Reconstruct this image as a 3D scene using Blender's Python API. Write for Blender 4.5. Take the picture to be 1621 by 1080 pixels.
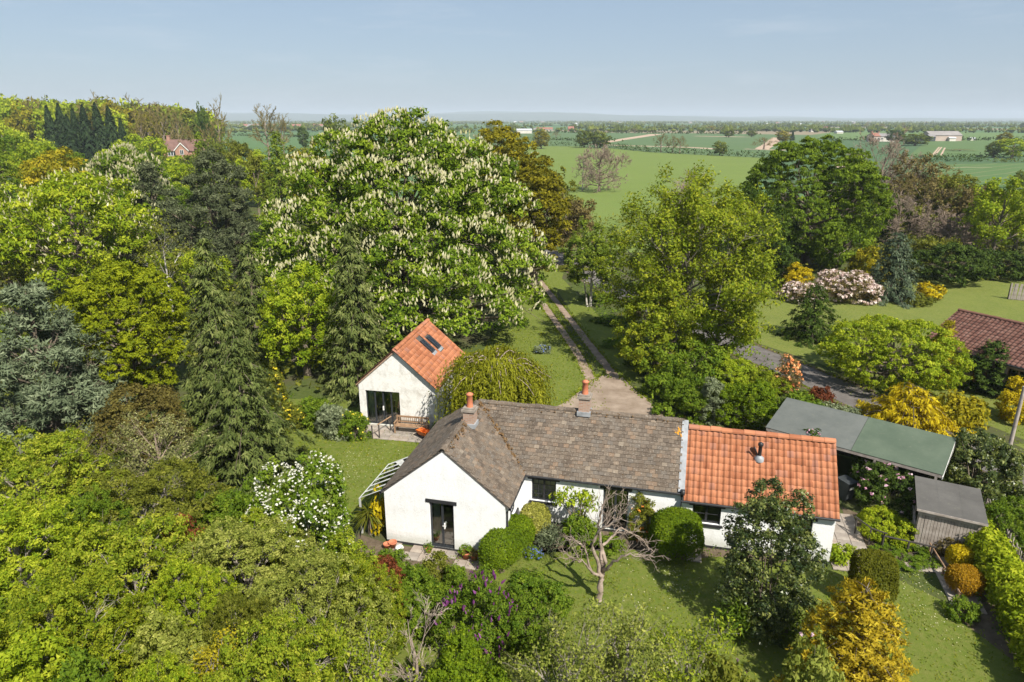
import bpy, math, random
import numpy as np
from mathutils import Matrix, Vector

# ------------------------------------------------------------------ camera, sky, sun, exposure
S = bpy.context.scene
for o in list(bpy.data.objects): bpy.data.objects.remove(o)
CAM_H = 17.0
PITCH = math.radians(17.99)
cam_d = bpy.data.cameras.new('camera'); cam = bpy.data.objects.new('camera', cam_d)
S.collection.objects.link(cam); S.camera = cam
cam.location = (0, 0, CAM_H); cam.rotation_euler = (math.pi/2 - PITCH, 0, 0)
cam_d.sensor_width = 36.0; cam_d.lens = 24.0; cam_d.clip_start = 0.1; cam_d.clip_end = 60000

SUN_EL = math.radians(47); SUN_AZ = math.radians(148)      # compass-like angle from +Y towards +X
world = bpy.data.worlds.new('World'); S.world = world; world.use_nodes = True
wn = world.node_tree.nodes; wl = world.node_tree.links
bg = wn['Background']; sky = wn.new('ShaderNodeTexSky'); sky.sky_type = 'NISHITA'
sky.sun_disc = False; sky.sun_elevation = SUN_EL; sky.sun_rotation = SUN_AZ
sky.altitude = 50; sky.air_density = 1.0; sky.dust_density = 1.0; sky.ozone_density = 1.5
# thin even veil of high haze over the whole sky, with a few faint streaks of cirrus
veil = wn.new('ShaderNodeMix'); veil.data_type = 'RGBA'; veil.inputs[0].default_value = 0.62; veil.inputs[7].default_value = (3.25, 4.25, 5.6, 1)
wl.new(sky.outputs[0], veil.inputs[6])
tc = wn.new('ShaderNodeTexCoord'); mp = wn.new('ShaderNodeMapping'); mp.inputs['Scale'].default_value = (2.2, 2.2, 16); wl.new(tc.outputs['Generated'], mp.inputs[0])
cn = wn.new('ShaderNodeTexNoise'); cn.inputs['Scale'].default_value = 2.6; cn.inputs['Detail'].default_value = 8; cn.inputs['Roughness'].default_value = .62; wl.new(mp.outputs[0], cn.inputs['Vector'])
cr_ = wn.new('ShaderNodeValToRGB'); cr_.color_ramp.elements[0].position = .52; cr_.color_ramp.elements[1].position = .80; cr_.color_ramp.elements[1].color = (.30, .30, .30, 1); wl.new(cn.outputs['Fac'], cr_.inputs[0])
cl = wn.new('ShaderNodeMix'); cl.data_type = 'RGBA'; cl.inputs[7].default_value = (6.2, 6.7, 7.3, 1); wl.new(cr_.outputs[0], cl.inputs[0]); wl.new(veil.outputs[2], cl.inputs[6])
wl.new(cl.outputs[2], bg.inputs[0]); bg.inputs[1].default_value = 0.064
sun_d = bpy.data.lights.new('sun', 'SUN'); sun_d.energy = 4.6; sun_d.angle = math.radians(0.5); sun_d.color = (1.0, 0.95, 0.85)
sun = bpy.data.objects.new('sun', sun_d); S.collection.objects.link(sun); sun.location = (60, -80, 120)
to_sun = Vector((math.sin(SUN_AZ)*math.cos(SUN_EL), math.cos(SUN_AZ)*math.cos(SUN_EL), math.sin(SUN_EL)))
sun.rotation_euler = to_sun.to_track_quat('Z', 'Y').to_euler()
S.view_settings.view_transform = 'Standard'; S.view_settings.look = 'None'
S.view_settings.exposure = 0.86; S.view_settings.gamma = 1.0; S.view_settings.use_curve_mapping = False
S.render.engine = 'CYCLES'
S.cycles.max_bounces = 6; S.cycles.diffuse_bounces = 3; S.cycles.glossy_bounces = 2; S.cycles.transmission_bounces = 4
S.cycles.transparent_max_bounces = 8; S.cycles.volume_bounces = 0
S.cycles.use_denoising = True

# ------------------------------------------------------------------ helpers: surveying
FPX = 1081.0; CX, CY = 810.5, 540.0
_c, _s = math.cos(PITCH), math.sin(PITCH)
def ray(px, py):
    u = (px-CX)/FPX; v = (CY-py)/FPX
    return np.array([u, _c+v*_s, -_s+v*_c])
def gnd(px, py, z=0.0):
    d = ray(px, py); t = (z-CAM_H)/d[2]
    return np.array([d[0]*t, d[1]*t, z])
def aty(px, py, Y):
    d = ray(px, py); t = Y/d[1]
    return np.array([d[0]*t, Y, CAM_H+d[2]*t])
def depth(Y, z): return Y*_c + (CAM_H-z)*_s
RNG = np.random.default_rng(7)

# ------------------------------------------------------------------ helpers: mesh
class Geo:
    def __init__(self): self.v=[]; self.q=[]; self.t=[]; self.ti=[]; self.n=0
    def add(self, V, Q=None, T=None, tint=0.5):
        V = np.asarray(V, float).reshape(-1,3)
        if Q is not None and len(Q): self.q.append(np.asarray(Q, np.int64).reshape(-1,4)+self.n)
        if T is not None and len(T): self.t.append(np.asarray(T, np.int64).reshape(-1,3)+self.n)
        self.v.append(V); self.ti.append(np.broadcast_to(np.asarray(tint, float), (len(V),)).copy()); self.n += len(V)
        return self
    def obox(self, c, ax, ay, az, sx, sy, sz, tint=0.5):
        c=np.asarray(c,float); ax=np.asarray(ax,float)*sx/2; ay=np.asarray(ay,float)*sy/2; az=np.asarray(az,float)*sz/2
        V=[c+i*ax+j*ay+k*az for k in(-1,1) for j in(-1,1) for i in(-1,1)]
        return self.add(V, [[0,2,3,1],[4,5,7,6],[0,1,5,4],[2,6,7,3],[0,4,6,2],[1,3,7,5]], tint=tint)
    def box(self, x0,x1,y0,y1,z0,z1, tint=0.5):
        return self.obox(((x0+x1)/2,(y0+y1)/2,(z0+z1)/2),(1,0,0),(0,1,0),(0,0,1),x1-x0,y1-y0,z1-z0,tint)
    def prism(self, poly, z0, z1, tint=0.5):
        n=len(poly); V=[(p[0],p[1],z0) for p in poly]+[(p[0],p[1],z1) for p in poly]
        Q=[[i,(i+1)%n,n+(i+1)%n,n+i] for i in range(n)]
        T=[[0,i+1,i] for i in range(1,n-1)]+[[n,n+i,n+i+1] for i in range(1,n-1)]
        return self.add(V,Q,T,tint)
    def extrude(self, poly3, off, tint=0.5):
        P=np.asarray(poly3,float); n=len(P); V=np.vstack([P,P+np.asarray(off,float)])
        Q=[[i,(i+1)%n,n+(i+1)%n,n+i] for i in range(n)]
        T=[[0,i+1,i] for i in range(1,n-1)]+[[n,n+i,n+i+1] for i in range(1,n-1)]
        return self.add(V,Q,T,tint)
    def tubes(self, P, R, sides=5, tint=0.5):
        """P (N,k,3) polylines, R (N,k) radii"""
        P=np.asarray(P,float); R=np.asarray(R,float)
        if P.ndim==2: P=P[None]; R=R[None]
        N,k,_=P.shape
        T=np.gradient(P,axis=1); T/=np.linalg.norm(T,axis=2,keepdims=True)+1e-9
        ref=np.where(np.abs(T[...,2:3])>0.9,np.array([1.,0,0]),np.array([0,0,1.]))
        A=np.cross(T,ref); A/=np.linalg.norm(A,axis=2,keepdims=True)+1e-9; B=np.cross(T,A)
        a=np.arange(sides)*2*math.pi/sides
        V=P[:,:,None,:]+R[:,:,None,None]*(np.cos(a)[None,None,:,None]*A[:,:,None,:]+np.sin(a)[None,None,:,None]*B[:,:,None,:])
        idx=np.arange(N*k*sides).reshape(N,k,sides)
        i0=idx[:,:-1,:]; i1=idx[:,1:,:]
        Q=np.stack([i0,np.roll(i0,-1,2),np.roll(i1,-1,2),i1],-1).reshape(-1,4)
        tt = tint if np.ndim(tint)==0 else np.repeat(np.asarray(tint),k*sides)
        self.add(V.reshape(-1,3),Q,tint=tt)
        return self
    def lathe(self, prof, c=(0,0,0), n=12, tint=0.5):
        c=np.asarray(c,float); V=[];
        for r,z in prof:
            for i in range(n):
                a=2*math.pi*i/n; V.append((c[0]+r*math.cos(a),c[1]+r*math.sin(a),c[2]+z))
        m=len(prof); Q=[[j*n+i,j*n+(i+1)%n,(j+1)*n+(i+1)%n,(j+1)*n+i] for j in range(m-1) for i in range(n)]
        return self.add(V,Q,tint=tint)
    def kites(self, C, Nn, A, L, W, tint, fold=0.15):
        """leaf-shaped quads: centre, normal, axis, length, width"""
        Nn=Nn/(np.linalg.norm(Nn,axis=1,keepdims=True)+1e-9)
        A=A-Nn*np.sum(A*Nn,1,keepdims=True); A/=np.linalg.norm(A,axis=1,keepdims=True)+1e-9
        B=np.cross(Nn,A); L=np.broadcast_to(L,(len(C),))[:,None]; W=np.broadcast_to(W,(len(C),))[:,None]
        V=np.stack([C-A*L*.42-B*W*.56, C-A*L*.36+B*W*.56, C+A*L*.58],1)
        self.add(V.reshape(-1,3),T=np.arange(len(C)*3).reshape(-1,3),tint=np.repeat(tint,3)); return self
    def lumps(self, C, R, rng, tint):
        """small irregular octahedral lumps"""
        base=np.array([[1,0,0],[0,1,0],[-1,0,0],[0,-1,0],[0,0,1],[0,0,-1]],float)
        F=np.array([[0,1,4],[1,2,4],[2,3,4],[3,0,4],[1,0,5],[2,1,5],[3,2,5],[0,3,5]])
        N=len(C); V=C[:,None,:]+base[None]*np.asarray(R)[:,None,None]*rng.uniform(.6,1.25,(N,6,1))
        T=(F[None]+6*np.arange(N)[:,None,None]).reshape(-1,3)
        self.add(V.reshape(-1,3),T=T,tint=np.repeat(tint,6)); return self
    def mesh(self, name, mat, smooth=False):
        V=np.vstack(self.v).astype(np.float32)
        q=np.vstack(self.q) if self.q else np.zeros((0,4),np.int64)
        t=np.vstack(self.t) if self.t else np.zeros((0,3),np.int64)
        me=bpy.data.meshes.new(name)
        me.vertices.add(len(V)); me.vertices.foreach_set('co',V.ravel())
        loops=np.concatenate([q.ravel(),t.ravel()]).astype(np.int32)
        nf=len(q)+len(t)
        me.loops.add(len(loops)); me.loops.foreach_set('vertex_index',loops)
        me.polygons.add(nf)
        ls=np.concatenate([np.arange(len(q))*4,len(q)*4+np.arange(len(t))*3]).astype(np.int32)
        me.polygons.foreach_set('loop_start',ls)
        me.polygons.foreach_set('use_smooth',np.full(nf,smooth))
        at=me.attributes.new('tint','FLOAT','POINT'); at.data.foreach_set('value',np.concatenate(self.ti).astype(np.float32))
        me.update(calc_edges=True)
        for m in (mat if isinstance(mat,(list,tuple)) else [mat]): me.materials.append(m)
        return me

def link(o): S.collection.objects.link(o); return o
def tag(o, label=None, cat=None, group=None, kind=None):
    if label: o['label']=label
    if cat: o['category']=cat
    if group: o['group']=group
    if kind: o['kind']=kind
    return o
def empty(name, loc, rz, label, cat, group=None, scale=(1,1,1)):
    o=link(bpy.data.objects.new(name,None)); o.location=loc; o.rotation_euler=(0,0,rz); o.scale=scale
    o.empty_display_size=.2
    return tag(o,label,cat,group)
def part(name, geo, mat, parent=None, smooth=False, kind=None, label=None):
    me = geo.mesh(name,mat,smooth) if isinstance(geo,Geo) else geo
    o=link(bpy.data.objects.new(name,me)); o.parent=parent
    if kind: o['kind']=kind
    if label: o['label']=label
    return o
def struct(name, geo, mat, smooth=False): return part(name,geo,mat,None,smooth,'structure')

# ------------------------------------------------------------------ helpers: materials
class NT:
    def __init__(self, name):
        self.m=bpy.data.materials.new(name); self.m.use_nodes=True; self.t=self.m.node_tree; self.n=self.t.nodes; self.l=self.t.links
        self.b=self.n['Principled BSDF']; self.out=self.n['Material Output']
    def new(self, ty, ins=None, **kw):
        x=self.n.new(ty)
        for k,v in kw.items(): setattr(x,k,v)
        for k,v in (ins or {}).items():
            if hasattr(v,'is_output') or isinstance(v,bpy.types.NodeSocket): self.l.new(v,x.inputs[k])
            else: x.inputs[k].default_value=v
        return x
    def ramp(self, fac, stops):
        r=self.new('ShaderNodeValToRGB'); e=r.color_ramp.elements
        while len(e)<len(stops): e.new(0.5)
        for el,(p,c) in zip(e,stops): el.position=p; el.color=(*c[:3],1)
        self.l.new(fac,r.inputs[0]); return r.outputs[0]
    def noise(self, scale, detail=4, rough=.55, vec=None, obj=True):
        if vec is None: vec=self.new('ShaderNodeTexCoord').outputs['Object']
        return self.new('ShaderNodeTexNoise',{'Vector':vec,'Scale':scale,'Detail':detail,'Roughness':rough}).outputs['Fac']
    def mix(self, f, a, b, mode='MIX'):
        x=self.new('ShaderNodeMix',data_type='RGBA',blend_type=mode)
        for i,v in ((0,f),(6,a),(7,b)):
            if isinstance(v,bpy.types.NodeSocket): self.l.new(v,x.inputs[i])
            elif i==0: x.inputs[i].default_value=v
            else: x.inputs[i].default_value=(*v[:3],1)
        return x.outputs[2]
    def math(self, op, a, b=0.0):
        x=self.new('ShaderNodeMath',operation=op)
        for i,v in ((0,a),(1,b)):
            if isinstance(v,bpy.types.NodeSocket): self.l.new(v,x.inputs[i])
            else: x.inputs[i].default_value=v
        return x.outputs[0]
    def bump(self, h, strength=.4, dist=.02):
        x=self.new('ShaderNodeBump',{'Height':h,'Strength':strength,'Distance':dist}); self.l.new(x.outputs[0],self.b.inputs['Normal'])
    def col(self, c):
        if isinstance(c,bpy.types.NodeSocket): self.l.new(c,self.b.inputs['Base Color'])
        else: self.b.inputs['Base Color'].default_value=(*c[:3],1)
    def pr(self, **kw):
        for k,v in kw.items(): self.b.inputs[k.replace('_',' ')].default_value=v
def plain(name, c1, c2=None, scale=6, rough=.7, bump=0, bscale=40, spec=.3, metal=0):
    t=NT(name); t.pr(Roughness=rough,Metallic=metal); t.b.inputs['Specular IOR Level'].default_value=spec
    if c2 is None: t.col(c1)
    else: t.col(t.ramp(t.noise(scale,6,.6),[(.35,c1),(.65,c2)]))
    if bump: t.bump(t.noise(bscale,4,.6),bump,.02)
    return t.m
def leafmat(name, c1, c2, c3=None, trans=.38, rough=.65, spec=.10):
    t=NT(name); a=t.new('ShaderNodeAttribute',attribute_name='tint').outputs['Fac']
    oi=t.new('ShaderNodeObjectInfo').outputs['Random']
    stops=[(0,c1),(1,c2)] if c3 is None else [(0,c1),(.6,c2),(1,c3)]
    f=t.math('ADD',a,t.math('MULTIPLY',t.math('SUBTRACT',oi,.5),.16))
    c=t.ramp(f,stops); t.col(c); t.pr(Roughness=rough); t.b.inputs['Specular IOR Level'].default_value=spec
    tr=t.new('ShaderNodeBsdfTranslucent',{'Color':t.mix(1.0,c,(1.15,1.1,.6),'MULTIPLY')})
    ms=t.new('ShaderNodeMixShader',{0:trans}); t.l.new(t.b.outputs[0],ms.inputs[1]); t.l.new(tr.outputs[0],ms.inputs[2])
    t.l.new(ms.outputs[0],t.out.inputs[0]); return t.m
M={}
LEAF_GAIN={}
def LM(key,*a,**k):
    f=(1.,1.,1.) if key.startswith(('flw','gold','amber','orangeball','varieg')) else (1.34,1.38,1.1) if key in ('pine','bluepine','cyp','spruce','fir','silver','holly') else (1.66,1.55,.74)
    M[key]=leafmat('leaf_'+key,*[tuple(min(.8,c*g) for c,g in zip(x,f)) for x in a],**k)
LM('lime',(.075,.13,.012),(.16,.215,.02),(.25,.29,.045))
LM('apple',(.07,.115,.014),(.145,.19,.025),(.23,.25,.055))
LM('chest',(.032,.066,.010),(.095,.155,.020),(.165,.225,.038))
LM('maple',(.065,.105,.012),(.135,.175,.02),(.21,.23,.035))
LM('mid',(.035,.075,.012),(.08,.13,.02),(.13,.18,.03))
LM('dome',(.065,.095,.008),(.135,.17,.012),(.20,.23,.02))
LM('dark',(.014,.032,.009),(.035,.062,.016),(.06,.095,.025))
LM('layer',(.032,.062,.010),(.082,.13,.018),(.135,.19,.03))
LM('bluepine',(.045,.06,.04),(.095,.115,.078),(.17,.19,.14),trans=.15)
LM('pine',(.028,.036,.020),(.068,.078,.045),(.135,.145,.095),trans=.15)
LM('cyp',(.034,.048,.014),(.085,.105,.032),(.155,.165,.065),trans=.28)
LM('fir',(.008,.018,.008),(.018,.032,.013),(.035,.052,.022),trans=.1)
LM('spruce',(.018,.032,.021),(.045,.062,.042),(.09,.11,.08),trans=.1)
LM('larch',(.045,.08,.014),(.09,.135,.024),(.15,.19,.045))
LM('gold',(.22,.165,.004),(.48,.37,.008),(.66,.54,.025))
LM('goldgreen',(.14,.15,.008),(.30,.26,.012),(.45,.37,.02))
LM('amber',(.15,.112,.008),(.37,.275,.014),(.58,.46,.04))
LM('orangeball',(.20,.10,.006),(.34,.19,.008),(.44,.28,.02))
LM('bronze',(.052,.055,.006),(.112,.108,.010),(.18,.165,.022))
LM('olive',(.045,.058,.012),(.095,.112,.026),(.15,.16,.05))
LM('brownleaf',(.065,.053,.04),(.11,.095,.07),(.16,.14,.105))
LM('palebud',(.09,.10,.07),(.15,.165,.12),(.28,.30,.28))
LM('fruit',(.075,.10,.03),(.145,.175,.06),(.24,.26,.13))
LM('holly',(.018,.032,.012),(.062,.082,.022),(.21,.22,.075),rough=.35,spec=.4)
LM('box',(.04,.075,.008),(.085,.135,.010),(.14,.19,.018))
LM('variegated',(.15,.16,.03),(.36,.35,.06),(.60,.56,.20))
LM('column',(.04,.05,.008),(.075,.085,.012),(.11,.11,.02))
LM('red',(.05,.014,.014),(.11,.035,.03),(.16,.07,.045))
LM('rustleaf',(.048,.042,.022),(.085,.075,.038),(.13,.125,.06))
LM('silver',(.07,.085,.055),(.14,.16,.11),(.24,.26,.19))
LM('willow',(.07,.085,.010),(.135,.15,.018),(.20,.21,.035))
LM('yew',(.010,.024,.008),(.028,.048,.012),(.05,.08,.022),trans=.1)
LM('hedge',(.07,.115,.010),(.16,.215,.016),(.27,.31,.04))
LM('flw_white',(.37,.35,.16),(.51,.48,.28),(.64,.60,.43),trans=.2)
LM('flw_snow',(.55,.54,.44),(.70,.69,.60),(.80,.79,.72),trans=.2)
LM('flw_pink',(.45,.22,.30),(.60,.36,.45),(.72,.55,.60),trans=.2)
LM('flw_blush',(.42,.30,.28),(.60,.47,.43),(.75,.66,.60),trans=.2)
LM('flw_purple',(.13,.025,.12),(.21,.055,.20),(.30,.12,.30),trans=.2)
LM('flw_orange',(.60,.16,.02),(.78,.30,.05),(.85,.45,.15),trans=.2)
LM('flw_salmon',(.62,.20,.07),(.78,.34,.14),(.82,.48,.22),trans=.2)
LM('flw_blue',(.08,.12,.38),(.14,.20,.52),(.25,.32,.62),trans=.2)
LM('flw_yellow',(.55,.42,.02),(.75,.60,.04),(.82,.72,.15),trans=.2)
LM('farleaf',(.035,.055,.012),(.075,.10,.022),(.12,.14,.035))
LM('farbrown',(.095,.080,.058),(.15,.13,.095),(.2,.18,.135))
M['bark']=plain('bark',(.11,.085,.06),(.20,.165,.125),5,.9,.6,25)
M['barkgrey']=plain('bark_grey',(.17,.145,.115),(.33,.29,.24),4,.9,.6,20)
M['barkpale']=plain('bark_dead',(.20,.15,.115),(.36,.29,.235),4,.85,.6,20)
M['birchbark']=plain('bark_birch',(.62,.58,.52),(.18,.15,.13),3,.8,.3,20)
M['twig']=plain('twig',(.17,.125,.09),(.27,.21,.16),3,.9)
M['twigpale']=plain('twig_pale',(.28,.23,.165),(.38,.32,.24),3,.9)

# ------------------------------------------------------------------ vegetation generators
UP=np.array([0,0,1.0])
def nrm(a): return a/(np.linalg.norm(a,axis=-1,keepdims=True)+1e-9)
def sph(rng,n): return nrm(rng.normal(size=(n,3)))
def sample_shell(rng, lobes, n, lo=.82, hi=1.04, low=-.55):
    L=np.asarray(lobes,float); w=(L[:,3]*L[:,4]*L[:,5])**(2/3); w/=w.sum()
    P=[];Nn=[];got=0
    for _ in range(12):
        m=int(n*1.6)+20
        i=rng.choice(len(L),m,p=w); d=sph(rng,m); d=d[(k:=(d[:,2]>low))]; i=i[k]
        u=rng.uniform(lo,hi,len(d))[:,None]
        p=L[i,:3]+d*L[i,3:]*u; nn=nrm(d/L[i,3:])
        f=np.full(len(p),9.)
        for j in range(len(L)):
            r=np.linalg.norm((p-L[j,:3])/L[j,3:],axis=1); r[i==j]=9.; f=np.minimum(f,r)
        ok=(f>lo-.04)&(p[:,2]>.05)
        P.append(p[ok]);Nn.append(nn[ok]);got+=ok.sum()
        if got>=n: break
    return np.vstack(P)[:n],np.vstack(Nn)[:n]
def shell_area(lobes):
    L=np.asarray(lobes,float); a=0
    rng=np.random.default_rng(1)
    for j in range(len(L)):
        r=L[j,3:]; A=4*math.pi*(((r[0]*r[1])**1.6+(r[0]*r[2])**1.6+(r[1]*r[2])**1.6)/3)**(1/1.6)
        d=sph(rng,80); p=L[j,:3]+d*r; f=np.ones(80,bool)
        for k in range(len(L)):
            if k!=j: f&=np.linalg.norm((p-L[k,:3])/L[k,3:],axis=1)>.9
        a+=A*f.mean()
    return a
def leaves(geo, rng, P, Nn, cr, nleaf, l, w, flat=.6, mode='leaf', tintb=.5, tintv=.28, hang=.6, fold=.15):
    n=len(P)
    i=np.repeat(np.arange(n),nleaf); m=len(i)
    off=sph(rng,m)*(rng.uniform(0,1,m)**.5)[:,None]
    crr=np.broadcast_to(cr,(n,))[i][:,None]
    off[:,2]*=flat
    # lean the pad with the surface so that clumps look like shingled boughs
    C=P[i]+off*crr
    C[:,2]-= hang*.35*crr[:,0]*(off[:,0]**2+off[:,1]**2)
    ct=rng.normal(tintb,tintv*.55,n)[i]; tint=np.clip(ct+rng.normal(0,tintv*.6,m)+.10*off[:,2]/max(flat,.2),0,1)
    L=l*rng.uniform(.7,1.3,m); W=w*rng.uniform(.7,1.3,m)
    if mode=='leaf':
        nn=nrm(Nn[i]*.4+UP*.22+rng.normal(size=(m,3))*.5+off*.95); A=rng.normal(size=(m,3))
    elif mode=='radial':
        A=nrm(off+Nn[i]*.5+rng.normal(size=(m,3))*.35+UP*.15); nn=rng.normal(size=(m,3))+Nn[i]
    else:
        ho=Nn[i]*np.array([1,1,.2]); A=nrm(ho*.55-UP*hang+rng.normal(size=(m,3))*.28); nn=nrm(Nn[i]+rng.normal(size=(m,3))*.5+UP*.3)
    geo.kites(C,nn,A,L,W,tint,fold)
def auto_foliage(geo, rng, lobes, l, w, cover=1.5, cr=None, npc=26, flat=.6, mode='leaf', lo=.72, hi=1.05, low=-.55, hang=.6, tintb=.5, tintv=.28, fold=.15, clump=1.9):
    npc=int(npc*clump); A=shell_area(lobes); nleaf=cover*A/(l*w*.56); nc=max(6,int(nleaf/npc))
    if cr is None: cr=max(1.12*math.sqrt(A/nc/math.pi), 1.6*l)
    P,Nn=sample_shell(rng,lobes,nc,lo,hi,low)
    leaves(geo,rng,P,Nn,cr*rng.uniform(.7,1.25,len(P)),npc,l,w,flat,mode,tintb,tintv,hang,fold)
    return P,Nn
def lobes_round(rng, R, h, base=.2, n=14, rough=.34):
    zc=h*(base+1)/2*.97; rz=h*(1-base)/2
    L=[[0,0,zc,R*.74,R*.74,rz*.78]]
    g=math.pi*(3-5**.5)
    for k in range(n):
        zz=1-2*(k+.5)/n; a=k*g+rng.uniform(-.4,.4); rr=math.sqrt(1-zz*zz); s=rng.uniform(.8,1.25)*rough
        d=np.array([rr*math.cos(a),rr*math.sin(a),zz])
        L.append([d[0]*R*(1-s*.9),d[1]*R*(1-s*.9),zc+d[2]*rz*(1-s*.9),R*s*1.15,R*s*1.15,rz*s*1.05])
    return L
def lobes_pine(rng, R, h, base=.12, tiers=7):
    L=[[0,0,h*.5,R*.38,R*.38,h*.42]]
    for k in range(tiers):
        f=k/(tiers-1); z=h*(base+(.94-base)*f); r=R*(1-f)**.62*rng.uniform(.8,1.1); n=max(2,int(7*(1-f)+1.5)); a0=rng.uniform(0,6)
        for j in range(n):
            a=a0+j*6.283/n+rng.normal(0,.25); rr=r*rng.uniform(.55,.95); s=R*rng.uniform(.17,.30)*(1-.35*f)
            L.append([math.cos(a)*rr,math.sin(a)*rr,z+rng.normal(0,.03)*h,s*1.1,s*1.1,s*.75])
    L.append([0,0,h*.95,R*.13,R*.13,h*.06]); return L
def children(rng, P, R, n, ratio, spread, up, k=4, t0=.3, t1=1., rr=.6, jit=.08, rmin=.006):
    N,kk,_=P.shape; i=np.repeat(np.arange(N),n); m=len(i)
    t=rng.uniform(t0,t1,m); f=t*(kk-1); a=np.minimum(f.astype(int),kk-2); fr=(f-a)[:,None]
    s=P[i,a]*(1-fr)+P[i,a+1]*fr; r=(R[i,a]*(1-fr[:,0])+R[i,a+1]*fr[:,0])*rr
    tg=nrm(P[i,a+1]-P[i,a]); L=np.linalg.norm(P[i,-1]-P[i,0],axis=1)*ratio*rng.uniform(.6,1.25,m)*(1.15-.5*t)
    d=nrm(tg*.8+sph(rng,m)*spread+UP*up)
    q=np.linspace(0,1,k)[None,:,None]
    bend=sph(rng,m)*.25+UP*up*.5
    Q=s[:,None,:]+d[:,None,:]*(L[:,None,None]*q)+bend[:,None,:]*(L[:,None,None]*q*q)*.5+rng.normal(size=(m,k,3))*(L[:,None,None]*jit*q)
    RR=np.maximum(r,rmin)[:,None]*(1-.75*np.linspace(0,1,k))[None]
    return Q,np.maximum(RR,rmin*.6)
def limbs_to(rng, targets, h, base, r0, k=5, lean=0.0):
    """trunk plus limbs reaching for the given points"""
    top=h*.72; q=np.linspace(0,1,6)
    tr=np.stack([lean*q*h*.2+rng.normal(0,.012*h,6)*q, rng.normal(0,.012*h,6)*q, q*top],1); trr=r0*(1-.72*q); trr[0]*=1.35
    T=np.asarray(targets,float); m=len(T)
    zf=np.clip((T[:,2]*.62)/top,base*.55,.97); f=zf*5; a=np.minimum(f.astype(int),4); fr=(f-a)[:,None]
    s=tr[a]*(1-fr)+tr[a+1]*fr; rs=(trr[a]*(1-fr[:,0])+trr[a+1]*fr[:,0])*.55
    w=np.linspace(0,1,k)[None,:,None]
    mid=s+(T-s)*.5+UP*(-.08*np.linalg.norm(T-s,axis=1)[:,None])+rng.normal(0,.06,(m,3))*np.linalg.norm(T-s,axis=1)[:,None]
    P=(1-w)**2*s[:,None]+2*w*(1-w)*mid[:,None]+w*w*T[:,None]
    R=rs[:,None]*(1-.8*np.linspace(0,1,k))[None]
    return tr,trr,P,R
TEMPL={}
def part_obj(name, me, mat, parent, scale):
    o=part(name,me,None,parent); o.scale=scale; o.material_slots[0].link='OBJECT'; o.material_slots[0].material=mat; return o
def snap(v, opts): return min(opts,key=lambda q:abs(math.log(max(v,1e-3)/q)))
def template(kind, R, h, l, asp, cover, npc, flat, mode, base, n, rough, low, hang, tintv, twigs, rng):
    """unit-radius crown and branch meshes shared by plants of like build; returns meshes, scale and the lobes at full size"""
    a=snap(h/R,(1.5,2.2) if kind=='orchard' else (.6,1.,1.6,2.5,3.6)); lr=2**(round(math.log2(l/R)*(2 if kind=='tree' else 1))/(2 if kind=='tree' else 1)) if kind!='orchard' else .030; var=int(rng.integers(0,2))
    n=snap(n,(9,14,20,30)); rough=snap(rough,(.27,.34,.40)); key=(kind,a,lr,asp,snap(cover,(.7,1.1,1.35,1.6)),flat,mode,base,n,rough,tintv,twigs,var)
    if key not in TEMPL:
        r2=np.random.default_rng(abs(hash(key[1:5]))%9999+var*31+n); L=lobes_round(r2,1.,a,base,n,rough); g=Geo()
        P,Nn=auto_foliage(g,r2,L,lr,lr*asp,key[4],npc=npc,flat=flat,low=low,mode=mode,hang=hang,tintv=tintv); b=Geo()
        if kind=='bush':
            T=P[r2.choice(len(P),min(14,len(P)),replace=False)]*.93; w=np.linspace(0,1,5)[None,:,None]; s=np.zeros_like(T); s[:,:2]=r2.normal(0,.12,(len(T),2)); mid=s+(T-s)*.4+UP*.2*a
            b.tubes((1-w)**2*s[:,None]+2*w*(1-w)*mid[:,None]+w*w*T[:,None],np.full((len(T),1),.022)*np.linspace(1,.3,5)[None],4)
        else:
            tr,trr,LP,LR=limbs_to(r2,np.asarray(L)[1:,:3],a,max(base,.05),.028*a+.012); b.tubes(tr,trr,8); b.tubes(LP,LR,5)
            if twigs: c,cr=children(r2,LP,LR,6,.45,.7,.15,4,.35,rmin=.0025); b.tubes(c,cr,4); c2,cr2=children(r2,c,cr,3,.5,.8,.1,3,.3,rmin=.002); b.tubes(c2,cr2,3)
        TEMPL[key]=(b.mesh('trunk',M['bark'],True),g.mesh('crown',M['mid']),np.asarray(L),a)
    b,g,L,a=TEMPL[key]; sc=(R,R,h/a); return b,g,L*np.array([R,R,h/a,R,R,h/a]),sc
TREES=[]
def tree_root(name, px, Y, top, wpx, label, cat, group=None, rz=0., zmid=.55):
    h=max(.3,aty(px,top,Y)[2]); zc=depth(Y,h*zmid); x=(px-CX)/FPX*zc; R=wpx/2*zc/FPX
    o=empty(name,(x,Y,0),rz,label,cat,group); return o,h,R,zc
def px_leaf(zc, k=2.5): return k*zc/683.0

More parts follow.
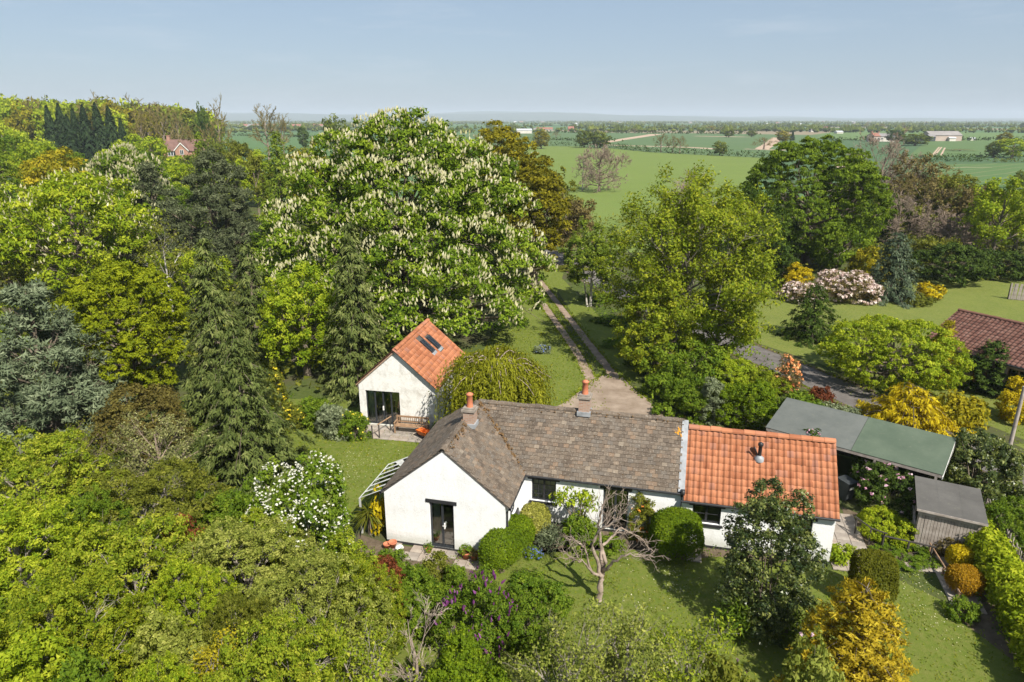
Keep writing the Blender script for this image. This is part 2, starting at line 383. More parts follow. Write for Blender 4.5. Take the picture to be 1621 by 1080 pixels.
def broad(name, px, Y, top, wpx, label, mat='mid', base=.12, n=14, rough=.34, leaf=.16, asp=.6, cover=1.5, flat=.6, bark='bark', cat='tree', group=None, seed=0, flowers=None, lobes=None, npc=24, low=-.55, twigs=1, k=2.1, mode='leaf', hang=.6, fold=.15):
    rng=np.random.default_rng(1000+seed+int(px)*7+int(Y)); o,h,R,zc=tree_root(name,px,Y,top,wpx,label,cat,group)
    l=max(leaf,px_leaf(zc,k))
    if lobes is None:
        b,g,L,sc=template('orchard' if name=='orchard_tree' else 'tree',R,h,l,asp,cover,npc,flat,mode,base,n,rough,low,hang,.34,twigs,rng); o.rotation_euler.z=rng.uniform(0,6.28)
        part_obj('trunk',b,M[bark],o,sc); part_obj('crown',g,M[mat],o,sc)
        if flowers: blossom(o,rng,L,*flowers)
        return o
    L=lobes(rng,R,h) if callable(lobes) else lobes
    g=Geo(); P,Nn=auto_foliage(g,rng,L,l,l*asp,cover,npc=npc,flat=flat,low=low,mode=mode,hang=hang,fold=fold)
    tr,trr,LP,LR=limbs_to(rng,np.asarray(L)[1:,:3] if len(L)>1 else P[:6],h,base,.028*h+.04)
    b=Geo(); b.tubes(tr,trr,8); b.tubes(LP,LR,5)
    if twigs:
        c,cr=children(rng,LP,LR,6,.45,.7,.15,4,.35); b.tubes(c,cr,4)
        c2,cr2=children(rng,c,cr,3,.5,.8,.1,3,.3); b.tubes(c2,cr2,3)
    part('trunk',b,M[bark],o,True); part('crown',g,M[mat],o)
    if flowers: blossom(o,rng,L,*flowers)
    return o
def blossom(o, rng, L, mat, n, kind, size, name='blossom', low=-.2):
    P,Nn=sample_shell(rng,L,int(n*1.55),.96,1.08,low); g=Geo()
    sc_=6.283/max(1.2,float(np.max(np.asarray(L)[:,3]))*.75); ph=rng.uniform(0,6,3); f=np.sin(P[:,0]*sc_+ph[0])*np.sin(P[:,1]*sc_+ph[1])+.6*np.sin(P[:,2]*sc_*1.3+ph[2])+rng.normal(0,1.3,len(P)); kp=np.argsort(-f)[:n]; P=P[kp]; Nn=Nn[kp]
    t=np.clip(rng.normal(.5,.25,len(P)),0,1)
    if kind=='candle':
        d=nrm(UP*1.0+Nn*.35+rng.normal(size=P.shape)*.28); s=size*rng.uniform(.5,1.35,len(P))
        Q=np.stack([P-d*(s*.2)[:,None],P+d*(s*.15)[:,None],P+d*(s*.8)[:,None]],1); R=np.stack([s*.17,s*.25,s*.05],1)
        g.tubes(Q,R,3,t)
    elif kind=='head':
        leaves(g,rng,P,Nn,size*.5,7,size*.6,size*.45,.5,'leaf',.5,.5)
    else:
        leaves(g,rng,P,Nn,size*1.2,5,size,size*.8,.5,'leaf',.5,.5)
    part(name,g,M[mat],o,kind='stuff')
def open_tree(name, px, Y, top, wpx, label, mat='fruit', bark='barkgrey', limbs=9, n2=6, n3=5, leaf=.12, lpt=5, asp=.6, base=.15, up=.15, cat='tree', group=None, seed=0, r0=None, twig_leaf=True, spread=.75, k=2.4, blob=.3, lobed=1., multi=1):
    """grown skeleton with leaves carried round its twigs"""
    rng=np.random.default_rng(2000+seed+int(px)*5+int(Y)); o,h,R,zc=tree_root(name,px,Y,top,wpx,label,cat,group)
    g_=math.pi*(3-5**.5); T=[]
    for q in range(limbs):
        zz=1-1.55*(q+.4)/limbs; a=q*g_+rng.uniform(-.5,.5); rr=math.sqrt(max(0,1-zz*zz)); s=rng.uniform(.62,.9)*lobed
        zc_=h*(base+1)/2; T.append([rr*math.cos(a)*R*s,rr*math.sin(a)*R*s,max(h*.18,zc_+zz*h*(1-base)/2*s)])
    b=Geo(); tr,trr,P,Rr=limbs_to(rng,T,h,base,r0 or (.022*h+.03))
    b.tubes(tr,trr,8)
    for mm in range(multi-1):
        off=rng.normal(0,.03*h,2); t2=tr+np.linspace(0,1,6)[:,None]*np.array([off[0]*3,off[1]*3,0])+np.array([off[0],off[1],0]); b.tubes(t2,trr*.8,8)
    b.tubes(P,Rr,5)
    c,cr=children(rng,P,Rr,n2,.5,spread,up,5,.3); b.tubes(c,cr,4)
    c2,cr2=children(rng,c,cr,n3,.5,spread,up,3,.25); b.tubes(c2,cr2,3)
    part('trunk',b,M[bark],o,True)
    if mat:
        l=max(leaf,px_leaf(zc,k)); g=Geo(); S_=np.vstack([c2[:,1:].reshape(-1,3),(c2[:,1]*.5+c2[:,2]*.5).reshape(-1,3),c[:,3:].reshape(-1,3)]); S_=S_[S_[:,2]>.1]
        nn=nrm(S_-np.array([0,0,h*.45])); leaves(g,rng,S_,nn,max(blob,l*1.3),lpt,l,l*asp,.7,'leaf',.5,.32)
        part('crown',g,M[mat],o)
    else:
        c3,cr3=children(rng,c2,cr2,4,.65,spread,up,3,.1,rmin=max(.006,zc*.00036)); b2=Geo(); b2.tubes(c3,cr3,3)
        part('crown',b2,M['twigpale' if bark=='barkpale' else 'twig'],o)
    return o
def conifer(name, px, Y, top, wpx, label, mat='cyp', droop=.35, tuft=9, l=.34, w=.09, hang=.8, p=.85, spacing=.42, nb=9, cat='tree', group=None, seed=0, bark='bark', base=.03, k=3.0, out=.55, dens=1., clear=0., smin=.0, wob=.16):
    rng=np.random.default_rng(3000+seed+int(px)*3+int(Y)); o,h,R,zc=tree_root(name,px,Y,top,wpx,label,cat,group,zmid=.4)
    b=Geo(); q=np.linspace(0,1,6); tr=np.stack([q*0,q*0,q*h*.98],1); b.tubes(tr,(.02*h+.05)*(1-.93*q),8)
    l=max(l,px_leaf(zc,k)); w=max(w,l*.32)
    z=max(h*base,clear*h); BP=[];BR=[]
    while z<h*.985:
        fr=1-z/h; r=R*(fr**p)*(1+rng.normal(0,wob*.5))+.12+smin; n=max(4,int(nb*(.45+.75*fr)))
        a0=rng.uniform(0,6.3)
        for j in range(n):
            a=a0+j*2*math.pi/n+rng.normal(0,.2); rr=r*rng.uniform(1-wob*1.6,1+wob); t=np.linspace(0,1,5)
            d=np.array([math.cos(a),math.sin(a)])
            zz=z+rng.uniform(-.2,.2)*spacing + rr*(.18*t*(1-t)*2-droop*t*t)
            BP.append(np.stack([d[0]*rr*t,d[1]*rr*t,zz],1)); BR.append((.012+.010*rr)*(1-.8*t))
        z+=spacing*(.55+.6*fr)
    BP=np.asarray(BP);BR=np.asarray(BR); BP[...,2]=np.maximum(BP[...,2],.12)
    b.tubes(BP[::2],BR[::2],3); part('trunk',b,M[bark],o,True)
    Ls=np.linalg.norm(BP[:,-1]-BP[:,0],axis=1); m=np.maximum(2,(Ls/(l*1.15)*dens*1.3).astype(int))
    i=np.repeat(np.arange(len(BP)),m); N=len(i); t=1-rng.uniform(0,1,N)**1.5*.85; f=t*4; a=np.minimum(f.astype(int),3); fr=(f-a)[:,None]
    C=BP[i,a]*(1-fr)+BP[i,a+1]*fr
    o2=nrm((BP[i,-1]-BP[i,0])*np.array([1,1,.0])); lat=np.stack([-o2[:,1],o2[:,0],o2[:,0]*0],1)
    wd=Ls[i]*.22*(1.15-t)+.08; C=C+lat*(rng.uniform(-1,1,N)*wd)[:,None]; C[:,2]-=.05
    ii=np.repeat(np.arange(N),tuft); K=len(ii); side=rng.normal(0,.55,K)[:,None]
    A=nrm(o2[ii]*out+lat[ii]*side-UP*hang+rng.normal(size=(K,3))*.22)
    CC=C[ii]+A*l*.35+rng.normal(size=(K,3))*np.array([.45,.45,.3])*l*.8
    CC[:,2]=np.maximum(CC[:,2],.06)
    nn=nrm(o2[ii]*.7+UP*.6+rng.normal(size=(K,3))*.45)
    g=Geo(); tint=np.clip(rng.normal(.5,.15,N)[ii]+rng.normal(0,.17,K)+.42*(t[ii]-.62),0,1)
    g.kites(CC,nn,A,l*rng.uniform(.7,1.3,K),w*rng.uniform(.7,1.3,K),tint); part('crown',g,M[mat],o); return o
def bush(name, px, Y, top, wpx, label, mat='mid', leaf=.1, asp=.6, cover=1.6, n=9, rough=.4, cat='shrub', group=None, seed=0, flowers=None, lobes=None, flat=.7, npc=20, k=2.3, mode='leaf', zs=1., hang=.6, depthf=1., tintv=.28):
    rng=np.random.default_rng(4000+seed+int(px)*11+int(Y*3)); o,h,R,zc=tree_root(name,px,Y,top,wpx,label,cat,group)
    l=max(leaf,px_leaf(zc,k))
    if lobes is None and mode=='leaf':
        b,g,L,sc=template('bush',R,h,l,asp,cover,npc,flat,mode,-.25,n,rough,-.5,hang,tintv,0,rng); sc=(sc[0],sc[1]*depthf,sc[2]); o.rotation_euler.z=rng.uniform(0,6.28) if depthf==1 else 0
        part_obj('stem',b,M['bark'],o,sc); part_obj('foliage',g,M[mat],o,sc)
        if flowers: blossom(o,rng,L,*flowers)
        return o
    L=lobes_round(rng,R,h,-.25,n,rough) if lobes is None else lobes
    L=np.asarray(L,float); L[:,1]*=depthf; L[:,4]*=depthf
    l=max(leaf,px_leaf(zc,k)); g=Geo(); P,Nn=auto_foliage(g,rng,L,l,l*asp,cover,npc=npc,flat=flat,low=-.5,mode=mode,hang=hang,tintv=tintv)
    b=Geo(); T=P[rng.choice(len(P),min(14,len(P)),replace=False)]*.93
    w=np.linspace(0,1,5)[None,:,None]; s=np.zeros_like(T); s[:,:2]=rng.normal(0,.12*R,(len(T),2)); mid=s+(T-s)*.4+UP*.2*h
    b.tubes((1-w)**2*s[:,None]+2*w*(1-w)*mid[:,None]+w*w*T[:,None],np.full((len(T),1),.02+.008*h)*np.linspace(1,.3,5)[None],4)
    part('stem',b,M['bark'],o,True); part('foliage',g,M[mat],o)
    if flowers: blossom(o,rng,L,*flowers)
    return o
def clipped(name, loc, radii, label, mat='box', rz=0., leaf=.09, box=False, cover=1.9, cat='shrub', power=2.6, group=None, flowers=None, k=2.0, zoff=None):
    """clipped shrub: superellipsoid shell of small leaves"""
    rng=np.random.default_rng(int(abs(loc[0]*100)+loc[1]*37)); o=empty(name,(loc[0],loc[1],0),rz,label,cat,group)
    rx,ry,rz_=radii; zc=depth(loc[1],rz_); l=max(leaf,px_leaf(zc,k)); w=l*.6
    A=2*math.pi*((rx*ry)**1.6+(rx*rz_)**1.6+(ry*rz_)**1.6)**(1/1.6)*1.35
    n=int(cover*A/(l*w*.5)); d=sph(rng,n); d[:,2]=np.abs(d[:,2])*rng.choice([1,1,1,-.25],n)
    s=(np.abs(d)**power).sum(1)**(-1/power); p=d*s[:,None]
    lump=1+.05*np.sin(p[:,0]*5+loc[0])*np.sin(p[:,1]*4.3+1)*np.sin(p[:,2]*4.7+2)+rng.normal(0,.018,n)-np.abs(rng.normal(0,.06,n))
    Pp=p*lump[:,None]*np.array([rx,ry,rz_])+np.array([0,0,rz_*.98 if zoff is None else zoff])
    keep=Pp[:,2]>.03; Pp=Pp[keep]; nn=nrm(np.sign(p[keep])*np.abs(p[keep])**(power-1)/np.array([rx,ry,rz_]))
    m=len(Pp); g=Geo(); patch=.5+.18*np.sin(Pp[:,0]*3.1+Pp[:,2]*2.2)*np.sin(Pp[:,1]*2.7+Pp[:,2]*1.7)
    g.kites(Pp,nrm(nn*.8+rng.normal(size=(m,3))*.55+UP*.2),rng.normal(size=(m,3)),l*rng.uniform(.7,1.3,m),w*rng.uniform(.7,1.3,m),np.clip(patch+rng.normal(0,.2,m),0,1))
    b=Geo(); T=Pp[rng.choice(m,10)]*.85; w_=np.linspace(0,1,4)[None,:,None]; b.tubes(T[:,None]*w_,np.full((10,1),.03)*np.linspace(1,.4,4)[None],4)
    part('stem',b,M['bark'],o,True); part('foliage',g,M[mat],o)
    if flowers: blossom(o,rng,[[0,0,rz_*.98,rx*.98,ry*.98,rz_*.98]],*flowers)
    return o
def hedge_lobes(pts, w, h, rng, step=None):
    pts=np.asarray(pts,float); L=[]
    for a,b in zip(pts[:-1],pts[1:]):
        d=np.linalg.norm(b-a); n=max(1,int(d/(step or w*.7)))
        for q in range(n):
            c=a+(b-a)*(q+.5)/n; s=rng.uniform(.93,1.07)
            L.append([c[0]+rng.normal(0,.04*w),c[1]+rng.normal(0,.04*w),h*.45*s,w*.62*s,w*.62*s,h*.56*s])
    return L
def weeping(name, px, Y, top, wpx, label, mat='willow', cat='tree'):
    rng=np.random.default_rng(77); o,h,R,zc=tree_root(name,px,Y,top,wpx,label,cat,zmid=.45)
    b=Geo(); q=np.linspace(0,1,6); b.tubes(np.stack([q*.15,q*-.1,q*h*.78],1),.16*(1-.5*q),8)
    n=60; BP=[];BR=[]
    for j in range(n):
        a=j*2.39996+rng.normal(0,.15); rr=R*rng.uniform(.35,.97); t=np.linspace(0,1,7)
        zt=h*(.62+.36*(1-(rr/R)**2)**.5*rng.uniform(.8,1.02)); zs=h*rng.uniform(.5,.78)
        z=zs+(zt-zs)*np.sin(t*math.pi*.55)-t**4*h*.12
        BP.append(np.stack([math.cos(a)*rr*t+rng.normal(0,.05,7)*t,math.sin(a)*rr*t+rng.normal(0,.05,7)*t,z],1)); BR.append(.05*(1-.75*t))
    BP=np.asarray(BP);BR=np.asarray(BR); b.tubes(BP,BR,5); part('trunk',b,M['barkpale'],o,True)
    m=4600; i=rng.integers(0,n,m); t=rng.uniform(.25,1,m); f=t*6; a=np.minimum(f.astype(int),5); fr=(f-a)[:,None]
    st=BP[i,a]*(1-fr)+BP[i,a+1]*fr+rng.normal(size=(m,3))*np.array([.28,.28,.06]); ln=np.minimum(st[:,2]-.2,rng.uniform(.5,1.0,m)*h*.62*(.35+.65*t)); ln=np.maximum(ln,.15)
    kk=15; s=np.linspace(0,1,kk); d=nrm(st*np.array([1,1,0])); 
    C=st[:,None,:]-UP*(ln[:,None,None]*s[None,:,None])+d[:,None,:]*(.22*np.sqrt(s))[None,:,None]+rng.normal(size=(m,kk,3))*.035
    C=C.reshape(-1,3); N=len(C); A=nrm(-UP+rng.normal(size=(N,3))*.35); g=Geo()
    g.kites(C,nrm(np.repeat(d,kk,0)+rng.normal(size=(N,3))*.5+UP*.3),A,.20*rng.uniform(.7,1.3,N),.065*rng.uniform(.8,1.3,N),np.clip(np.repeat(rng.normal(.5,.2,m),kk)+rng.normal(0,.15,N),0,1))
    part('crown',g,M[mat],o); return o

# ------------------------------------------------------------------ the setting: ground, fields, roads, hills
def ground_mat():
    t=NT('ground_turf'); co=t.new('ShaderNodeTexCoord').outputs['Object']; geo=t.new('ShaderNodeNewGeometry').outputs['Position']
    n1=t.noise(.35,8,.6,co); n2=t.noise(3.5,8,.7,co); n3=t.noise(28,4,.7,co)
    near=t.mix(t.ramp(n2,[(.35,(0,0,0)),(.7,(1,1,1))]),(.065,.090,.022),(.12,.145,.035)); near=t.mix(t.ramp(n1,[(.45,(0,0,0)),(.65,(1,1,1))]),near,(.10,.085,.05))
    near=t.mix(t.ramp(n3,[(.3,(.6,.6,.6)),(.8,(.0,.0,.0))]),near,(.03,.045,.012))
    sc=t.new('ShaderNodeMapping',{'Vector':co,'Scale':(1/330.,1/420.,1),'Rotation':(0,0,.45)}).outputs[0]
    vo=t.new('ShaderNodeTexVoronoi',{'Vector':sc,'Scale':1.0,'Randomness':.85},voronoi_dimensions='2D')
    rnd=t.new('ShaderNodeSeparateColor',{'Color':vo.outputs['Color']}).outputs[0]
    fld=t.ramp(rnd,[(0,(.07,.12,.055)),(.22,(.09,.155,.06)),(.45,(.12,.18,.06)),(.62,(.08,.13,.06)),(.78,(.14,.17,.065)),(.84,(.26,.20,.135)),(.93,(.075,.12,.06)),(.98,(.45,.37,.03))])
    t.n[-1].color_ramp.interpolation='CONSTANT'
    far=t.mix(t.math('MULTIPLY',t.noise(.02,6,.6,co),.35),fld,(.06,.10,.04))
    y=t.new('ShaderNodeSeparateXYZ',{'Vector':geo}).outputs[1]
    f=t.ramp(t.math('MULTIPLY',y,1/1000.),[(.15,(0,0,0)),(.16,(1,1,1))])
    t.col(t.mix(f,near,far)); t.pr(Roughness=.95); t.b.inputs['Specular IOR Level'].default_value=.1
    t.bump(n3,.5,.05); return t.m
def grass_mat(name, a, b, c, scale=1.0, stripe=None):
    t=NT(name); co=t.new('ShaderNodeTexCoord').outputs['Object']
    n1=t.noise(.55*scale,6,.6,co); n2=t.noise(4*scale,8,.75,co); n3=t.noise(45*scale,3,.7,co)
    col=t.mix(t.ramp(n1,[(.38,(0,0,0)),(.66,(1,1,1))]),a,b); col=t.mix(t.ramp(n2,[(.42,(0,0,0)),(.70,(.95,.95,.95))]),col,c)
    col=t.mix(t.ramp(n3,[(.35,(.45,.45,.45)),(.7,(0,0,0))]),col,tuple(x*.45 for x in a))
    if stripe:
        wv=t.new('ShaderNodeTexWave',{'Vector':t.new('ShaderNodeMapping',{'Vector':co,'Rotation':(0,0,.9)}).outputs[0],'Scale':.045,'Distortion':1.5,'Detail':2.0})
        col=t.mix(t.math('MULTIPLY',t.ramp(wv.outputs['Fac'],[(.90,(0,0,0)),(.98,(1,1,1))]),.4),col,(.20,.20,.10))
    t.col(col); t.pr(Roughness=.9); t.b.inputs['Specular IOR Level'].default_value=.12
    t.bump(t.math('ADD',n3,t.math('MULTIPLY',n2,.6)),.7,.06); return t.m
M['ground']=ground_mat()
M['lawn']=grass_mat('lawn_grass',(.120,.165,.022),(.152,.196,.030),(.22,.215,.062))
M['lawn2']=grass_mat('neighbour_grass',(.13,.175,.030),(.17,.205,.038),(.25,.235,.08))
M['meadow']=grass_mat('meadow_grass',(.145,.205,.046),(.165,.222,.05),(.16,.19,.05),.12)
M['wheat']=grass_mat('wheat_crop',(.085,.150,.060),(.10,.165,.066),(.105,.15,.062),.06,True)
M['wheat2']=grass_mat('wheat_crop_dark',(.085,.155,.050),(.10,.17,.055),(.11,.155,.06),.06,True)
M['plough']=plain('ploughed_soil',(.36,.25,.175),(.44,.33,.24),.05,.95)
M['gravel']=plain('gravel',(.19,.14,.10),(.30,.235,.18),.9,.95,.5,60)
M['track']=plain('worn_track',(.20,.14,.10),(.31,.235,.18),1.7,.95,.8,25)
M['asphalt']=plain('asphalt',(.10,.088,.082),(.145,.13,.12),1.5,.85,.5,60)
M['soil']=plain('bed_soil',(.075,.055,.035),(.14,.105,.07),3,.95,.8,12)
M['hill']=plain('hill_slope',(.05,.075,.035),(.08,.10,.05),.004,.95)
g=Geo()
nx=40
E_=14000.0
g.add([(-E_,-300,0),(E_,-300,0),(E_,E_,0),(-E_,E_,0)],[[0,1,2,3]]); struct('ground',g,M['ground'])
def sheet(name, pts, z, mat):
    """flat sheet from an outline; fan-triangulated from its middle"""
    P=np.array([(p[0],p[1],z) for p in pts]); c=P.mean(0); n=len(P); g=Geo()
    g.add(np.vstack([c,P]),T=[[0,1+i,1+(i+1)%n] for i in range(n)]); return struct(name,g,mat)
def G(*pp): return [gnd(px,py)[:2] for px,py in pp]
def strip(name, pts, w, z, mat, seed=0, smooth_n=8, wob=.05):
    """ribbon along a smoothed centre line with uneven edges"""
    rng=np.random.default_rng(seed); P=np.asarray(pts,float); n=len(P)
    out=[]
    for i in range(n-1):
        p0=P[max(i-1,0)];p1=P[i];p2=P[i+1];p3=P[min(i+2,n-1)]
        for t in np.linspace(0,1,smooth_n,endpoint=False):
            out.append(.5*((2*p1)+(-p0+p2)*t+(2*p0-5*p1+4*p2-p3)*t*t+(-p0+3*p1-3*p2+p3)*t**3))
    out.append(P[-1]); C=np.asarray(out); T=nrm(np.gradient(C,axis=0)); Nn=np.stack([-T[:,1],T[:,0]],1)
    ww=np.broadcast_to(np.asarray(w,float),(len(C),)) if np.ndim(w)==0 else np.interp(np.linspace(0,1,len(C)),np.linspace(0,1,len(w)),w)
    a=C+Nn*(ww/2*(1+rng.normal(0,wob,len(C))))[:,None]; b=C-Nn*(ww/2*(1+rng.normal(0,wob,len(C))))[:,None]
    V=np.stack([a,b],1).reshape(-1,2); V=np.hstack([V,np.full((len(V),1),z)]); k=np.arange(len(C)-1)*2
    g=Geo(); g.add(V,np.stack([k,k+1,k+3,k+2],1)); return struct(name,g,mat)
# far fields (2 cm apart)
far_hedge=G((700,229),(833,230.8),(912,232),(969,235),(1029,241),(1100,245),(1192,249.3),(1222,251))
sheet('meadow',far_hedge+G((1190,300),(1215,372),(1090,400),(900,400),(842,330),(800,262),(700,250)),.02,M['meadow'])
sheet('wheat_field',[p for p in far_hedge]+G((1260,236),(1300,214),(1100,211),(820,209),(700,213)),.04,M['wheat'])
strip('farm_track',G((938,229),(985,221),(1040,212.5)),[7,10,16],.06,M['plough'],1)
strip('ploughed_strip',G((955,229.5),(1020,231.5),(1090,233.5),(1140,236.5)),[8,9,9,9],.06,M['plough'],2)
strip('ploughed_strip',G((1180,236),(1225,237.5),(1262,238)),[6,8,6],.06,M['plough'],3)
strip('ploughed_strip',G((1100,215.5),(1150,216.5),(1190,217)),[14,16,14],.06,M['plough'],5)
strip('farm_track',G((1205,237),(1222,226),(1232,218)),[8,9,11],.08,M['plough'],4)
sheet('wheat_field',G((1430,262),(1560,259),(1700,258),(1700,320),(1500,320),(1430,300)),.04,M['wheat2'])
sheet('wheat_field',G((1436,249),(1466,224),(1560,223.5),(1720,224),(1720,247),(1560,248)),.04,M['wheat2'])
sheet('ploughed_strip',G((1320,258),(1352,260),(1366,268),(1362,277),(1330,276)),.03,M['plough'])
strip('field_margin',G((1432,263),(1470,264.5),(1520,265.5),(1570,265)),[1.2,1.6,1.6,1.2],.08,plain('pale_grass',(.30,.28,.15),(.36,.33,.2),.3,.95),6)
for k,(a,b) in enumerate([((1476,246),(1487,233)),((1480,246),(1491,233)),((1490,246),(1496,234))]):
    strip('tramline',G(a,b),.9,.07,M['plough'],k+10)
strip('farm_lane',G((380,213.5),(450,214.5),(500,215.5)),[5,5,5],.04,M['meadow'],7)
sheet('stubble_field',G((20,241),(62,240),(72,235.5),(22,236)),.03,plain('stubble',(.42,.36,.26),(.48,.42,.31),.1,.95))
# garden lawns, drive and lanes (4 mm apart)
sheet('lawn',[(-15.5,40.5),(-9,40),(-5.2,34.6),(-5,31),(-5.6,26.2),(-8.5,26.5),(-12,29.5),(-14.3,33)],.004,M['lawn'])
sheet('lawn',[(-1.5,22.8),(1.5,24.4),(6,24.3),(10,23.5),(13.2,22.8),(14.8,22.6),(16.4,20.6),(17.0,17),(16,13),(11,11.5),(4,12.5),(-2,15),(-6,17),(-4,20.5)],.004,M['lawn'])
sheet('lawn',[(-3,42),(2.9,38.2),(6.2,41.5),(5.6,46),(4.4,56),(4.5,67),(6.0,78),(1.5,82),(.8,66),(-2,52)],.004,M['lawn'])
sheet('lawn',[(6.2,44),(8.8,43),(9.2,52),(7.0,66),(5.2,78),(4.2,75),(5.6,60)],.008,M['lawn'])
sheet('neighbour_lawn',[(19.5,52),(22.8,46.5),(25,41),(28,36),(30,31),(40,38),(60,56),(58,74),(40,76),(26,70),(18.5,62)],.004,M['lawn2'])
sheet('neighbour_lawn',[(27.6,34),(29,29),(30,24),(36,26),(36,34)],.008,M['lawn2'])
strip('driveway_track',G((841,452),(862,484),(882,513),(912,556),(936,600),(962,634)),[.55,.58,.62,.66,.75,.9],.012,M['track'],11,wob=.09)
strip('driveway_track',G((843,430),(858,448),(872,467),(898,500),(924,534),(952,570),(975,600),(990,622)),[.55,.55,.6,.62,.66,.7,.8,.9],.012,M['track'],12,wob=.09)
sheet('driveway_apron',[(-1.5,36.2),(1.0,37.2),(3.2,39.6),(5.0,42.6),(6.3,44.6),(7.6,44.4),(8.2,41.5),(9.3,38.5),(11.5,36.0),(13,33.5),(12.5,30.5),(3,31.0),(-2,32.2)],.016,M['gravel'])
ROAD=[(28.0,20.0),(26.6,27.0),(25.4,31.5),(23.6,36.5),(21.6,42.0),(19.2,47.6),(16.6,53.6),(13.0,63.0),(8.5,78.0),(4.0,92.0),(-6.0,104.0)]
strip('lane',ROAD,3.0,.012,M['asphalt'],13,wob=.012)
def kerb(side):
    P=np.asarray(ROAD,float); T=nrm(np.gradient(P,axis=0)); Nn=np.stack([-T[:,1],T[:,0]],1)
    return P+Nn*side
strip('verge',kerb(1.75),.45,.010,M['soil'],14,wob=.35); strip('verge',kerb(-1.75),.4,.010,M['soil'],15,wob=.35)
# planting beds
sheet('flower_bed',[(-6.6,25.4),(-5.2,24.7),(-.2,23.6),(-.3,22.8),(-1.6,22.2),(-3.6,22.2),(-6.2,23)],.008,M['soil'])
sheet('flower_bed',[(.2,24.0),(1.6,24.3),(3.4,24.6),(5.4,24.2),(6.9,23.6),(8.4,23.8),(11,23.4),(11.6,24.0),(7,25.2),(1,26.6)],.008,M['soil'])
sheet('flower_bed',[(15.2,27.6),(16.9,25.6),(17.1,24.0),(16.6,23.2),(14.8,23.6),(14.4,25.0)],.008,M['soil'])
sheet('flower_bed',[(17.2,24.2),(18.6,23.2),(17.6,20),(16.6,18),(15.9,20.4),(16.8,22.2)],.008,M['soil'])
# hills on the far horizon
def hills():
    g=Geo(); xs=np.linspace(-13500,13500,150); rng=np.random.default_rng(5)
    for (y0,amp,ph) in ((9500,1.0,0.),(11500,1.35,1.7)):
        px=CX+FPX*xs/(y0*_c+CAM_H*_s)
        hh=amp*(np.interp(px,[-600,300,420,620,720,860,1000,1150,1400,1700,2400],[90,88,84,70,92,98,66,44,26,22,20])+6*np.sin(xs/700+ph)+4*np.sin(xs/260+2*ph)+rng.normal(0,1.2,len(xs)))
        V=[];Q=[]
        for j,(dy,f) in enumerate(((-1500,0.),(-900,.45),(-350,.85),(0,1.),(700,.8),(1500,0.))):
            for i,x in enumerate(xs): V.append((x,y0+dy,.1+f*hh[i]))
        n=len(xs); Q=[[j*n+i,j*n+i+1,(j+1)*n+i+1,(j+1)*n+i] for j in range(5) for i in range(n-1)]
        g.add(V,Q)
    return g
struct('hills',hills(),M['hill'],True)

# ------------------------------------------------------------------ building materials
def render_mat(name, dirt=.25, base=(.775,.78,.785)):
    t=NT(name); co=t.new('ShaderNodeTexCoord').outputs['Object']
    n=t.noise(1.6,7,.7,co); n2=t.noise(38,3,.6,co); n3=t.noise(9,6,.7,co)
    c=t.mix(t.math('MULTIPLY',t.ramp(n,[(.48,(0,0,0)),(.78,(1,1,1))]),dirt*1.6),base,(.50,.47,.42))
    c=t.mix(t.math('MULTIPLY',t.ramp(n3,[(.55,(0,0,0)),(.8,(1,1,1))]),dirt),c,(.58,.55,.50))
    st=t.noise(1.0,6,.7,t.new('ShaderNodeMapping',{'Vector':co,'Scale':(5,5,1.6)}).outputs[0]); z=t.new('ShaderNodeSeparateXYZ',{'Vector':co}).outputs[2]
    c=t.mix(t.math('MULTIPLY',t.ramp(st,[(.50,(0,0,0)),(.72,(1,1,1))]),.22+dirt*.25),c,(.58,.565,.53))
    damp=t.math('MULTIPLY',t.ramp(t.math('ADD',z,t.math('MULTIPLY',n3,-.5)),[(.0,(1,1,1)),(.42,(0,0,0))]),.55); c=t.mix(damp,c,(.36,.36,.29)); t.col(c)
    t.pr(Roughness=.85); t.bump(t.math('ADD',n2,t.math('MULTIPLY',n3,.8)),.55,.03); return t.m
def tile_mat(name, stops, use_obj, lichen=.5, lich=(.34,.30,.245), rough=.85):
    t=NT(name); co=t.new('ShaderNodeTexCoord').outputs['Object']; pos=t.new('ShaderNodeNewGeometry').outputs['Position']
    f=t.new('ShaderNodeObjectInfo').outputs['Random'] if use_obj else t.new('ShaderNodeAttribute',attribute_name='tint').outputs['Fac']
    c=t.ramp(f,stops); n=t.noise(5.5,8,.75,pos); n2=t.noise(17,5,.7,pos); n3=t.noise(1.1,5,.6,pos)
    c=t.mix(t.math('MULTIPLY',t.ramp(n3,[(.4,(0,0,0)),(.7,(1,1,1))]),.45),c,(.5,.45,.4),'MULTIPLY')
    c=t.mix(t.math('MULTIPLY',t.ramp(n2,[(.57,(0,0,0)),(.66,(1,1,1))]),lichen),c,lich)
    c=t.mix(t.math('MULTIPLY',t.ramp(n,[(.58,(0,0,0)),(.75,(1,1,1))]),lichen*.9),c,(.085,.055,.035)); t.col(c)
    t.pr(Roughness=rough); t.b.inputs['Specular IOR Level'].default_value=.2; t.bump(n2,.5,.01); return t.m
STONE=[(0,(.095,.075,.058)),(.3,(.130,.102,.078)),(.55,(.158,.124,.093)),(.8,(.128,.110,.092)),(.95,(.19,.132,.09)),(1,(.215,.178,.137))]
PANT=[(0,(.32,.118,.058)),(.35,(.40,.158,.078)),(.8,(.45,.185,.095)),(1,(.33,.15,.10))]
BRWN=[(0,(.12,.055,.043)),(.5,(.165,.08,.06)),(1,(.21,.115,.09))]
M['render']=render_mat('white_render',.26); M['render_old']=render_mat('weathered_render',1.0,(.72,.705,.67))
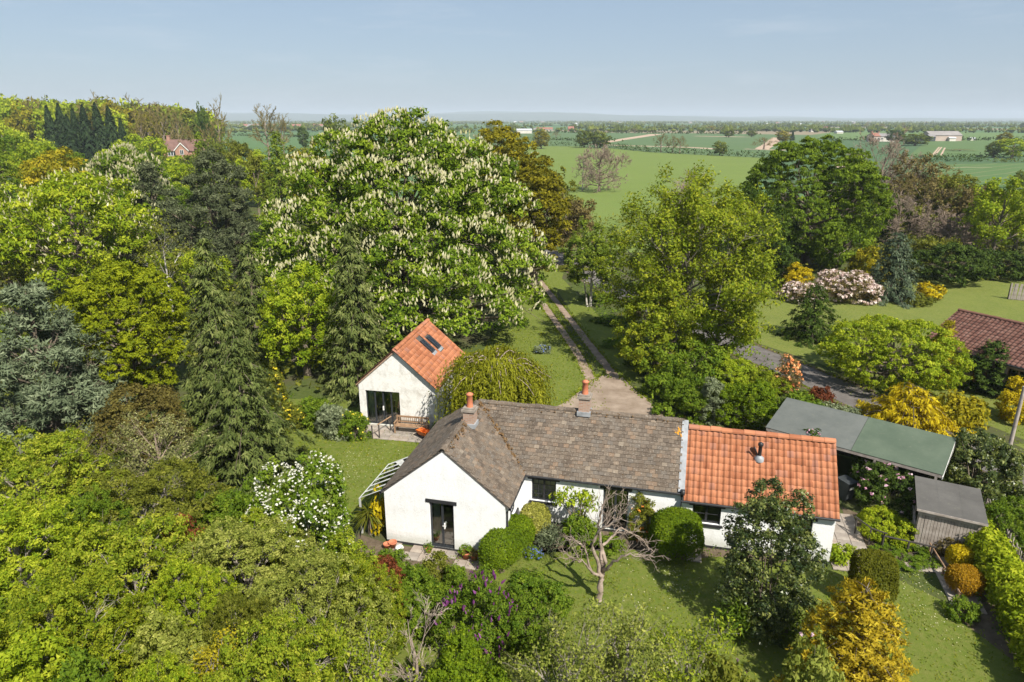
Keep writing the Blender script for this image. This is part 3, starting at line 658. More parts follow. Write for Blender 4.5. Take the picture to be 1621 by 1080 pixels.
M['tile']=tile_mat('stone_tile',STONE,True,.8); M['tile_j']=tile_mat('stone_tile_joined',STONE,False,.8)
M['pant']=tile_mat('pantile',PANT,True,.22,(.36,.20,.13)); M['pant_j']=tile_mat('pantile_joined',PANT,False,.22,(.36,.20,.13))
M['brown_j']=tile_mat('brown_tile',BRWN,False,.10,(.33,.25,.2))
M['black']=plain('black_paint',(.022,.022,.024),(.034,.034,.036),4,.45,0)
M['anth']=plain('anthracite_frame',(.03,.033,.038),None,4,.4)
M['white']=plain('white_paint',(.74,.73,.70),(.62,.61,.58),3,.5)
M['oldwhite']=plain('aged_white_paint',(.36,.36,.35),(.48,.48,.46),3,.7)
M['lead']=plain('lead_flashing',(.20,.21,.22),(.32,.33,.345),3,.5,.2,10)
M['pot']=plain('terracotta_pot',(.42,.135,.07),(.52,.19,.10),5,.75,.2)
M['mossm']=plain('moss',(.10,.055,.025),(.17,.105,.045),8,.98,.8,30)
M['lichen_orange']=plain('orange_lichen',(.62,.27,.02),(.70,.34,.03),20,.95)
M['wood']=plain('oak_wood',(.22,.13,.075),(.33,.215,.13),6,.7,.3,30)
M['wood_grey']=plain('weathered_wood',(.24,.20,.17),(.40,.35,.31),3,.9,.5,25)
M['wood_dark']=plain('dark_timber',(.035,.030,.028),(.06,.052,.045),4,.8)
M['felt_grey']=plain('felt_grey',(.088,.096,.088),(.118,.125,.114),1.4,.95,.4,60)
M['felt_green']=plain('felt_green',(.062,.085,.058),(.085,.110,.078),1.2,.95,.4,60)
M['felt_dark']=plain('felt_dark',(.062,.058,.052),(.09,.084,.076),1.5,.95,.4,60)
def felt_mat(name,a,b):
    t=NT(name); co=t.new('ShaderNodeTexCoord').outputs['Object']; n1=t.noise(.9,7,.65,co); n2=t.noise(6,6,.75,co); n3=t.noise(70,3,.6,co)
    c=t.mix(t.ramp(n1,[(.35,(0,0,0)),(.7,(1,1,1))]),a,b); c=t.mix(t.math('MULTIPLY',t.ramp(n2,[(.58,(0,0,0)),(.72,(1,1,1))]),.55),c,(.17,.165,.12)); c=t.mix(t.math('MULTIPLY',t.ramp(n2,[(.28,(1,1,1)),(.40,(0,0,0))]),.5),c,(.045,.045,.04)); t.col(c); t.pr(Roughness=.95); t.bump(t.math('ADD',n3,n2),.5,.01); return t.m
M['felt_grey']=felt_mat('felt_grey_worn',(.088,.096,.088),(.125,.132,.12)); M['felt_green']=felt_mat('felt_green_worn',(.062,.088,.058),(.09,.118,.08)); M['felt_roof']=felt_mat('felt_shed_worn',(.075,.070,.063),(.11,.103,.093))
M['slab']=plain('paving_slab',(.20,.17,.145),(.32,.28,.24),1.4,.9,.4,30)
M['slab2']=plain('paving_slab_worn',(.25,.20,.165),(.34,.29,.24),2.0,.9,.4,30)
M['curtain']=plain('curtain_cloth',(.50,.55,.47),(.58,.62,.54),2,.9)
M['blind']=plain('slatted_blind',(.55,.50,.40),(.66,.61,.50),3,.8)
M['floor']=plain('room_floor',(.18,.12,.075),(.24,.17,.11),2,.6)
M['plaster']=plain('room_plaster',(.42,.40,.36),None,2,.9)
M['orangewood']=plain('pine_furniture',(.42,.20,.075),(.50,.26,.10),5,.5)
M['binp']=plain('bin_plastic',(.03,.034,.036),(.045,.05,.052),2,.5)
M['brown_brick']=None
def brick_mat(name, a, b, mortar, scale=1.0):
    t=NT(name); co=t.new('ShaderNodeTexCoord').outputs['Object']; s=t.new('ShaderNodeSeparateXYZ',{'Vector':co})
    v=t.new('ShaderNodeCombineXYZ',{0:t.math('ADD',s.outputs[0],s.outputs[1]),1:s.outputs[2]}).outputs[0]
    br=t.new('ShaderNodeTexBrick',{'Vector':v,'Color1':(*a,1),'Color2':(*b,1),'Mortar':(*mortar,1),'Scale':scale,'Mortar Size':.012,'Brick Width':.225,'Row Height':.075})
    t.col(t.mix(t.math('MULTIPLY',t.noise(3,6,.7,co),.5),br.outputs[0],(.16,.11,.08))); t.pr(Roughness=.9); t.bump(br.outputs['Fac'],-.4,.01); return t.m
M['brick']=brick_mat('chimney_brick',(.33,.18,.12),(.42,.26,.18),(.38,.33,.28))
M['redbrick']=brick_mat('red_brick',(.36,.12,.07),(.44,.17,.095),(.40,.33,.27))
M['pinkbrick']=brick_mat('pink_brick',(.44,.30,.24),(.52,.37,.30),(.50,.42,.36))
def glass_mat():
    t=NT('window_glass'); tr=t.new('ShaderNodeBsdfTransparent',{'Color':(.90,.93,.92,1)}); gl=t.new('ShaderNodeBsdfGlossy',{'Color':(.9,.93,.95,1),'Roughness':.02})
    fr=t.new('ShaderNodeFresnel',{'IOR':1.52}); ms=t.new('ShaderNodeMixShader'); t.l.new(t.math('ADD',fr.outputs[0],.05),ms.inputs[0]); t.l.new(tr.outputs[0],ms.inputs[1]); t.l.new(gl.outputs[0],ms.inputs[2]); t.l.new(ms.outputs[0],t.out.inputs[0]); return t.m
M['glass']=glass_mat()
M['farglass']=plain('far_window_glass',(.05,.06,.07),None,3,.1,spec=.6)

# ------------------------------------------------------------------ building helpers (house-local coordinates)
class Wall:
    """a straight wall face from a to b (outside on the right-hand side when walking a->b)"""
    def __init__(s,a,b):
        s.a=np.array([a[0],a[1],0.]); d=np.array([b[0]-a[0],b[1]-a[1],0.]); s.L=np.linalg.norm(d); s.d=d/s.L; s.n=np.array([s.d[1],-s.d[0],0.])
    def p(s,x,out,z): return s.a+s.d*x+s.n*out+UP*z
    def box(s,g,x0,x1,o0,o1,z0,z1,tint=.5): g.obox(s.p((x0+x1)/2,(o0+o1)/2,(z0+z1)/2),s.d,s.n,UP,x1-x0,o1-o0,z1-z0,tint)
    def build(s,g,z0,z1,openings=(),th=.25):
        xs=sorted({0.,s.L,*[v for o in openings for v in o[:2]]}); zs=sorted({z0,z1,*[v for o in openings for v in o[2:4]]})
        for xa,xb in zip(xs[:-1],xs[1:]):
            run=None
            for za,zb in zip(zs[:-1],zs[1:]):
                m=((xa+xb)/2,(za+zb)/2); hole=any(o[0]<m[0]<o[1] and o[2]<m[1]<o[3] for o in openings)
                if hole:
                    if run: s.box(g,xa,xb,-th,0,run[0],run[1]); run=None
                else: run=(run[0] if run else za,zb)
            if run: s.box(g,xa,xb,-th,0,run[0],run[1])
def window(parent,W,x0,x1,z0,z1,cols,rows,frame='black',lintel=True,sill=True,name='window',leafs=2,inset=.10,fw=.06,bar=.028,lx=.16,door=False,label=None):
    g=Geo(); o=-inset
    W.box(g,x0,x0+fw,o-.05,o,z0,z1); W.box(g,x1-fw,x1,o-.05,o,z0,z1); W.box(g,x0+fw,x1-fw,o-.05,o,z1-fw,z1); W.box(g,x0+fw,x1-fw,o-.05,o,z0,z0+fw*(1.6 if door else 1))
    n=leafs; lw=(x1-x0-2*fw)/n
    for i in range(1,n): W.box(g,x0+fw+lw*i-.045,x0+fw+lw*i+.045,o-.045,o+.006,z0+fw,z1-fw)
    zz0=z0+fw*(1.6 if door else 1); zz1=z1-fw
    panes=[]
    for i in range(n):
        a=x0+fw+lw*i+(.045 if i else 0); b=x0+fw+lw*(i+1)-(.045 if i<n-1 else 0)
        for c in range(cols):
            for r in range(rows):
                panes.append((a+(b-a)*c/cols+bar/2*(c>0),a+(b-a)*(c+1)/cols-bar/2*(c<cols-1),zz0+(zz1-zz0)*r/rows+bar/2*(r>0),zz0+(zz1-zz0)*(r+1)/rows-bar/2*(r<rows-1)))
        for c in range(1,cols): W.box(g,a+(b-a)*c/cols-bar/2,a+(b-a)*c/cols+bar/2,o-.04,o-.004,zz0,zz1)
        for r in range(1,rows): W.box(g,a,b,o-.038,o-.006,zz0+(zz1-zz0)*r/rows-bar/2,zz0+(zz1-zz0)*r/rows+bar/2)
    w=part(name,g,M[frame],parent,label=label)
    for (a,b,c,d) in panes:
        q=Geo(); W.box(q,a,b,o-.028,o-.02,c,d); part('pane',q,M['glass'],w)
    if lintel: q=Geo(); W.box(q,x0-lx,x1+lx,-.06,.035,z1+.002,z1+.15); part('lintel',q,M['black'],w)
    if sill: q=Geo(); W.box(q,x0-.09,x1+.09,-inset,.08,z0-.10,z0-.002); part('sill',q,M['black'],w)
    return w
def frame_on(o, s, t):
    s=nrm(np.asarray(s,float)); t=nrm(np.asarray(t,float)); n=np.cross(s,t); return np.asarray(o,float),s,t,n
def mat4(o,s,t,n):
    return Matrix(((s[0],t[0],n[0],o[0]),(s[1],t[1],n[1],o[1]),(s[2],t[2],n[2],o[2]),(0,0,0,1)))
def tile_geo(w=.225,l=.30,th=.032,lift=.034):
    g=Geo(); V=[(-w/2,-.02,lift),(w/2,-.02,lift),(w/2,l,.004),(-w/2,l,.004),(-w/2,-.02,lift+th),(w/2,-.02,lift+th),(w/2,l,.004+th*.7),(-w/2,l,.004+th*.7)]
    return g.add(V,[[0,3,2,1],[4,5,6,7],[0,1,5,4],[1,2,6,5],[2,3,7,6],[3,0,4,7]])
def pantile_geo(w=.255,l=.40,th=.022,lift=.03,m=8,amp=.027):
    g=Geo(); x=np.linspace(-w/2-.012,w/2+.012,m); z=amp*np.sin((x/w)*2*math.pi)+amp*.35*np.sin((x/w)*4*math.pi)
    a=np.stack([x,np.full(m,-.03),z+lift],1); b=np.stack([x,np.full(m,l),z+.006],1); c=a-np.array([0,0,th])
    V=np.vstack([a,b,c]); i=np.arange(m-1)
    return g.add(V,np.vstack([np.stack([i,i+1,m+i+1,m+i],1),np.stack([2*m+i,2*m+i+1,i+1,i],1)]))
def transform_geo(base, mats, tints, out):
    V=np.vstack(base.v); q=np.vstack(base.q)
    n=len(mats); A=np.array([[list(r) for r in m] for m in mats])
    P=np.einsum('nij,vj->nvi',A[:,:3,:3],V)+A[:,None,:3,3]
    Q=(q[None]+len(V)*np.arange(n)[:,None,None]).reshape(-1,4)
    out.add(P.reshape(-1,3),Q,tint=np.repeat(tints,len(V)))
def lay(fr, t_len, gauge, width, sfun, rng, bond=True, jit=1.):
    """tile seats on a roof slope; sfun(t) gives the two ends of the course"""
    o,s,t,n=fr; out=[]; rows=int(round(t_len/gauge)); gg=t_len/rows
    for r in range(rows):
        tt=r*gg; a,b=sfun(tt+gg*.4); off=(width/2 if (bond and r%2) else 0)
        x=a+width/2-off
        # courses start from a fixed grid so that the joints line up
        x=math.floor((a)/width)*width+width/2+off
        while x<b+width*.2:
            if a-width*.35<=x<=b+width*.02:
                p=o+s*x+t*(tt+rng.normal(0,.006)*jit)+n*(rng.uniform(0,.006)*jit); an=rng.normal(0,.012)*jit
                s2=s*math.cos(an)+t*math.sin(an); t2=t*math.cos(an)-s*math.sin(an); t2=nrm(t2+n*rng.normal(0,.012)*jit); n2=np.cross(s2,t2)
                out.append((p,mat4(p,s2,t2,n2)))
            x+=width
    return out
def ridge_tiles(name,a,b,r,step,mat,parent,rng,tilt=0.):
    a=np.asarray(a,float);b=np.asarray(b,float); L=np.linalg.norm(b-a); n=int(L/step); d=(b-a)/L; side=nrm(np.cross(d,UP)); up=np.cross(side,d)
    ang=np.linspace(-.15,math.pi+.15,7)
    g=Geo(); P0=[];
    for xx,k in ((-step*.51,1.06),(step*.5,1.0)):
        for an in ang: P0.append(np.array([xx,math.cos(an)*r*k,math.sin(an)*r*k*.8]))
    for an in ang: P0.append(np.array([-step*.51,math.cos(an)*r*.82,math.sin(an)*r*.66]))
    i=np.arange(6); g.add(P0,np.vstack([np.stack([i,7+i,8+i,i+1],1),np.stack([14+i,i,i+1,15+i],1)]))
    me=g.mesh(name,mat,False)
    for k in range(n):
        c=a+d*((k+.5)*L/n)+up*rng.normal(0,.006); o=part(name,me,None,parent); o.matrix_local=mat4(c,d,side,up) if np.dot(np.cross(d,side),up)>0 else mat4(c,d,-side,up)
def lumps_along(pts, n, spread, r, rng, up=.02):
    P=np.asarray(pts,float); i=rng.integers(0,len(P)-1,n); t=rng.uniform(0,1,n)[:,None]; C=P[i]*(1-t)+P[i+1]*t+rng.normal(size=(n,3))*spread; C[:,2]+=up; return C
def gutter(parent,a,b,r=.055,name='gutter'):
    g=Geo(); g.tubes(np.array([a,b],float),np.array([r,r]),8); return part(name,g,M['black'],parent,True)

# ------------------------------------------------------------------ the cottage
PHI=math.radians(-13.6); HO=(-5.28,24.85)
def build_cottage():
    rng=np.random.default_rng(42)
    C=empty('cottage',(HO[0],HO[1],0),PHI,'long white L-shaped cottage with mossy stone-tiled roof and an orange pantiled end','house')
    ZE,ZR=2.45,4.58; UR=2.6; VR=5.1; U1=5.15; VF=2.95; UE=12.0; VB=7.25
    # walls, each one a part
    gw=Wall((0,0),(U1,0)); g=Geo(); gd=(1.96,3.0,.06,2.2)
    gw.build(g,0,ZE-.03,[gd]); g.extrude([(0,0,ZE-.03),(U1,0,ZE-.03),(U1/2+.02,0,ZR-.045)],(0,.25,0)); part('gable_wall',g,M['render'],C)
    ww=Wall((U1,.25),(U1,VF)); g=Geo(); sw=(.62,1.75,1.15,2.18); ww.build(g,0,ZE-.03,[sw]); part('wing_wall',g,M['render'],C)
    mw=Wall((U1-.25,VF),(UE,VF)); g=Geo(); o1=(5.60-U1+.25,6.68-U1+.25,1.08,2.13); o2=(8.72-U1+.25,9.78-U1+.25,.12,2.08)
    mw.build(g,0,ZE-.03,[o1,o2]); part('front_wall',g,M['render'],C)
    lw=Wall((0,VB),(0,.25)); g=Geo(); lw.build(g,0,ZE-.03,[]); part('side_wall',g,M['render'],C)
    bw=Wall((UE,VB),(.25,VB)); g=Geo(); bw.build(g,0,ZE-.03,[]); part('back_wall',g,M['render'],C)
    pw=Geo(); pw.extrude([(UE-.15,VF+.01,0),(UE-.15,VB-.26,0),(UE-.15,VB-.26,ZE),(UE-.15,VR,ZR-.05),(UE-.15,VF+.01,ZE)],(.14,0,0)); part('party_wall',pw,M['render'],C)
    g=Geo(); g.box(.0,U1,-.012,.0,.0,.13); g.box(U1,U1+.012,.0,VF,.0,.13); g.box(U1+.0,UE,VF-.012,VF,0,.13); part('plinth',g,M['black'],C)
    g=Geo(); g.box(.26,U1-.26,.26,VB-.3,.0,.05); g.box(U1-.2,UE-.2,VF+.26,VB-.3,0,.05); part('room_floor',g,M['floor'],C)
    # openings
    window(C,gw,*gd,1,1,frame='anth',name='patio_door',sill=False,door=True,fw=.075,leafs=2,lx=.14)
    window(C,ww,*sw,2,3); window(C,mw,*o1,2,4); window(C,mw,*o2,1,1,frame='anth',name='patio_door',door=True,sill=False,fw=.07,lx=.14)
    g=Geo(); gw.box(g,2.56,2.60,-.10,-.02,1.0,1.25); gw.box(g,2.50,2.60,-.04,-.015,1.12,1.15); part('door_handle',g,M['white'],C)
    # extension
    X0,X1=12.02,17.86; EF=2.75; ER=4.95; EZ,EZR=2.28,4.36; EB=7.1
    ew=Wall((X0-.05,EF),(X1,EF)); g=Geo(); e1=(12.42-X0+.05,13.55-X0+.05,1.13,1.93); e2=(16.0-X0+.05,17.05-X0+.05,1.0,1.86); ew.build(g,0,EZ-.03,[e1,e2]); part('front_wall',g,M['render'],C)
    xw=Wall((X1,EF+.25),(X1,EB)); g=Geo(); xw.build(g,0,EZ-.03,[]); g.extrude([(X1,EF,EZ-.03),(X1,EB,EZ-.03),(X1,ER,EZR-.08)],(-.25,0,0)); part('end_wall',g,M['render'],C)
    bw2=Wall((X1-.25,EB),(X0,EB)); g=Geo(); bw2.build(g,0,EZ-.03,[]); part('back_wall',g,M['render'],C)
    g=Geo(); g.box(X0,X1,EF-.012,EF,0,.12); part('plinth',g,M['black'],C); g=Geo(); g.box(X0+.1,X1-.3,EF+.3,EB-.3,0,.05); part('room_floor',g,M['floor'],C)
    window(C,ew,*e1,1,2,lx=.15); window(C,ew,*e2,1,2,lx=.15)
    # main roof deck and tiles
    t1=math.hypot(UR+.08,ZR-ZE+.06)
    ov=.10; sl_w=(ZR-ZE)/UR; sl_m=(ZR-ZE)/(VR-VF); we=ZE-ov*sl_w; me_=ZE-ov*sl_m
    deck=Geo()
    A=(UR,-.015,ZR);B=(UR,VR,ZR);Cc=(U1+.05+ov,-.07,ZE-(U1+.05+ov-2*UR)*sl_w)
    val=(2*UR+ov,VF-ov*sl_w/sl_m,we)
    deck.extrude([A,B,val,(2*UR+ov,-.015,we)],(0,0,-.05))
    deck.extrude([A,(-ov,-.015,we),(-ov,VB+ov,we),B],(0,0,-.05))
    deck.extrude([B,(UE,VR,ZR),(UE,VF-ov,me_),(2*UR+ov,VF-ov,me_)],(0,0,-.052))
    deck.extrude([B,(-ov,VB+ov,we),(UE,VB+ov,me_),(UE,VR,ZR)],(0,0,-.052))
    roof=part('stone_tiled_roof',deck,M['felt_dark'],C)
    seats=[]
    # main front slope: s along +u, t up the slope
    tl=math.hypot(VR-VF+ov,ZR-me_); fr=frame_on((0,VF-ov,me_),(1,0,0),(0,VR-VF+ov,ZR-me_))
    def sf(t): f=t/tl; return (2*UR+ov)+(UR-2*UR-ov)*f-.02, UE-.22
    seats+=lay(fr,tl,.178,.235,sf,rng,jit=1.7)
    tw=math.hypot(UR+ov,ZR-we); fr=frame_on((2*UR+ov,0,we),(0,1,0),(-(UR+ov),0,ZR-we))
    def sw_(t): f=t/tw; return .06, VF+(VR-VF)*f-.02
    seats+=lay(fr,tw,.178,.235,sw_,rng,jit=2.)
    fr=frame_on((-ov,VB,we),(0,-1,0),(UR+ov,0,ZR-we))
    def sl(t): f=t/tw; return (VB-VR)*f, VB-.10
    left=lay(fr,tw,.178,.235,sl,rng)
    fr=frame_on((UE,VB+ov,me_),(-1,0,0),(0,-(VB+ov-VR),ZR-me_)); tb=math.hypot(VB+ov-VR,ZR-me_)
    def sb(t): f=t/tb; return .2,UE-UR*f-.1
    back=lay(fr,tb,.178,.235,sb,rng)
    cl=np.array([-HO[0],-HO[1]]); ca=np.array([cl@np.array([math.cos(PHI),math.sin(PHI)]),cl@np.array([-math.sin(PHI),math.cos(PHI)]),CAM_H])
    seats.sort(key=lambda s:np.linalg.norm(s[0]-ca))
    tme=tile_geo().mesh('tile',M['tile'])
    for p,m in seats[:300]:
        o=part('tile',tme,None,roof); o.matrix_local=m
    g=Geo(); rest=[m for _,m in seats[300:]+left+back]; transform_geo(tile_geo(),rest,rng.uniform(0,1,len(rest)),g); part('tile_courses',g,M['tile_j'],roof,kind='stuff')
    ridge_tiles('ridge_tile',(UR+.1,VR,ZR+.01),(UE-.2,VR,ZR+.01),.13,.42,M['tile'],roof,rng)
    ridge_tiles('ridge_tile',(UR,-.06,ZR+.01),(UR,2.7,ZR+.01),.13,.42,M['tile'],roof,rng); ridge_tiles('ridge_tile',(UR,3.4,ZR+.01),(UR,VR-.1,ZR+.01),.13,.42,M['tile'],roof,rng)
    g=Geo(); c=lumps_along([(UR,VR,ZR+.02),val],230,.055,.05,rng,.06); g.lumps(c,rng.uniform(.03,.085,len(c)),rng,rng.uniform(0,1,len(c)))
    c=lumps_along([(UR+.15,.2,ZR),(UR+.15,4.9,ZR)],150,.09,.05,rng,-.03); g.lumps(c,rng.uniform(.02,.06,len(c)),rng,rng.uniform(0,1,len(c)))
    c=lumps_along([(UR+.4,VR-.1,ZR-.04),(UE-.4,VR-.1,ZR-.04)],150,.06,.05,rng,0); g.lumps(c,rng.uniform(.02,.05,len(c)),rng,rng.uniform(0,1,len(c)))
    k=330; f=rng.uniform(0,1,k); aa=2*UR+ov-(UR+ov)*f; uu=aa+(UE-.3-aa)*rng.uniform(0,1,k); vv=VF-ov+f*(VR-VF+ov); g.lumps(np.stack([uu,vv,me_+f*(ZR-me_)+.05],1),rng.uniform(.012,.035,k),rng,rng.uniform(0,1,k))
    # moss cushions scattered on the wing slope
    k=420; f=rng.uniform(0,1,k)**.8; v=rng.uniform(0,1,k); uu=2*UR+ov-f*(UR+ov); vv=v*(VF+(VR-VF)*f); zz=we+f*(ZR-we)
    g.lumps(np.stack([uu,vv,zz+.045],1),rng.uniform(.015,.05,k),rng,rng.uniform(0,1,k)); part('moss',g,M['mossm'],roof,kind='stuff')
    g=Geo(); c=np.array([[UE-.36,VR-.42,ZR-.36]])+rng.normal(size=(26,3))*np.array([.09,.06,.06]); c[:,2]=ZR-(VR-c[:,1])*sl_m+.06; g.lumps(c,rng.uniform(.03,.06,26),rng,rng.uniform(0,1,26)); part('lichen_patch',g,M['lichen_orange'],roof)
    # extension roof
    dk=Geo(); eo=.12; esl=(EZR-EZ)/(ER-EF); ez0=EZ-eo*esl
    dk.extrude([(X0-.02,ER,EZR),(X1+.06,ER,EZR),(X1+.06,EF-eo,ez0),(X0-.02,EF-eo,ez0)],(0,0,-.06)); dk.extrude([(X0-.02,ER,EZR),(X0-.02,EB+eo,ez0+.02),(X1+.06,EB+eo,ez0+.02),(X1+.06,ER,EZR)],(0,0,-.06))
    r2=part('pantiled_roof',dk,M['felt_dark'],C)
    te=math.hypot(ER-EF+eo,EZR-ez0); fr=frame_on((0,EF-eo,ez0+.02),(1,0,0),(0,ER-EF+eo,EZR-ez0)); wd=.236
    sts=lay(fr,te,.30,wd,lambda t:(X0+.10,X1+.06),rng,False,.7); pme=pantile_geo(wd).mesh('pantile',M['pant'],True)
    for p,m in sts: o=part('pantile',pme,None,r2); o.matrix_local=m
    fr=frame_on((0,EB+eo,ez0+.02),(-1,0,0),(0,-(EB+eo-ER),EZR-ez0)); tb=math.hypot(EB+eo-ER,EZR-ez0)
    bk=lay(fr,tb,.305,wd,lambda t:(-X1-.06,-X0-.1),rng,False,.7); g=Geo(); transform_geo(pantile_geo(wd),[m for _,m in bk],rng.uniform(0,1,len(bk)),g); part('back_pantiles',g,M['pant_j'],r2,True,'stuff')
    ridge_tiles('ridge_tile',(X0+.05,ER,EZR+.03),(X1+.08,ER,EZR+.03),.15,.44,M['pant'],r2,rng)
    # verge of lead between the roofs
    g=Geo(); up=nrm(np.array([0,VR-VF+ov,ZR-me_])); nn=np.cross((1,0,0),up)
    g.obox((UE-.08,(VR+VF-ov)/2,(ZR+me_)/2+.05),(1,0,0),up,nn,.26,tl,.05); part('lead_flashing',g,M['lead'],C)
    # gutters, pipes
    gutter(C,(2*UR+ov+.06,VF-ov-.05,me_-.02),(UE,VF-ov-.05,me_-.02)); gutter(C,(2*UR+ov+.05,-.05,we-.02),(2*UR+ov+.05,VF-.2,we-.02)); gutter(C,(X0-.1,EF-eo-.06,ez0-.03),(X1+.1,EF-eo-.06,ez0-.03)); gutter(C,(-ov-.05,-.05,we-.02),(-ov-.05,VB,we-.02))
    g=Geo(); g.tubes(np.array([(U1+.16,.12,we-.05),(U1+.06,.12,we-.25),(U1+.06,.12,.1)]),np.array([.04]*3),8); part('downpipe',g,M['black'],C,True)
    g=Geo(); g.tubes(np.array([(UE-.02,VF-.16,me_+.05),(UE-.02,VF-.08,2.0),(UE-.02,VF-.08,.1)]),np.array([.07,.05,.045]),8); g.obox((UE-.02,VF-.14,me_+.02),(1,0,0),(0,1,0),UP,.16,.14,.3); part('downpipe',g,M['black'],C,True)
    # chimneys
    for (u,v,zb,zt,pot) in ((2.83,3.02,4.2,5.06,.72),(7.53,VR,4.35,5.28,.72)):
        g=Geo(); g.box(u-.24,u+.24,v-.24,v+.24,zb,zt); c=part('chimney',g,M['brick'],C)
        g=Geo(); g.box(u-.30,u+.30,v-.30,v+.30,zt+.001,zt+.10); g.box(u-.24,u+.24,v-.24,v+.24,zt+.101,zt+.17); part('chimney_cap',g,plain('chimney_mortar',(.20,.17,.14),(.30,.26,.22),6,.95),c)
        g=Geo(); g.lathe([(.15,zt+.16),(.135,zt+.3),(.125,zt+pot-.05),(.15,zt+pot-.03),(.15,zt+pot),(.17,zt+pot+.03),(.06,zt+pot+.09),(.0,zt+pot+.10)],(u,v,0),14); part('chimney_pot',g,M['pot'],c,True)
        g=Geo(); g.lathe([(.40,zb+.02),(.36,zb+.12),(.27,zb+.34),(.25,zb+.36)],(u,v,0),4)
        g=Geo(); g.box(u-.30,u+.30,v-.31,v+.31,zb+.12,zb+.32); part('flashing',g,M['lead'],c)
    fz=EZR-(ER-4.15)*esl; g=Geo(); g.lathe([(.20,fz-.05),(.19,fz+.10),(.10,fz+.16),(.08,fz+.2)],(14.95,4.15,0),14); fl=part('flue',g,M['lead'],C,True)
    g=Geo(); g.lathe([(.075,fz+.12),(.075,fz+.62),(.11,fz+.64),(.11,fz+.74),(.02,fz+.80)],(14.95,4.15,0),14); g.obox((14.78,4.1,fz+.42),(1,0,0),(0,1,0),nrm(np.array([-.4,0,1.])),.05,.05,.34); part('flue_pipe',g,M['black'],fl,True)
    # glazed lean-to on the far side of the wing
    g=Geo(); hi=lambda v:np.array([-.12,v,2.32]); lo=lambda v:np.array([-1.30,v,1.72])
    vs=np.linspace(.35,3.4,7)
    lt=Geo(); lt.obox((-1.30,(vs[0]+vs[-1])/2,1.70),(1,0,0),(0,1,0),UP,.05,vs[-1]-vs[0]+.1,.06); root=part('glazed_lean_to',lt,M['oldwhite'],C)
    for v in vs: q=Geo(); q.tubes(np.array([hi(v),lo(v)]),np.array([.022,.022]),4); part('glazing_bar',q,M['oldwhite'],root)
    for a,b in zip(vs[:-1],vs[1:]):
        q=Geo(); q.extrude([hi(a+.03),hi(b-.03),lo(b-.03),lo(a+.03)],(0,0,-.008)); part('roof_pane',q,M['glass'],root)
    for v in (vs[0],vs[3],vs[-1]): q=Geo(); q.box(-1.335,-1.265,v-.035,v+.035,0,1.66); part('post',q,M['oldwhite'],root)
    return C
cot=build_cottage()
def hloc(u,v,z=0): return (HO[0]+math.cos(PHI)*u-math.sin(PHI)*v, HO[1]+math.sin(PHI)*u+math.cos(PHI)*v, z)
def wavy_curtain(x0,x1,y,z0,z1,n=24,amp=.03):
    g=Geo(); x=np.linspace(x0,x1,n); yy=y+amp*np.sin(np.arange(n)*1.9); V=np.vstack([np.stack([x,yy,np.full(n,z0)],1),np.stack([x,yy,np.full(n,z1)],1)]); V=np.vstack([V,V+np.array([0,.012,0])])
    i=np.arange(n-1); q=np.stack([i,i+1,n+i+1,n+i],1); g.add(V,np.vstack([q,q+2*n])); return g
def cottage_thing(name,g,mat,label,cat):
    o=part(name,g,mat,None); o.location=(HO[0],HO[1],0); o.rotation_euler=(0,0,PHI); return tag(o,label,cat)
cottage_thing('curtain',wavy_curtain(2.02,2.30,.30,.06,2.2),M['curtain'],'pale green curtain drawn aside inside the gable glass door','curtain')
g=Geo(); g.box(2.75,3.3,1.0,1.5,.051,.95); g.box(2.70,3.35,.95,1.55,.951,.99); g.box(2.78,3.27,.975,.998,.15,.5); g.box(2.78,3.27,.975,.998,.54,.88)
cottage_thing('cabinet',g,M['orangewood'],'orange wooden cabinet seen through the gable glass door','cabinet')
g=Geo()
for k in range(9): g.obox((6.14,VFB:=3.16,1.12+.115*k),(1,0,0),nrm(np.array([0,.5,.9])),nrm(np.array([0,-.9,.5])),1.0,.10,.01)
cottage_thing('window_blind',g,M['blind'],'cream slatted blind behind the small-paned window','blind')

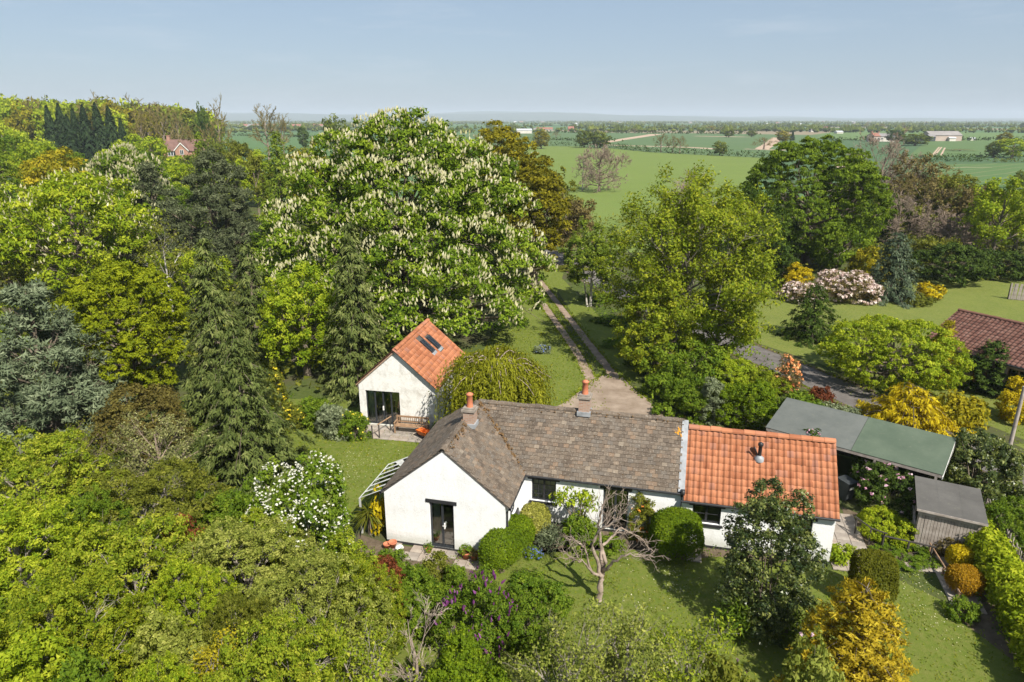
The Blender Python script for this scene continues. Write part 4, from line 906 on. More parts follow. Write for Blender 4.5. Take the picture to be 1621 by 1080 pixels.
# ------------------------------------------------------------------ the annexe
AO=(-8.82,36.53); APHI=math.radians(-10.76)
def aloc(u,v,z=0): return (AO[0]+math.cos(APHI)*u-math.sin(APHI)*v, AO[1]+math.sin(APHI)*u+math.cos(APHI)*v, z)
def on_plane(px,py,p0,n):
    d=ray(px,py); c=np.array([0,0,CAM_H]); return c+d*(np.dot(np.asarray(p0)-c,n)/np.dot(d,n))
def build_annexe():
    rng=np.random.default_rng(8); W_,D_,ZE,ZR=4.66,6.0,2.66,4.74
    A=empty('annexe',(AO[0],AO[1],0),APHI,'small white gabled annexe with orange pantiles and two rooflights','house')
    fw=Wall((0,0),(W_,0)); g=Geo(); dr=(.38,2.44,.10,2.2); fw.build(g,0,ZE,[dr]); g.extrude([(0,0,ZE),(W_,0,ZE),(W_/2,0,ZR-.06)],(0,.25,0)); part('gable_wall',g,M['render_old'],A)
    rw=Wall((W_,.25),(W_,D_)); g=Geo(); rw.build(g,0,ZE); part('side_wall',g,M['render_old'],A)
    lw=Wall((0,D_),(0,.25)); g=Geo(); lw.build(g,0,ZE); part('side_wall',g,M['render_old'],A)
    bw=Wall((W_-.25,D_-.25),(.25,D_-.25)); g=Geo(); bw.build(g,0,ZE,th=-.25); g.extrude([(0,D_-.25,ZE),(W_,D_-.25,ZE),(W_/2,D_-.25,ZR-.06)],(0,.25,0)); part('back_wall',g,M['render_old'],A)
    g=Geo(); g.box(.26,W_-.26,.26,D_-.3,0,.06); part('room_floor',g,M['floor'],A)
    window(A,fw,*dr,1,1,frame='anth',name='glazed_doors',leafs=4,door=True,sill=False,lintel=False,fw=.055)
    g=Geo(); fw.box(g,1.38,1.44,-.10,-.02,1.0,1.25); part('door_handle',g,M['white'],A)
    ov=.12; k=(ZR-ZE)/(W_/2); ze=ZE-ov*k
    dk=Geo(); dk.extrude([(W_/2,-.08,ZR),(W_+ov,-.08,ze),(W_+ov,D_+.08,ze),(W_/2,D_+.08,ZR)],(0,0,-.06)); dk.extrude([(W_/2,-.08,ZR),(W_/2,D_+.08,ZR),(-ov,D_+.08,ze),(-ov,-.08,ze)],(0,0,-.06)); roof=part('pantiled_roof',dk,M['felt_dark'],A)
    t=math.hypot(W_/2+ov,ZR-ze); gg=Geo()
    # rooflights, measured on the right-hand slope
    R=np.array([[math.cos(APHI),-math.sin(APHI),0],[math.sin(APHI),math.cos(APHI),0],[0,0,1]]); n_l=nrm(np.array([k,0,1.])); n_w=R@n_l; p0=np.array(aloc(W_/2,0,ZR))
    lights=[]
    for q in ([(663,540),(669,538),(688,557),(683,559)],[(673,534),(679,532),(698,550),(692,553)]):
        pts=[R.T@(on_plane(x,y,p0,n_w)-np.array([AO[0],AO[1],0])) for x,y in q]; us=[p[0] for p in pts]; vs=[p[1] for p in pts]; lights.append((sum(sorted(us)[:2])/2,sum(sorted(us)[2:])/2,sum(sorted(vs)[:2])/2,sum(sorted(vs)[2:])/2))
    def clear(p): return not any(a-.05<p[0]<b+.28 and c-.12<p[1]<d+.12 for a,b,c,d in lights)
    fr=frame_on((W_+ov,0,ze+.02),(0,1,0),(-(W_/2+ov),0,ZR-ze)); s1=[m for p,m in lay(fr,t,.29,.235,lambda q:(-.08,D_+.08),rng,False,.7) if clear(p)]
    fr=frame_on((-ov,D_,ze+.02),(0,-1,0),(W_/2+ov,0,ZR-ze)); s2=[m for p,m in lay(fr,t,.29,.235,lambda q:(-.08,D_+.08),rng,False,.7)]
    transform_geo(pantile_geo(.235),s1+s2,rng.uniform(0,1,len(s1)+len(s2)),gg); part('pantiles',gg,M['pant_j'],roof,True,'stuff')
    ridge_tiles('ridge_tile',(W_/2,-.1,ZR+.03),(W_/2,D_+.1,ZR+.03),.14,.42,M['pant'],roof,rng)
    g=Geo()
    for x in (-1,1): g.extrude([(W_/2,-.10,ZR-.01),(W_/2+x*(W_/2+ov),-.10,ze-.01),(W_/2+x*(W_/2+ov),-.10,ze-.08),(W_/2,-.10,ZR-.09)],(0,.03,0))
    part('verge',g,plain('verge_mortar',(.33,.20,.13),(.40,.27,.19),5,.9),roof)
    sl=nrm(np.array([1,0,-k])); sv=np.array([0,1.,0])
    for (a,b,c,d) in lights:
        cz=ZR-((a+b)/2-W_/2)*k; cen=np.array([(a+b)/2,(c+d)/2,cz])+n_l*.07; L=(b-a)*math.hypot(1,k); w=max(.5,d-c)
        q=Geo()
        for e in (-1,1): q.obox(cen+sl*e*(L/2-.04),sl,sv,n_l,.08,w,.09); q.obox(cen+sv*e*(w/2-.04),sl,sv,n_l,L-.16,.08,.09)
        f=part('rooflight',q,M['anth'],A); q=Geo(); q.obox(cen,sl,sv,n_l,L-.18,w-.18,.012); part('pane',q,M['glass'],f)
        q=Geo(); q.obox(cen-n_l*.05,sl,sv,n_l,L-.18,w-.18,.012); part('blind',q,M['plaster'],f)
        q=Geo(); q.obox(cen+sl*(L/2+.09)-n_l*.03,sl,sv,n_l,.2,w+.16,.03); part('flashing',q,M['lead'],f)
    g=Geo(); g.tubes(np.array([(4.35,-.02,2.2),(4.35,-.45,2.25)]),np.array([.018,.018]),6); g.obox((4.35,-.03,2.2),(1,0,0),(0,1,0),UP,.08,.05,.1); part('lamp_bracket',g,M['black'],A)
    return A
build_annexe()
def annexe_thing(name,g,mat,label,cat):
    o=part(name,g,mat,None); o.location=(AO[0],AO[1],0); o.rotation_euler=(0,0,APHI); return tag(o,label,cat)
annexe_thing('curtain',wavy_curtain(.45,.88,.32,.07,2.15),M['curtain'],'pale curtain at the left of the annexe glass doors','curtain')
g=Geo(); g.box(1.15,2.3,1.3,2.0,.70,.74)
for x in (1.2,2.22):
    for y in (1.35,1.92): g.box(x,x+.05,y,y+.05,.061,.70)
annexe_thing('dining_table',g,M['orangewood'],'wooden table standing inside the annexe behind the glass doors','table')
def chair(u,v,a,mat,label):
    o=empty('chair',aloc(u,v,.06),APHI+a,label,'chair')
    q=Geo(); q.box(-.22,.22,-.22,.22,.42,.46); part('seat',q,M[mat],o)
    for x in(-.2,.16):
        for y in(-.2,.16): q=Geo(); q.box(x,x+.04,y,y+.04,0,.42); part('leg',q,M[mat],o)
    q=Geo(); q.box(-.22,-.18,.18,.22,.46,.95); q.box(.18,.22,.18,.22,.46,.95); q.box(-.18,.18,.185,.215,.82,.93); q.box(-.18,.18,.185,.215,.62,.70); part('backrest',q,M[mat],o)
chair(1.0,.9,.5,'white','white chair just inside the annexe glass doors'); chair(2.1,.85,-.4,'orangewood','wooden chair inside the annexe near the bench side')
# patio slabs in front of the annexe: each a slab of its own
slab_i=0
def paving(name, o2d, rot, nu, nv, s, label=None, z=.012, mask=None, seed=0):
    rng=np.random.default_rng(seed); r=empty(name,(o2d[0],o2d[1],0),rot,None,None); r['kind']='structure'
    q=Geo(); q.box(-(s-.02)/2,(s-.02)/2,-(s-.02)/2,(s-.02)/2,0,.035); me=[q.mesh('slab',M['slab']),q.mesh('slab',M['slab2'])]
    for i in range(nu):
        for j in range(nv):
            if mask and not mask(i,j): continue
            o=part('slab',me[rng.integers(0,2)],None,r); o.location=(i*s+s/2,j*s+s/2,z+rng.uniform(-.004,.006)); o.rotation_euler=(rng.normal(0,.006),rng.normal(0,.006),rng.normal(0,.012))
    return r
paving('patio',aloc(.0,-1.68),APHI,9,3,.56)
paving('garden_path',hloc(17.95,2.4),PHI,3,8,.55,mask=lambda i,j:not(i==2 and j<1),seed=2)
paving('garden_path',(17.0,23.9),math.radians(-106),6,2,.56,seed=3)
paving('garden_path',(14.9,23.0),math.radians(-8),4,1,.52,seed=4)
paving('patio',hloc(.2,-1.0),PHI,9,2,.5,seed=5,mask=lambda i,j:(i*7+j*3)%5!=0)
paving('garden_path',hloc(12.3,1.6),PHI,1,2,.6,seed=6)
# bench
def bench(loc,rz,L,label):
    o=empty('garden_bench',loc,rz,label,'bench')
    for k in range(4): q=Geo(); q.box(-L/2,L/2,-.46+k*.115,-.36+k*.115,.42,.445); part('seat_slat',q,M['wood'],o)
    for x in(-L/2+.03,L/2-.03):
        q=Geo(); q.box(x-.035,x+.035,-.47,-.40,0,.62); part('leg',q,M['wood'],o); q=Geo(); q.box(x-.035,x+.035,.0,.07,0,.90); part('leg',q,M['wood'],o)
        q=Geo(); q.box(x-.04,x+.04,-.50,.0,.621,.655); part('armrest',q,M['wood'],o); q=Geo(); q.box(x-.03,x+.03,-.395,-.005,.33,.415); part('side_rail',q,M['wood'],o)
    q=Geo(); q.box(-L/2+.07,L/2-.07,.005,.06,.80,.895); part('top_rail',q,M['wood'],o); q=Geo(); q.box(-L/2+.07,L/2-.07,.01,.055,.50,.55); part('back_rail',q,M['wood'],o)
    q=Geo(); q.box(-.018,.018,.015,.045,.551,.799); me=q.mesh('back_slat',M['wood'])
    n=15
    for k in range(n): s=part('back_slat',me,None,o); s.location.x=-L/2+.15+(L-.3)*k/(n-1)
bench(aloc(3.28,-.36,.045),APHI,1.9,'wooden garden bench against the annexe wall')
def plant_pot(name,loc,r,h,mat,label,leafm=None,cat='flower pot'):
    o=empty(name,loc,0,label,cat); q=Geo(); q.lathe([(r*.0,.01),(r*.68,.01),(r*.95,h*.82),(r*1.08,h*.82),(r*1.08,h),(r*.94,h),(r*.9,h*.86),(0,h*.86)],(0,0,0),16); part('pot',q,M[mat],o,True)
    if leafm:
        rng=np.random.default_rng(int(loc[0]*99+500)); q=Geo(); auto_foliage(q,rng,[[0,0,h+r*.5,r*1.1,r*1.1,r*.8]],.12,.05,1.5,npc=8); part('foliage',q,M[leafm],o)
plant_pot('flower_pot',aloc(4.55,-.75,.05),.19,.34,'pot','terracotta pot below the annexe corner',None)
M['black_tub']=plain('black_tub',(.02,.02,.022),None,2,.5); M['teal']=plain('teal_plastic',(.02,.13,.12),None,2,.4); M['orangeplastic']=plain('orange_plastic',(.60,.13,.02),(.66,.18,.03),4,.5)
plant_pot('planter',aloc(4.80,-.35,.05),.26,.36,'black_tub','black tub of leaves beside the annexe corner','mid','planter')
o=empty('watering_can',aloc(5.15,-.75,.03),APHI+.6,'teal watering can on the grass by the annexe patio','watering can')
q=Geo(); q.lathe([(0,0),(.14,0),(.14,.25),(.10,.29),(.0,.29)],(0,0,0),14); part('body',q,M['teal'],o,True); q=Geo(); q.tubes(np.array([(.12,0,.06),(.28,0,.2),(.40,0,.34)]),np.array([.03,.022,.018]),7); q.lathe([(0,.33),(.05,.34),(.055,.37),(0,.37)],(.41,0,0),10); part('spout',q,M['teal'],o,True)
a=np.linspace(0,math.pi,8); q=Geo(); q.tubes(np.stack([-.13-.11*np.sin(a),a*0,.15-.10*np.cos(a)],1),np.full(8,.014),6); part('handle',q,M['teal'],o,True)
o=empty('wheelbarrow',aloc(4.15,-1.12,.05),APHI+2.6,'orange toy-like barrow with black wheel on the annexe patio','wheelbarrow')
q=Geo(); V=[(-.30,-.18,.22),(.25,-.15,.20),(.25,.15,.20),(-.30,.18,.22),(-.40,-.27,.47),(.38,-.24,.45),(.38,.24,.45),(-.40,.27,.47)]; q.add(V,[[0,3,2,1],[0,1,5,4],[1,2,6,5],[2,3,7,6],[3,0,4,7]]); q.add(np.array(V)*np.array([.93,.92,1])+np.array([0,0,.02]),[[0,1,2,3],[0,4,5,1],[1,5,6,2],[2,6,7,3],[3,7,4,0]]); part('tray',q,M['orangeplastic'],o)
q=Geo(); q.tubes(np.array([[(.42,-.03,.13),(.42,.03,.13)]]),np.array([[.13,.13]]),16); q.tubes(np.array([[(.42,-.05,.13),(.42,.05,.13)]]),np.array([[.05,.05]]),10); part('wheel',q,M['black_tub'],o)
for y in(-.2,.2): q=Geo(); q.tubes(np.array([(.42,y*.25,.13),(-.1,y,.2),(-.75,y*1.2,.42)]),np.full(3,.016),6); part('handle',q,M['wood_dark'],o); q=Geo(); q.tubes(np.array([(-.28,y,.22),(-.32,y,.0)]),np.full(2,.015),6); part('leg',q,M['wood_dark'],o)
# handrails
def handrail(pts,label,mat='wood_dark',h=.95,r=.03,posts=None,rail=True,railmat=None,z0=0.,ends=None):
    P=np.asarray(pts,float); o=empty('handrail',(P[0,0],P[0,1],0),0,label,'handrail'); L=P-P[0]
    for p in L: q=Geo(); q.box(p[0]-r,p[0]+r,p[1]-r,p[1]+r,z0,h); part('post',q,M[mat],o)
    if rail:
        q=Geo(); R=np.array([(p[0],p[1],h+r) for p in L]); d=nrm(R[-1]-R[0]); R[0]-=d*.12; R[-1]+=d*.12; q.tubes(R,np.full(len(R),r*1.2),6); part('rail',q,M[railmat or mat],o)
    return o
handrail([aloc(1.72,-1.55)[:2],aloc(2.0,-.55)[:2]],'dark handrail beside the ramp to the annexe doors','wood_dark',.85,railmat='wood')
handrail([aloc(.95,-1.6)[:2],aloc(1.35,-1.66)[:2]],'pair of dark posts at the lawn edge of the annexe patio','wood_dark',.8,rail=False)
handrail([aloc(.30,-1.5)[:2],aloc(.30,-.9)[:2]],'dark post pair among the flowers left of the annexe patio','wood_dark',.75)
# black chestnut rails east of the cottage
handrail([(14.75,25.4),(14.95,24.6),(15.35,24.3)],'black angled handrail on the paving beside the cottage end','wood_dark',.8,.025)
handrail([(15.35,24.35),(16.2,23.95),(16.95,23.6)],'dark wooden rail along the green bed below the shed','wood_dark',.6,.03)
handrail([(17.15,24.0),(16.85,22.6),(16.5,21.1)],'long low wooden rail beside the path by the golden balls','wood',.4,.03)
# wheelie bin
def wheelie(loc,rz,label):
    o=empty('wheelie_bin',loc,rz,label,'bin'); q=Geo(); V=[(-.22,-.24,.08),(.22,-.24,.08),(.22,.24,.08),(-.22,.24,.08),(-.28,-.33,.98),(.28,-.33,.98),(.28,.33,.98),(-.28,.33,.98)]
    q.add(V,[[0,3,2,1],[4,5,6,7],[0,1,5,4],[1,2,6,5],[2,3,7,6],[3,0,4,7]]); q.box(-.30,.30,-.35,.35,.94,.975); part('body',q,M['binp'],o)
    q=Geo(); q.extrude([(-.30,-.36,.985),(-.30,.34,.985),(-.30,.34,1.07),(-.30,-.36,1.02)],(.60,0,0)); part('lid',q,M['binp'],o)
    q=Geo(); q.tubes(np.array([(-.25,.38,1.0),(.25,.38,1.0)]),np.full(2,.018),6); part('handle',q,M['binp'],o)
    for x in(-.25,.25): q=Geo(); q.tubes(np.array([(x-.03,.27,.10),(x+.03,.27,.10)]),np.array([.10,.10]),14); q.tubes(np.array([(x-.032,.27,.10),(x+.032,.27,.10)]),np.array([.03,.03]),8); part('wheel',q,M['black_tub'],o)
    q=Geo(); q.obox((0,-.317,.72),(1,0,0),nrm(np.array([0,-.1,1.])),nrm(np.array([0,-1.,-.1])),.26,.12,.006); part('label_panel',q,M['white'],o)
wheelie((15.62,28.25,0),math.radians(25),'dark grey wheelie bin beside the orange-roofed end of the cottage')
# pots in front of the gable
for (px,py,r,h,mt,lf,lb,cat) in ((613,869,.15,.24,'pot',None,'small pinkish pot at the left corner of the gable','flower pot'),(622,868,.17,.30,'pot',None,'terracotta pot second from the left corner of the gable','flower pot'),(738,884,.19,.30,'pot','mid','terracotta pot with plant right of the gable door','flower pot'),(751,887,.15,.24,'pot','brownleaf','smaller terracotta pot nearest the clipped box hedge','flower pot'),(679,876,.13,.2,'pot','mid','little pot with sprig in front of the gable door','flower pot')):
    p=gnd(px,py); plant_pot('flower_pot',(p[0],p[1],.02),r,h,mt,lb,lf,cat)
g=Geo(); p=gnd(632,870); rs=np.random.default_rng(3); g.lathe([(0,.0),(.16,.02),(.2,.09),(.13,.17),(0,.19)],(p[0],p[1],0),9); o=part('boulder',g,M['white'],None,True); tag(o,'white painted stone on the ground before the gable','stone')

# ------------------------------------------------------------------ carport with felt roof
def carport():
    o2=(12.95,31.55); d=np.array([18.55-12.95,27.0-31.55]); L=np.linalg.norm(d)+.35; rz=math.atan2(d[1],d[0])
    o=empty('carport',(o2[0],o2[1],0),rz,'long low open carport with grey and green felt roof behind the cottage','carport')
    zE,zR,w,wb=2.12,2.78,3.0,.75; split=L*.52
    sl=nrm(np.array([0,w,zR-zE])); n=np.array([0,-sl[2],sl[1]]); tl=math.hypot(w,zR-zE)
    for a,b,m in ((-.1,split-.003,'felt_grey'),(split+.003,L+.15,'felt_green')):
        for k in range(2):
            q=Geo(); t0,t1=k*tl/2,(k+1)*tl/2; c=np.array([(a+b)/2,0,zE])+sl*((t0+t1)/2)+n*(.02-.008*k); q.obox(c,(1,0,0),sl,n,b-a-.012,tl/2+(.05 if k==0 else 0)-.014,.03); part('felt_sheet',q,M[m],o)
        q=Geo(); q.extrude([(a,w,zR),(b,w,zR),(b,w+wb,zR-.45),(a,w+wb,zR-.45)],(0,0,-.03)); part('felt_sheet',q,M[m],o)
    q=Geo(); q.obox(np.array([L/2,0,zE])+sl*tl/2-n*.012,(1,0,0),sl,n,L+.2,tl,.012); part('roof_boarding',q,M['wood_dark'],o)
    q=Geo(); q.box(-.05,L+.1,-.02,.05,zE-.14,zE-.02); part('front_beam',q,M['wood_grey'],o)
    q=Geo(); q.box(-.05,L+.1,w-.05,w+.05,zR-.2,zR-.04); part('ridge_beam',q,M['wood_grey'],o)
    q=Geo(); q.extrude([(L+.12,0,zE-.06),(L+.12,w,zR-.06),(L+.12,w+wb,zR-.5),(L+.12,w+wb,zR-.62),(L+.12,w,zR-.2),(L+.12,0,zE-.2)],(.03,0,0)); part('barge_board',q,M['white'],o)
    for x in (.1,L*.33,L*.66,L-.1):
        for y,z in((.02,zE-.15),(w+wb-.1,zR-.52)): q=Geo(); q.box(x-.05,x+.05,y-.05,y+.05,0,z); part('post',q,M['wood_grey'],o)
    for k in range(int(L/.2)): q=Geo(); q.box(k*.2+.005,k*.2+.195,w+wb-.03,w+wb,0.05,zR-.52); part('back_board',q,M['wood_dark'],o)
carport()
# ------------------------------------------------------------------ garden shed
def shed():
    rz=math.radians(-27); o=empty('garden_shed',(16.72,24.45,0),rz,'weathered grey timber shed with flat dark felt roof','shed'); L,D,zf,zb=2.15,2.45,1.86,2.0
    rng=np.random.default_rng(4); n=19; w=L/n
    q=Geo(); q.box(0,L,.03,.06,.05,zf-.05); part('front_lining',q,M['wood_dark'],o)
    for k in range(n): q=Geo(); q.box(k*w+.006,(k+1)*w-.006,-.004+rng.normal(0,.004),.028,.03+rng.uniform(0,.02),zf-.2); part('plank',q,M['wood_grey'],o)
    q=Geo(); q.box(-.04,L-.45,-.05,-.008,zf-.24,zf-.07); part('fascia_board',q,M['wood_grey'],o); q=Geo(); q.box(L-.44,L+.04,-.045,-.008,zf-.2,zf-.06); part('fascia_board',q,M['wood_grey'],o)
    m=9; h=.11
    for k in range(7): q=Geo(); q.box(-.03+rng.normal(0,.003),0,.06,D,.04+k*h,.04+(k+1)*h-.008); part('plank',q,M['wood_grey'],o)
    q=Geo(); q.box(-.03,.03,.06,.16,.82,zf); q.box(-.03,.03,D-.16,D,.82,zf); q.box(-.03,.03,D/2-.04,D/2+.04,.82,zf); q.box(-.03,.03,.16,D-.16,zf-.1,zf+.05); q.box(-.05,.03,.1,D-.1,.80,.86); f=part('window',q,M['wood_grey'],o)
    for a,b in((.17,D/2-.05),(D/2+.05,D-.17)): q=Geo(); q.box(-.012,-.004,a,b,.87,zf-.11); part('pane',q,M['glass'],f)
    q=Geo(); q.box(L-.03,L,.06,D,.04,zf); part('side_boarding',q,M['wood_grey'],o); q=Geo(); q.box(0,L,D-.03,D,.04,zb); part('back_boarding',q,M['wood_grey'],o)
    q=Geo(); q.box(.03,L-.03,.06,D-.05,.01,.05); part('shed_floor',q,M['wood_dark'],o)
    V0=[(-.14,-.16,zf),(L+.16,-.16,zf-.03),(L+.16,D+.14,zb-.02),(-.14,D+.14,zb+.02)]
    for k in range(3):
        a,b=k/3,(k+1)/3; P=[np.array(V0[0])*(1-a)+np.array(V0[1])*a,np.array(V0[0])*(1-b)+np.array(V0[1])*b,np.array(V0[3])*(1-b)+np.array(V0[2])*b,np.array(V0[3])*(1-a)+np.array(V0[2])*a]
        q=Geo(); q.extrude([p+UP*(.035+.004*k) for p in P],(0,0,-.035)); part('roof_felt',q,M['felt_roof'],o)
    q=Geo(); q.extrude([np.array(V0[0])+(0,-.02,.04),np.array(V0[1])+(0,-.02,.04),np.array(V0[1])+(0,-.02,-.05),np.array(V0[0])+(0,-.02,-.05)],(0,.018,0)); part('roof_edge',q,M['wood_grey'],o)
shed()
# ------------------------------------------------------------------ paling fences
def paling(pts,label,gap=.13,h=1.05,mat='wood_grey',w=.075):
    P=np.asarray(pts,float); o=empty('paling_fence',(P[0,0],P[0,1],0),0,label,'fence'); P=P-P[0]; rng=np.random.default_rng(int(abs(pts[0][0])*10))
    for a,b in zip(P[:-1],P[1:]):
        L=np.linalg.norm(b-a); d=(b-a)/L; n=int(L/gap); ang=math.atan2(d[1],d[0]); d3=np.array([d[0],d[1],0]); s3=np.array([-d[1],d[0],0])
        for z in(.3,h*.78): q=Geo(); q.obox(np.array([*(a+b)/2,z])+s3*.035,d3,s3,UP,L,.03,.07); part('rail',q,M[mat],o)
        q=Geo(); q.box(-w/2,w/2,-.01,.01,0.03,h); V=[(-w/2,-.01,h),(w/2,-.01,h),(0,-.01,h+.06),(-w/2,.01,h),(w/2,.01,h),(0,.01,h+.06)]; q.add(V,[[0,1,4,3],[1,2,5,4],[2,0,3,5]],[[0,2,1],[3,4,5]]); me=q.mesh('pale',M[mat])
        for k in range(n): c=a+d*(k+.5)*L/n; s=part('pale',me,None,o); s.location=(c[0],c[1],rng.uniform(-.02,.02)); s.rotation_euler=(rng.normal(0,.02),rng.normal(0,.03),ang+rng.normal(0,.03))
        for c in (a,(a+b)/2): q=Geo(); q.box(c[0]-.05+s3[0]*.1,c[0]+.05+s3[0]*.1,c[1]-.05+s3[1]*.1,c[1]+.05+s3[1]*.1,0,h); part('post',q,M['wood_dark'],o)
paling([(21.2,26.9),(20.2,24.1),(19.2,21.0),(18.2,18.2)],'grey wooden paling fence behind the clipped laurel hedge at the right')
paling([gnd(1596,474)[:2],gnd(1640,478)[:2]],'pale wooden fence panel beyond the neighbour lawn at the right edge',.16,1.6,'wood_grey',.14)
# ------------------------------------------------------------------ neighbour bungalow
def bungalow():
    o=empty('bungalow',(28.4,45.0,0),math.radians(-60),'low brick bungalow with brown tiled roof across the lane','house'); rng=np.random.default_rng(6)
    L,Sp,zE,zR=15.0,8.0,2.4,4.05; i=.55
    fw=Wall((i,i),(L-i,i)); g=Geo(); dr=(2.75,3.65,.05,2.1); w1=(4.7,6.5,.75,2.0); w2=(1.4,2.1,1.0,2.0); fw.build(g,0,zE,[dr,w1,w2]); part('front_wall',g,M['pinkbrick'],o)
    for x,nm in((i,1),(L-i,-1)):
        g=Geo(); g.extrude([(x,i+.26,0),(x,Sp-i-.26,0),(x,Sp-i-.26,zE),(x,Sp/2,zR-.25),(x,i+.26,zE)],(.24*nm,0,0)); part('gable_wall',g,M['pinkbrick'],o)
    bw=Wall((L-i,Sp-i),(i,Sp-i)); g=Geo(); bw.build(g,0,zE); part('back_wall',g,M['pinkbrick'],o)
    g=Geo(); fw.box(g,dr[0],dr[1],-.12,-.06,dr[2],dr[3]); d=part('door',g,M['orangewood'],o); g=Geo(); fw.box(g,dr[0]+.1,dr[0]+.14,-.06,-.03,1.0,1.15); part('handle',g,M['lead'],d)
    window(o,fw,*w1,1,1,frame='wood',lintel=False,leafs=3); window(o,fw,*w2,1,1,frame='wood',lintel=False,leafs=1)
    g=Geo(); g.box(i+.3,L-i-.3,i+.3,Sp-i-.3,0,.05); part('room_floor',g,M['floor'],o)
    dk=Geo(); dk.extrude([(0,0,zE),(L,0,zE),(L,Sp/2,zR),(0,Sp/2,zR)],(0,0,-.08)); dk.extrude([(0,Sp/2,zR),(L,Sp/2,zR),(L,Sp,zE),(0,Sp,zE)],(0,0,-.08)); r=part('brown_tiled_roof',dk,M['felt_dark'],o)
    t=math.hypot(Sp/2,zR-zE); fr=frame_on((0,0,zE+.01),(1,0,0),(0,Sp/2,zR-zE)); s=[m for _,m in lay(fr,t,.30,.30,lambda q:(0.,L),rng,False,.6)]
    fr=frame_on((0,Sp,zE+.01),(-1,0,0),(0,-Sp/2,zR-zE)); s+=[m for _,m in lay(fr,t,.30,.30,lambda q:(-L,0.),rng,False,.6)]
    g=Geo(); transform_geo(pantile_geo(.30,.36,.03,.035,8,.028),s,rng.uniform(0,1,len(s)),g); part('tile_courses',g,M['brown_j'],r,True,'stuff')
    ridge_tiles('ridge_tile',(0,Sp/2,zR+.03),(L,Sp/2,zR+.03),.14,.45,M['brown_j'],r,rng)
    gutter(o,(0,-.05,zE-.05),(L,-.05,zE-.05))
bungalow()
# ------------------------------------------------------------------ red-brick house among the trees
def gable_house(name, loc, rz, W_, D_, ze, zr, wallm, roofm, label, cat='house', windows=(), chim=True, group=None, front_gable=None):
    o=empty(name,loc,rz,label,cat,group)
    g=Geo(); g.box(0,W_,0,D_,0,ze); g.extrude([(0,0,ze),(0,D_,ze),(0,D_/2,zr-.1)],(.25,0,0)); g.extrude([(W_-.25,0,ze),(W_-.25,D_,ze),(W_-.25,D_/2,zr-.1)],(.25,0,0)); part('wall',g,M[wallm],o)
    g=Geo(); e=.4; k=(zr-ze)/(D_/2); g.extrude([(-.25,-e,ze-e*k),(W_+.25,-e,ze-e*k),(W_+.25,D_/2,zr),(-.25,D_/2,zr)],(0,0,.15)); g.extrude([(-.25,D_/2,zr),(W_+.25,D_/2,zr),(W_+.25,D_+e,ze-e*k),(-.25,D_+e,ze-e*k)],(0,0,.15)); r=part('roof',g,M[roofm],o)
    if chim: g=Geo(); g.box(.3,1.3,D_/2-.5,D_/2+.5,zr-.5,zr+1.3); g.box(.2,1.4,D_/2-.6,D_/2+.6,zr+1.301,zr+1.5); part('chimney',g,M['redbrick'],r)
    for (x0,x1,z0,z1) in windows:
        g=Geo(); g.box(x0,x1,-.06,-.003,z0,z1); f=part('window',g,M['white'],o); n=max(1,int((x1-x0)/.75))
        for q in range(n): a=x0+(x1-x0)*q/n+.09; b=x0+(x1-x0)*(q+1)/n-.09; gg=Geo(); gg.box(a,b,-.075,-.063,z0+.1,z1-.1); part('pane',gg,M['farglass'],f)
    return o,r
M['redtile']=plain('dusty_red_tile',(.135,.078,.065),(.18,.105,.085),.8,.9,.5,6)
p=aty(258,240,250); hz=aty(280,222,250)[2]; he=aty(280,238,250)[2]
o,r=gable_house('brick_house',(p[0],250,0),math.radians(4),14.5,8.5,he,hz,'redbrick','redtile','red-brick house with white bargeboards half hidden among the left trees',windows=((1.6,4.4,he-1.9,he-.5),(10.9,12.2,he-1.9,he-.5),(2.0,4.2,.9,2.3),(5.6,6.6,.2,2.3)))
g=Geo(); gx=(4.6,9.0); gz=he+2.3
g.box(gx[0],gx[1],-1.2,-.001,0,he); g.extrude([(gx[0],-1.2,he),(gx[1],-1.2,he),((gx[0]+gx[1])/2,-1.2,gz)],(0,1.2,0)); part('front_gable',g,M['redbrick'],o)
g=Geo()
for s_ in(0,1): g.extrude([((gx[0]+gx[1])/2,-1.45,gz+.2),(gx[s_]+(-.3,.3)[s_],-1.45,he-.1),(gx[s_]+(-.3,.3)[s_],3.0,he-.1),((gx[0]+gx[1])/2,3.0,gz+.2)],(0,0,.12))
part('gable_roof',g,M['redtile'],o)
g=Geo()
for s_ in(0,1): g.extrude([((gx[0]+gx[1])/2,-1.52,gz+.34),(gx[s_]+(-.35,.35)[s_],-1.52,he+.02),(gx[s_]+(-.35,.35)[s_],-1.52,he-.35),((gx[0]+gx[1])/2,-1.52,gz-.05)],(0,.06,0))
part('bargeboard',g,M['white'],o)
g=Geo(); g.box(6.2,7.5,-1.27,-1.203,he-1.5,he+.2); f=part('window',g,M['white'],o)
for a in(6.3,6.9): q=Geo(); q.box(a,a+.5,-1.29,-1.272,he-1.4,he+.1); part('pane',q,M['farglass'],f)
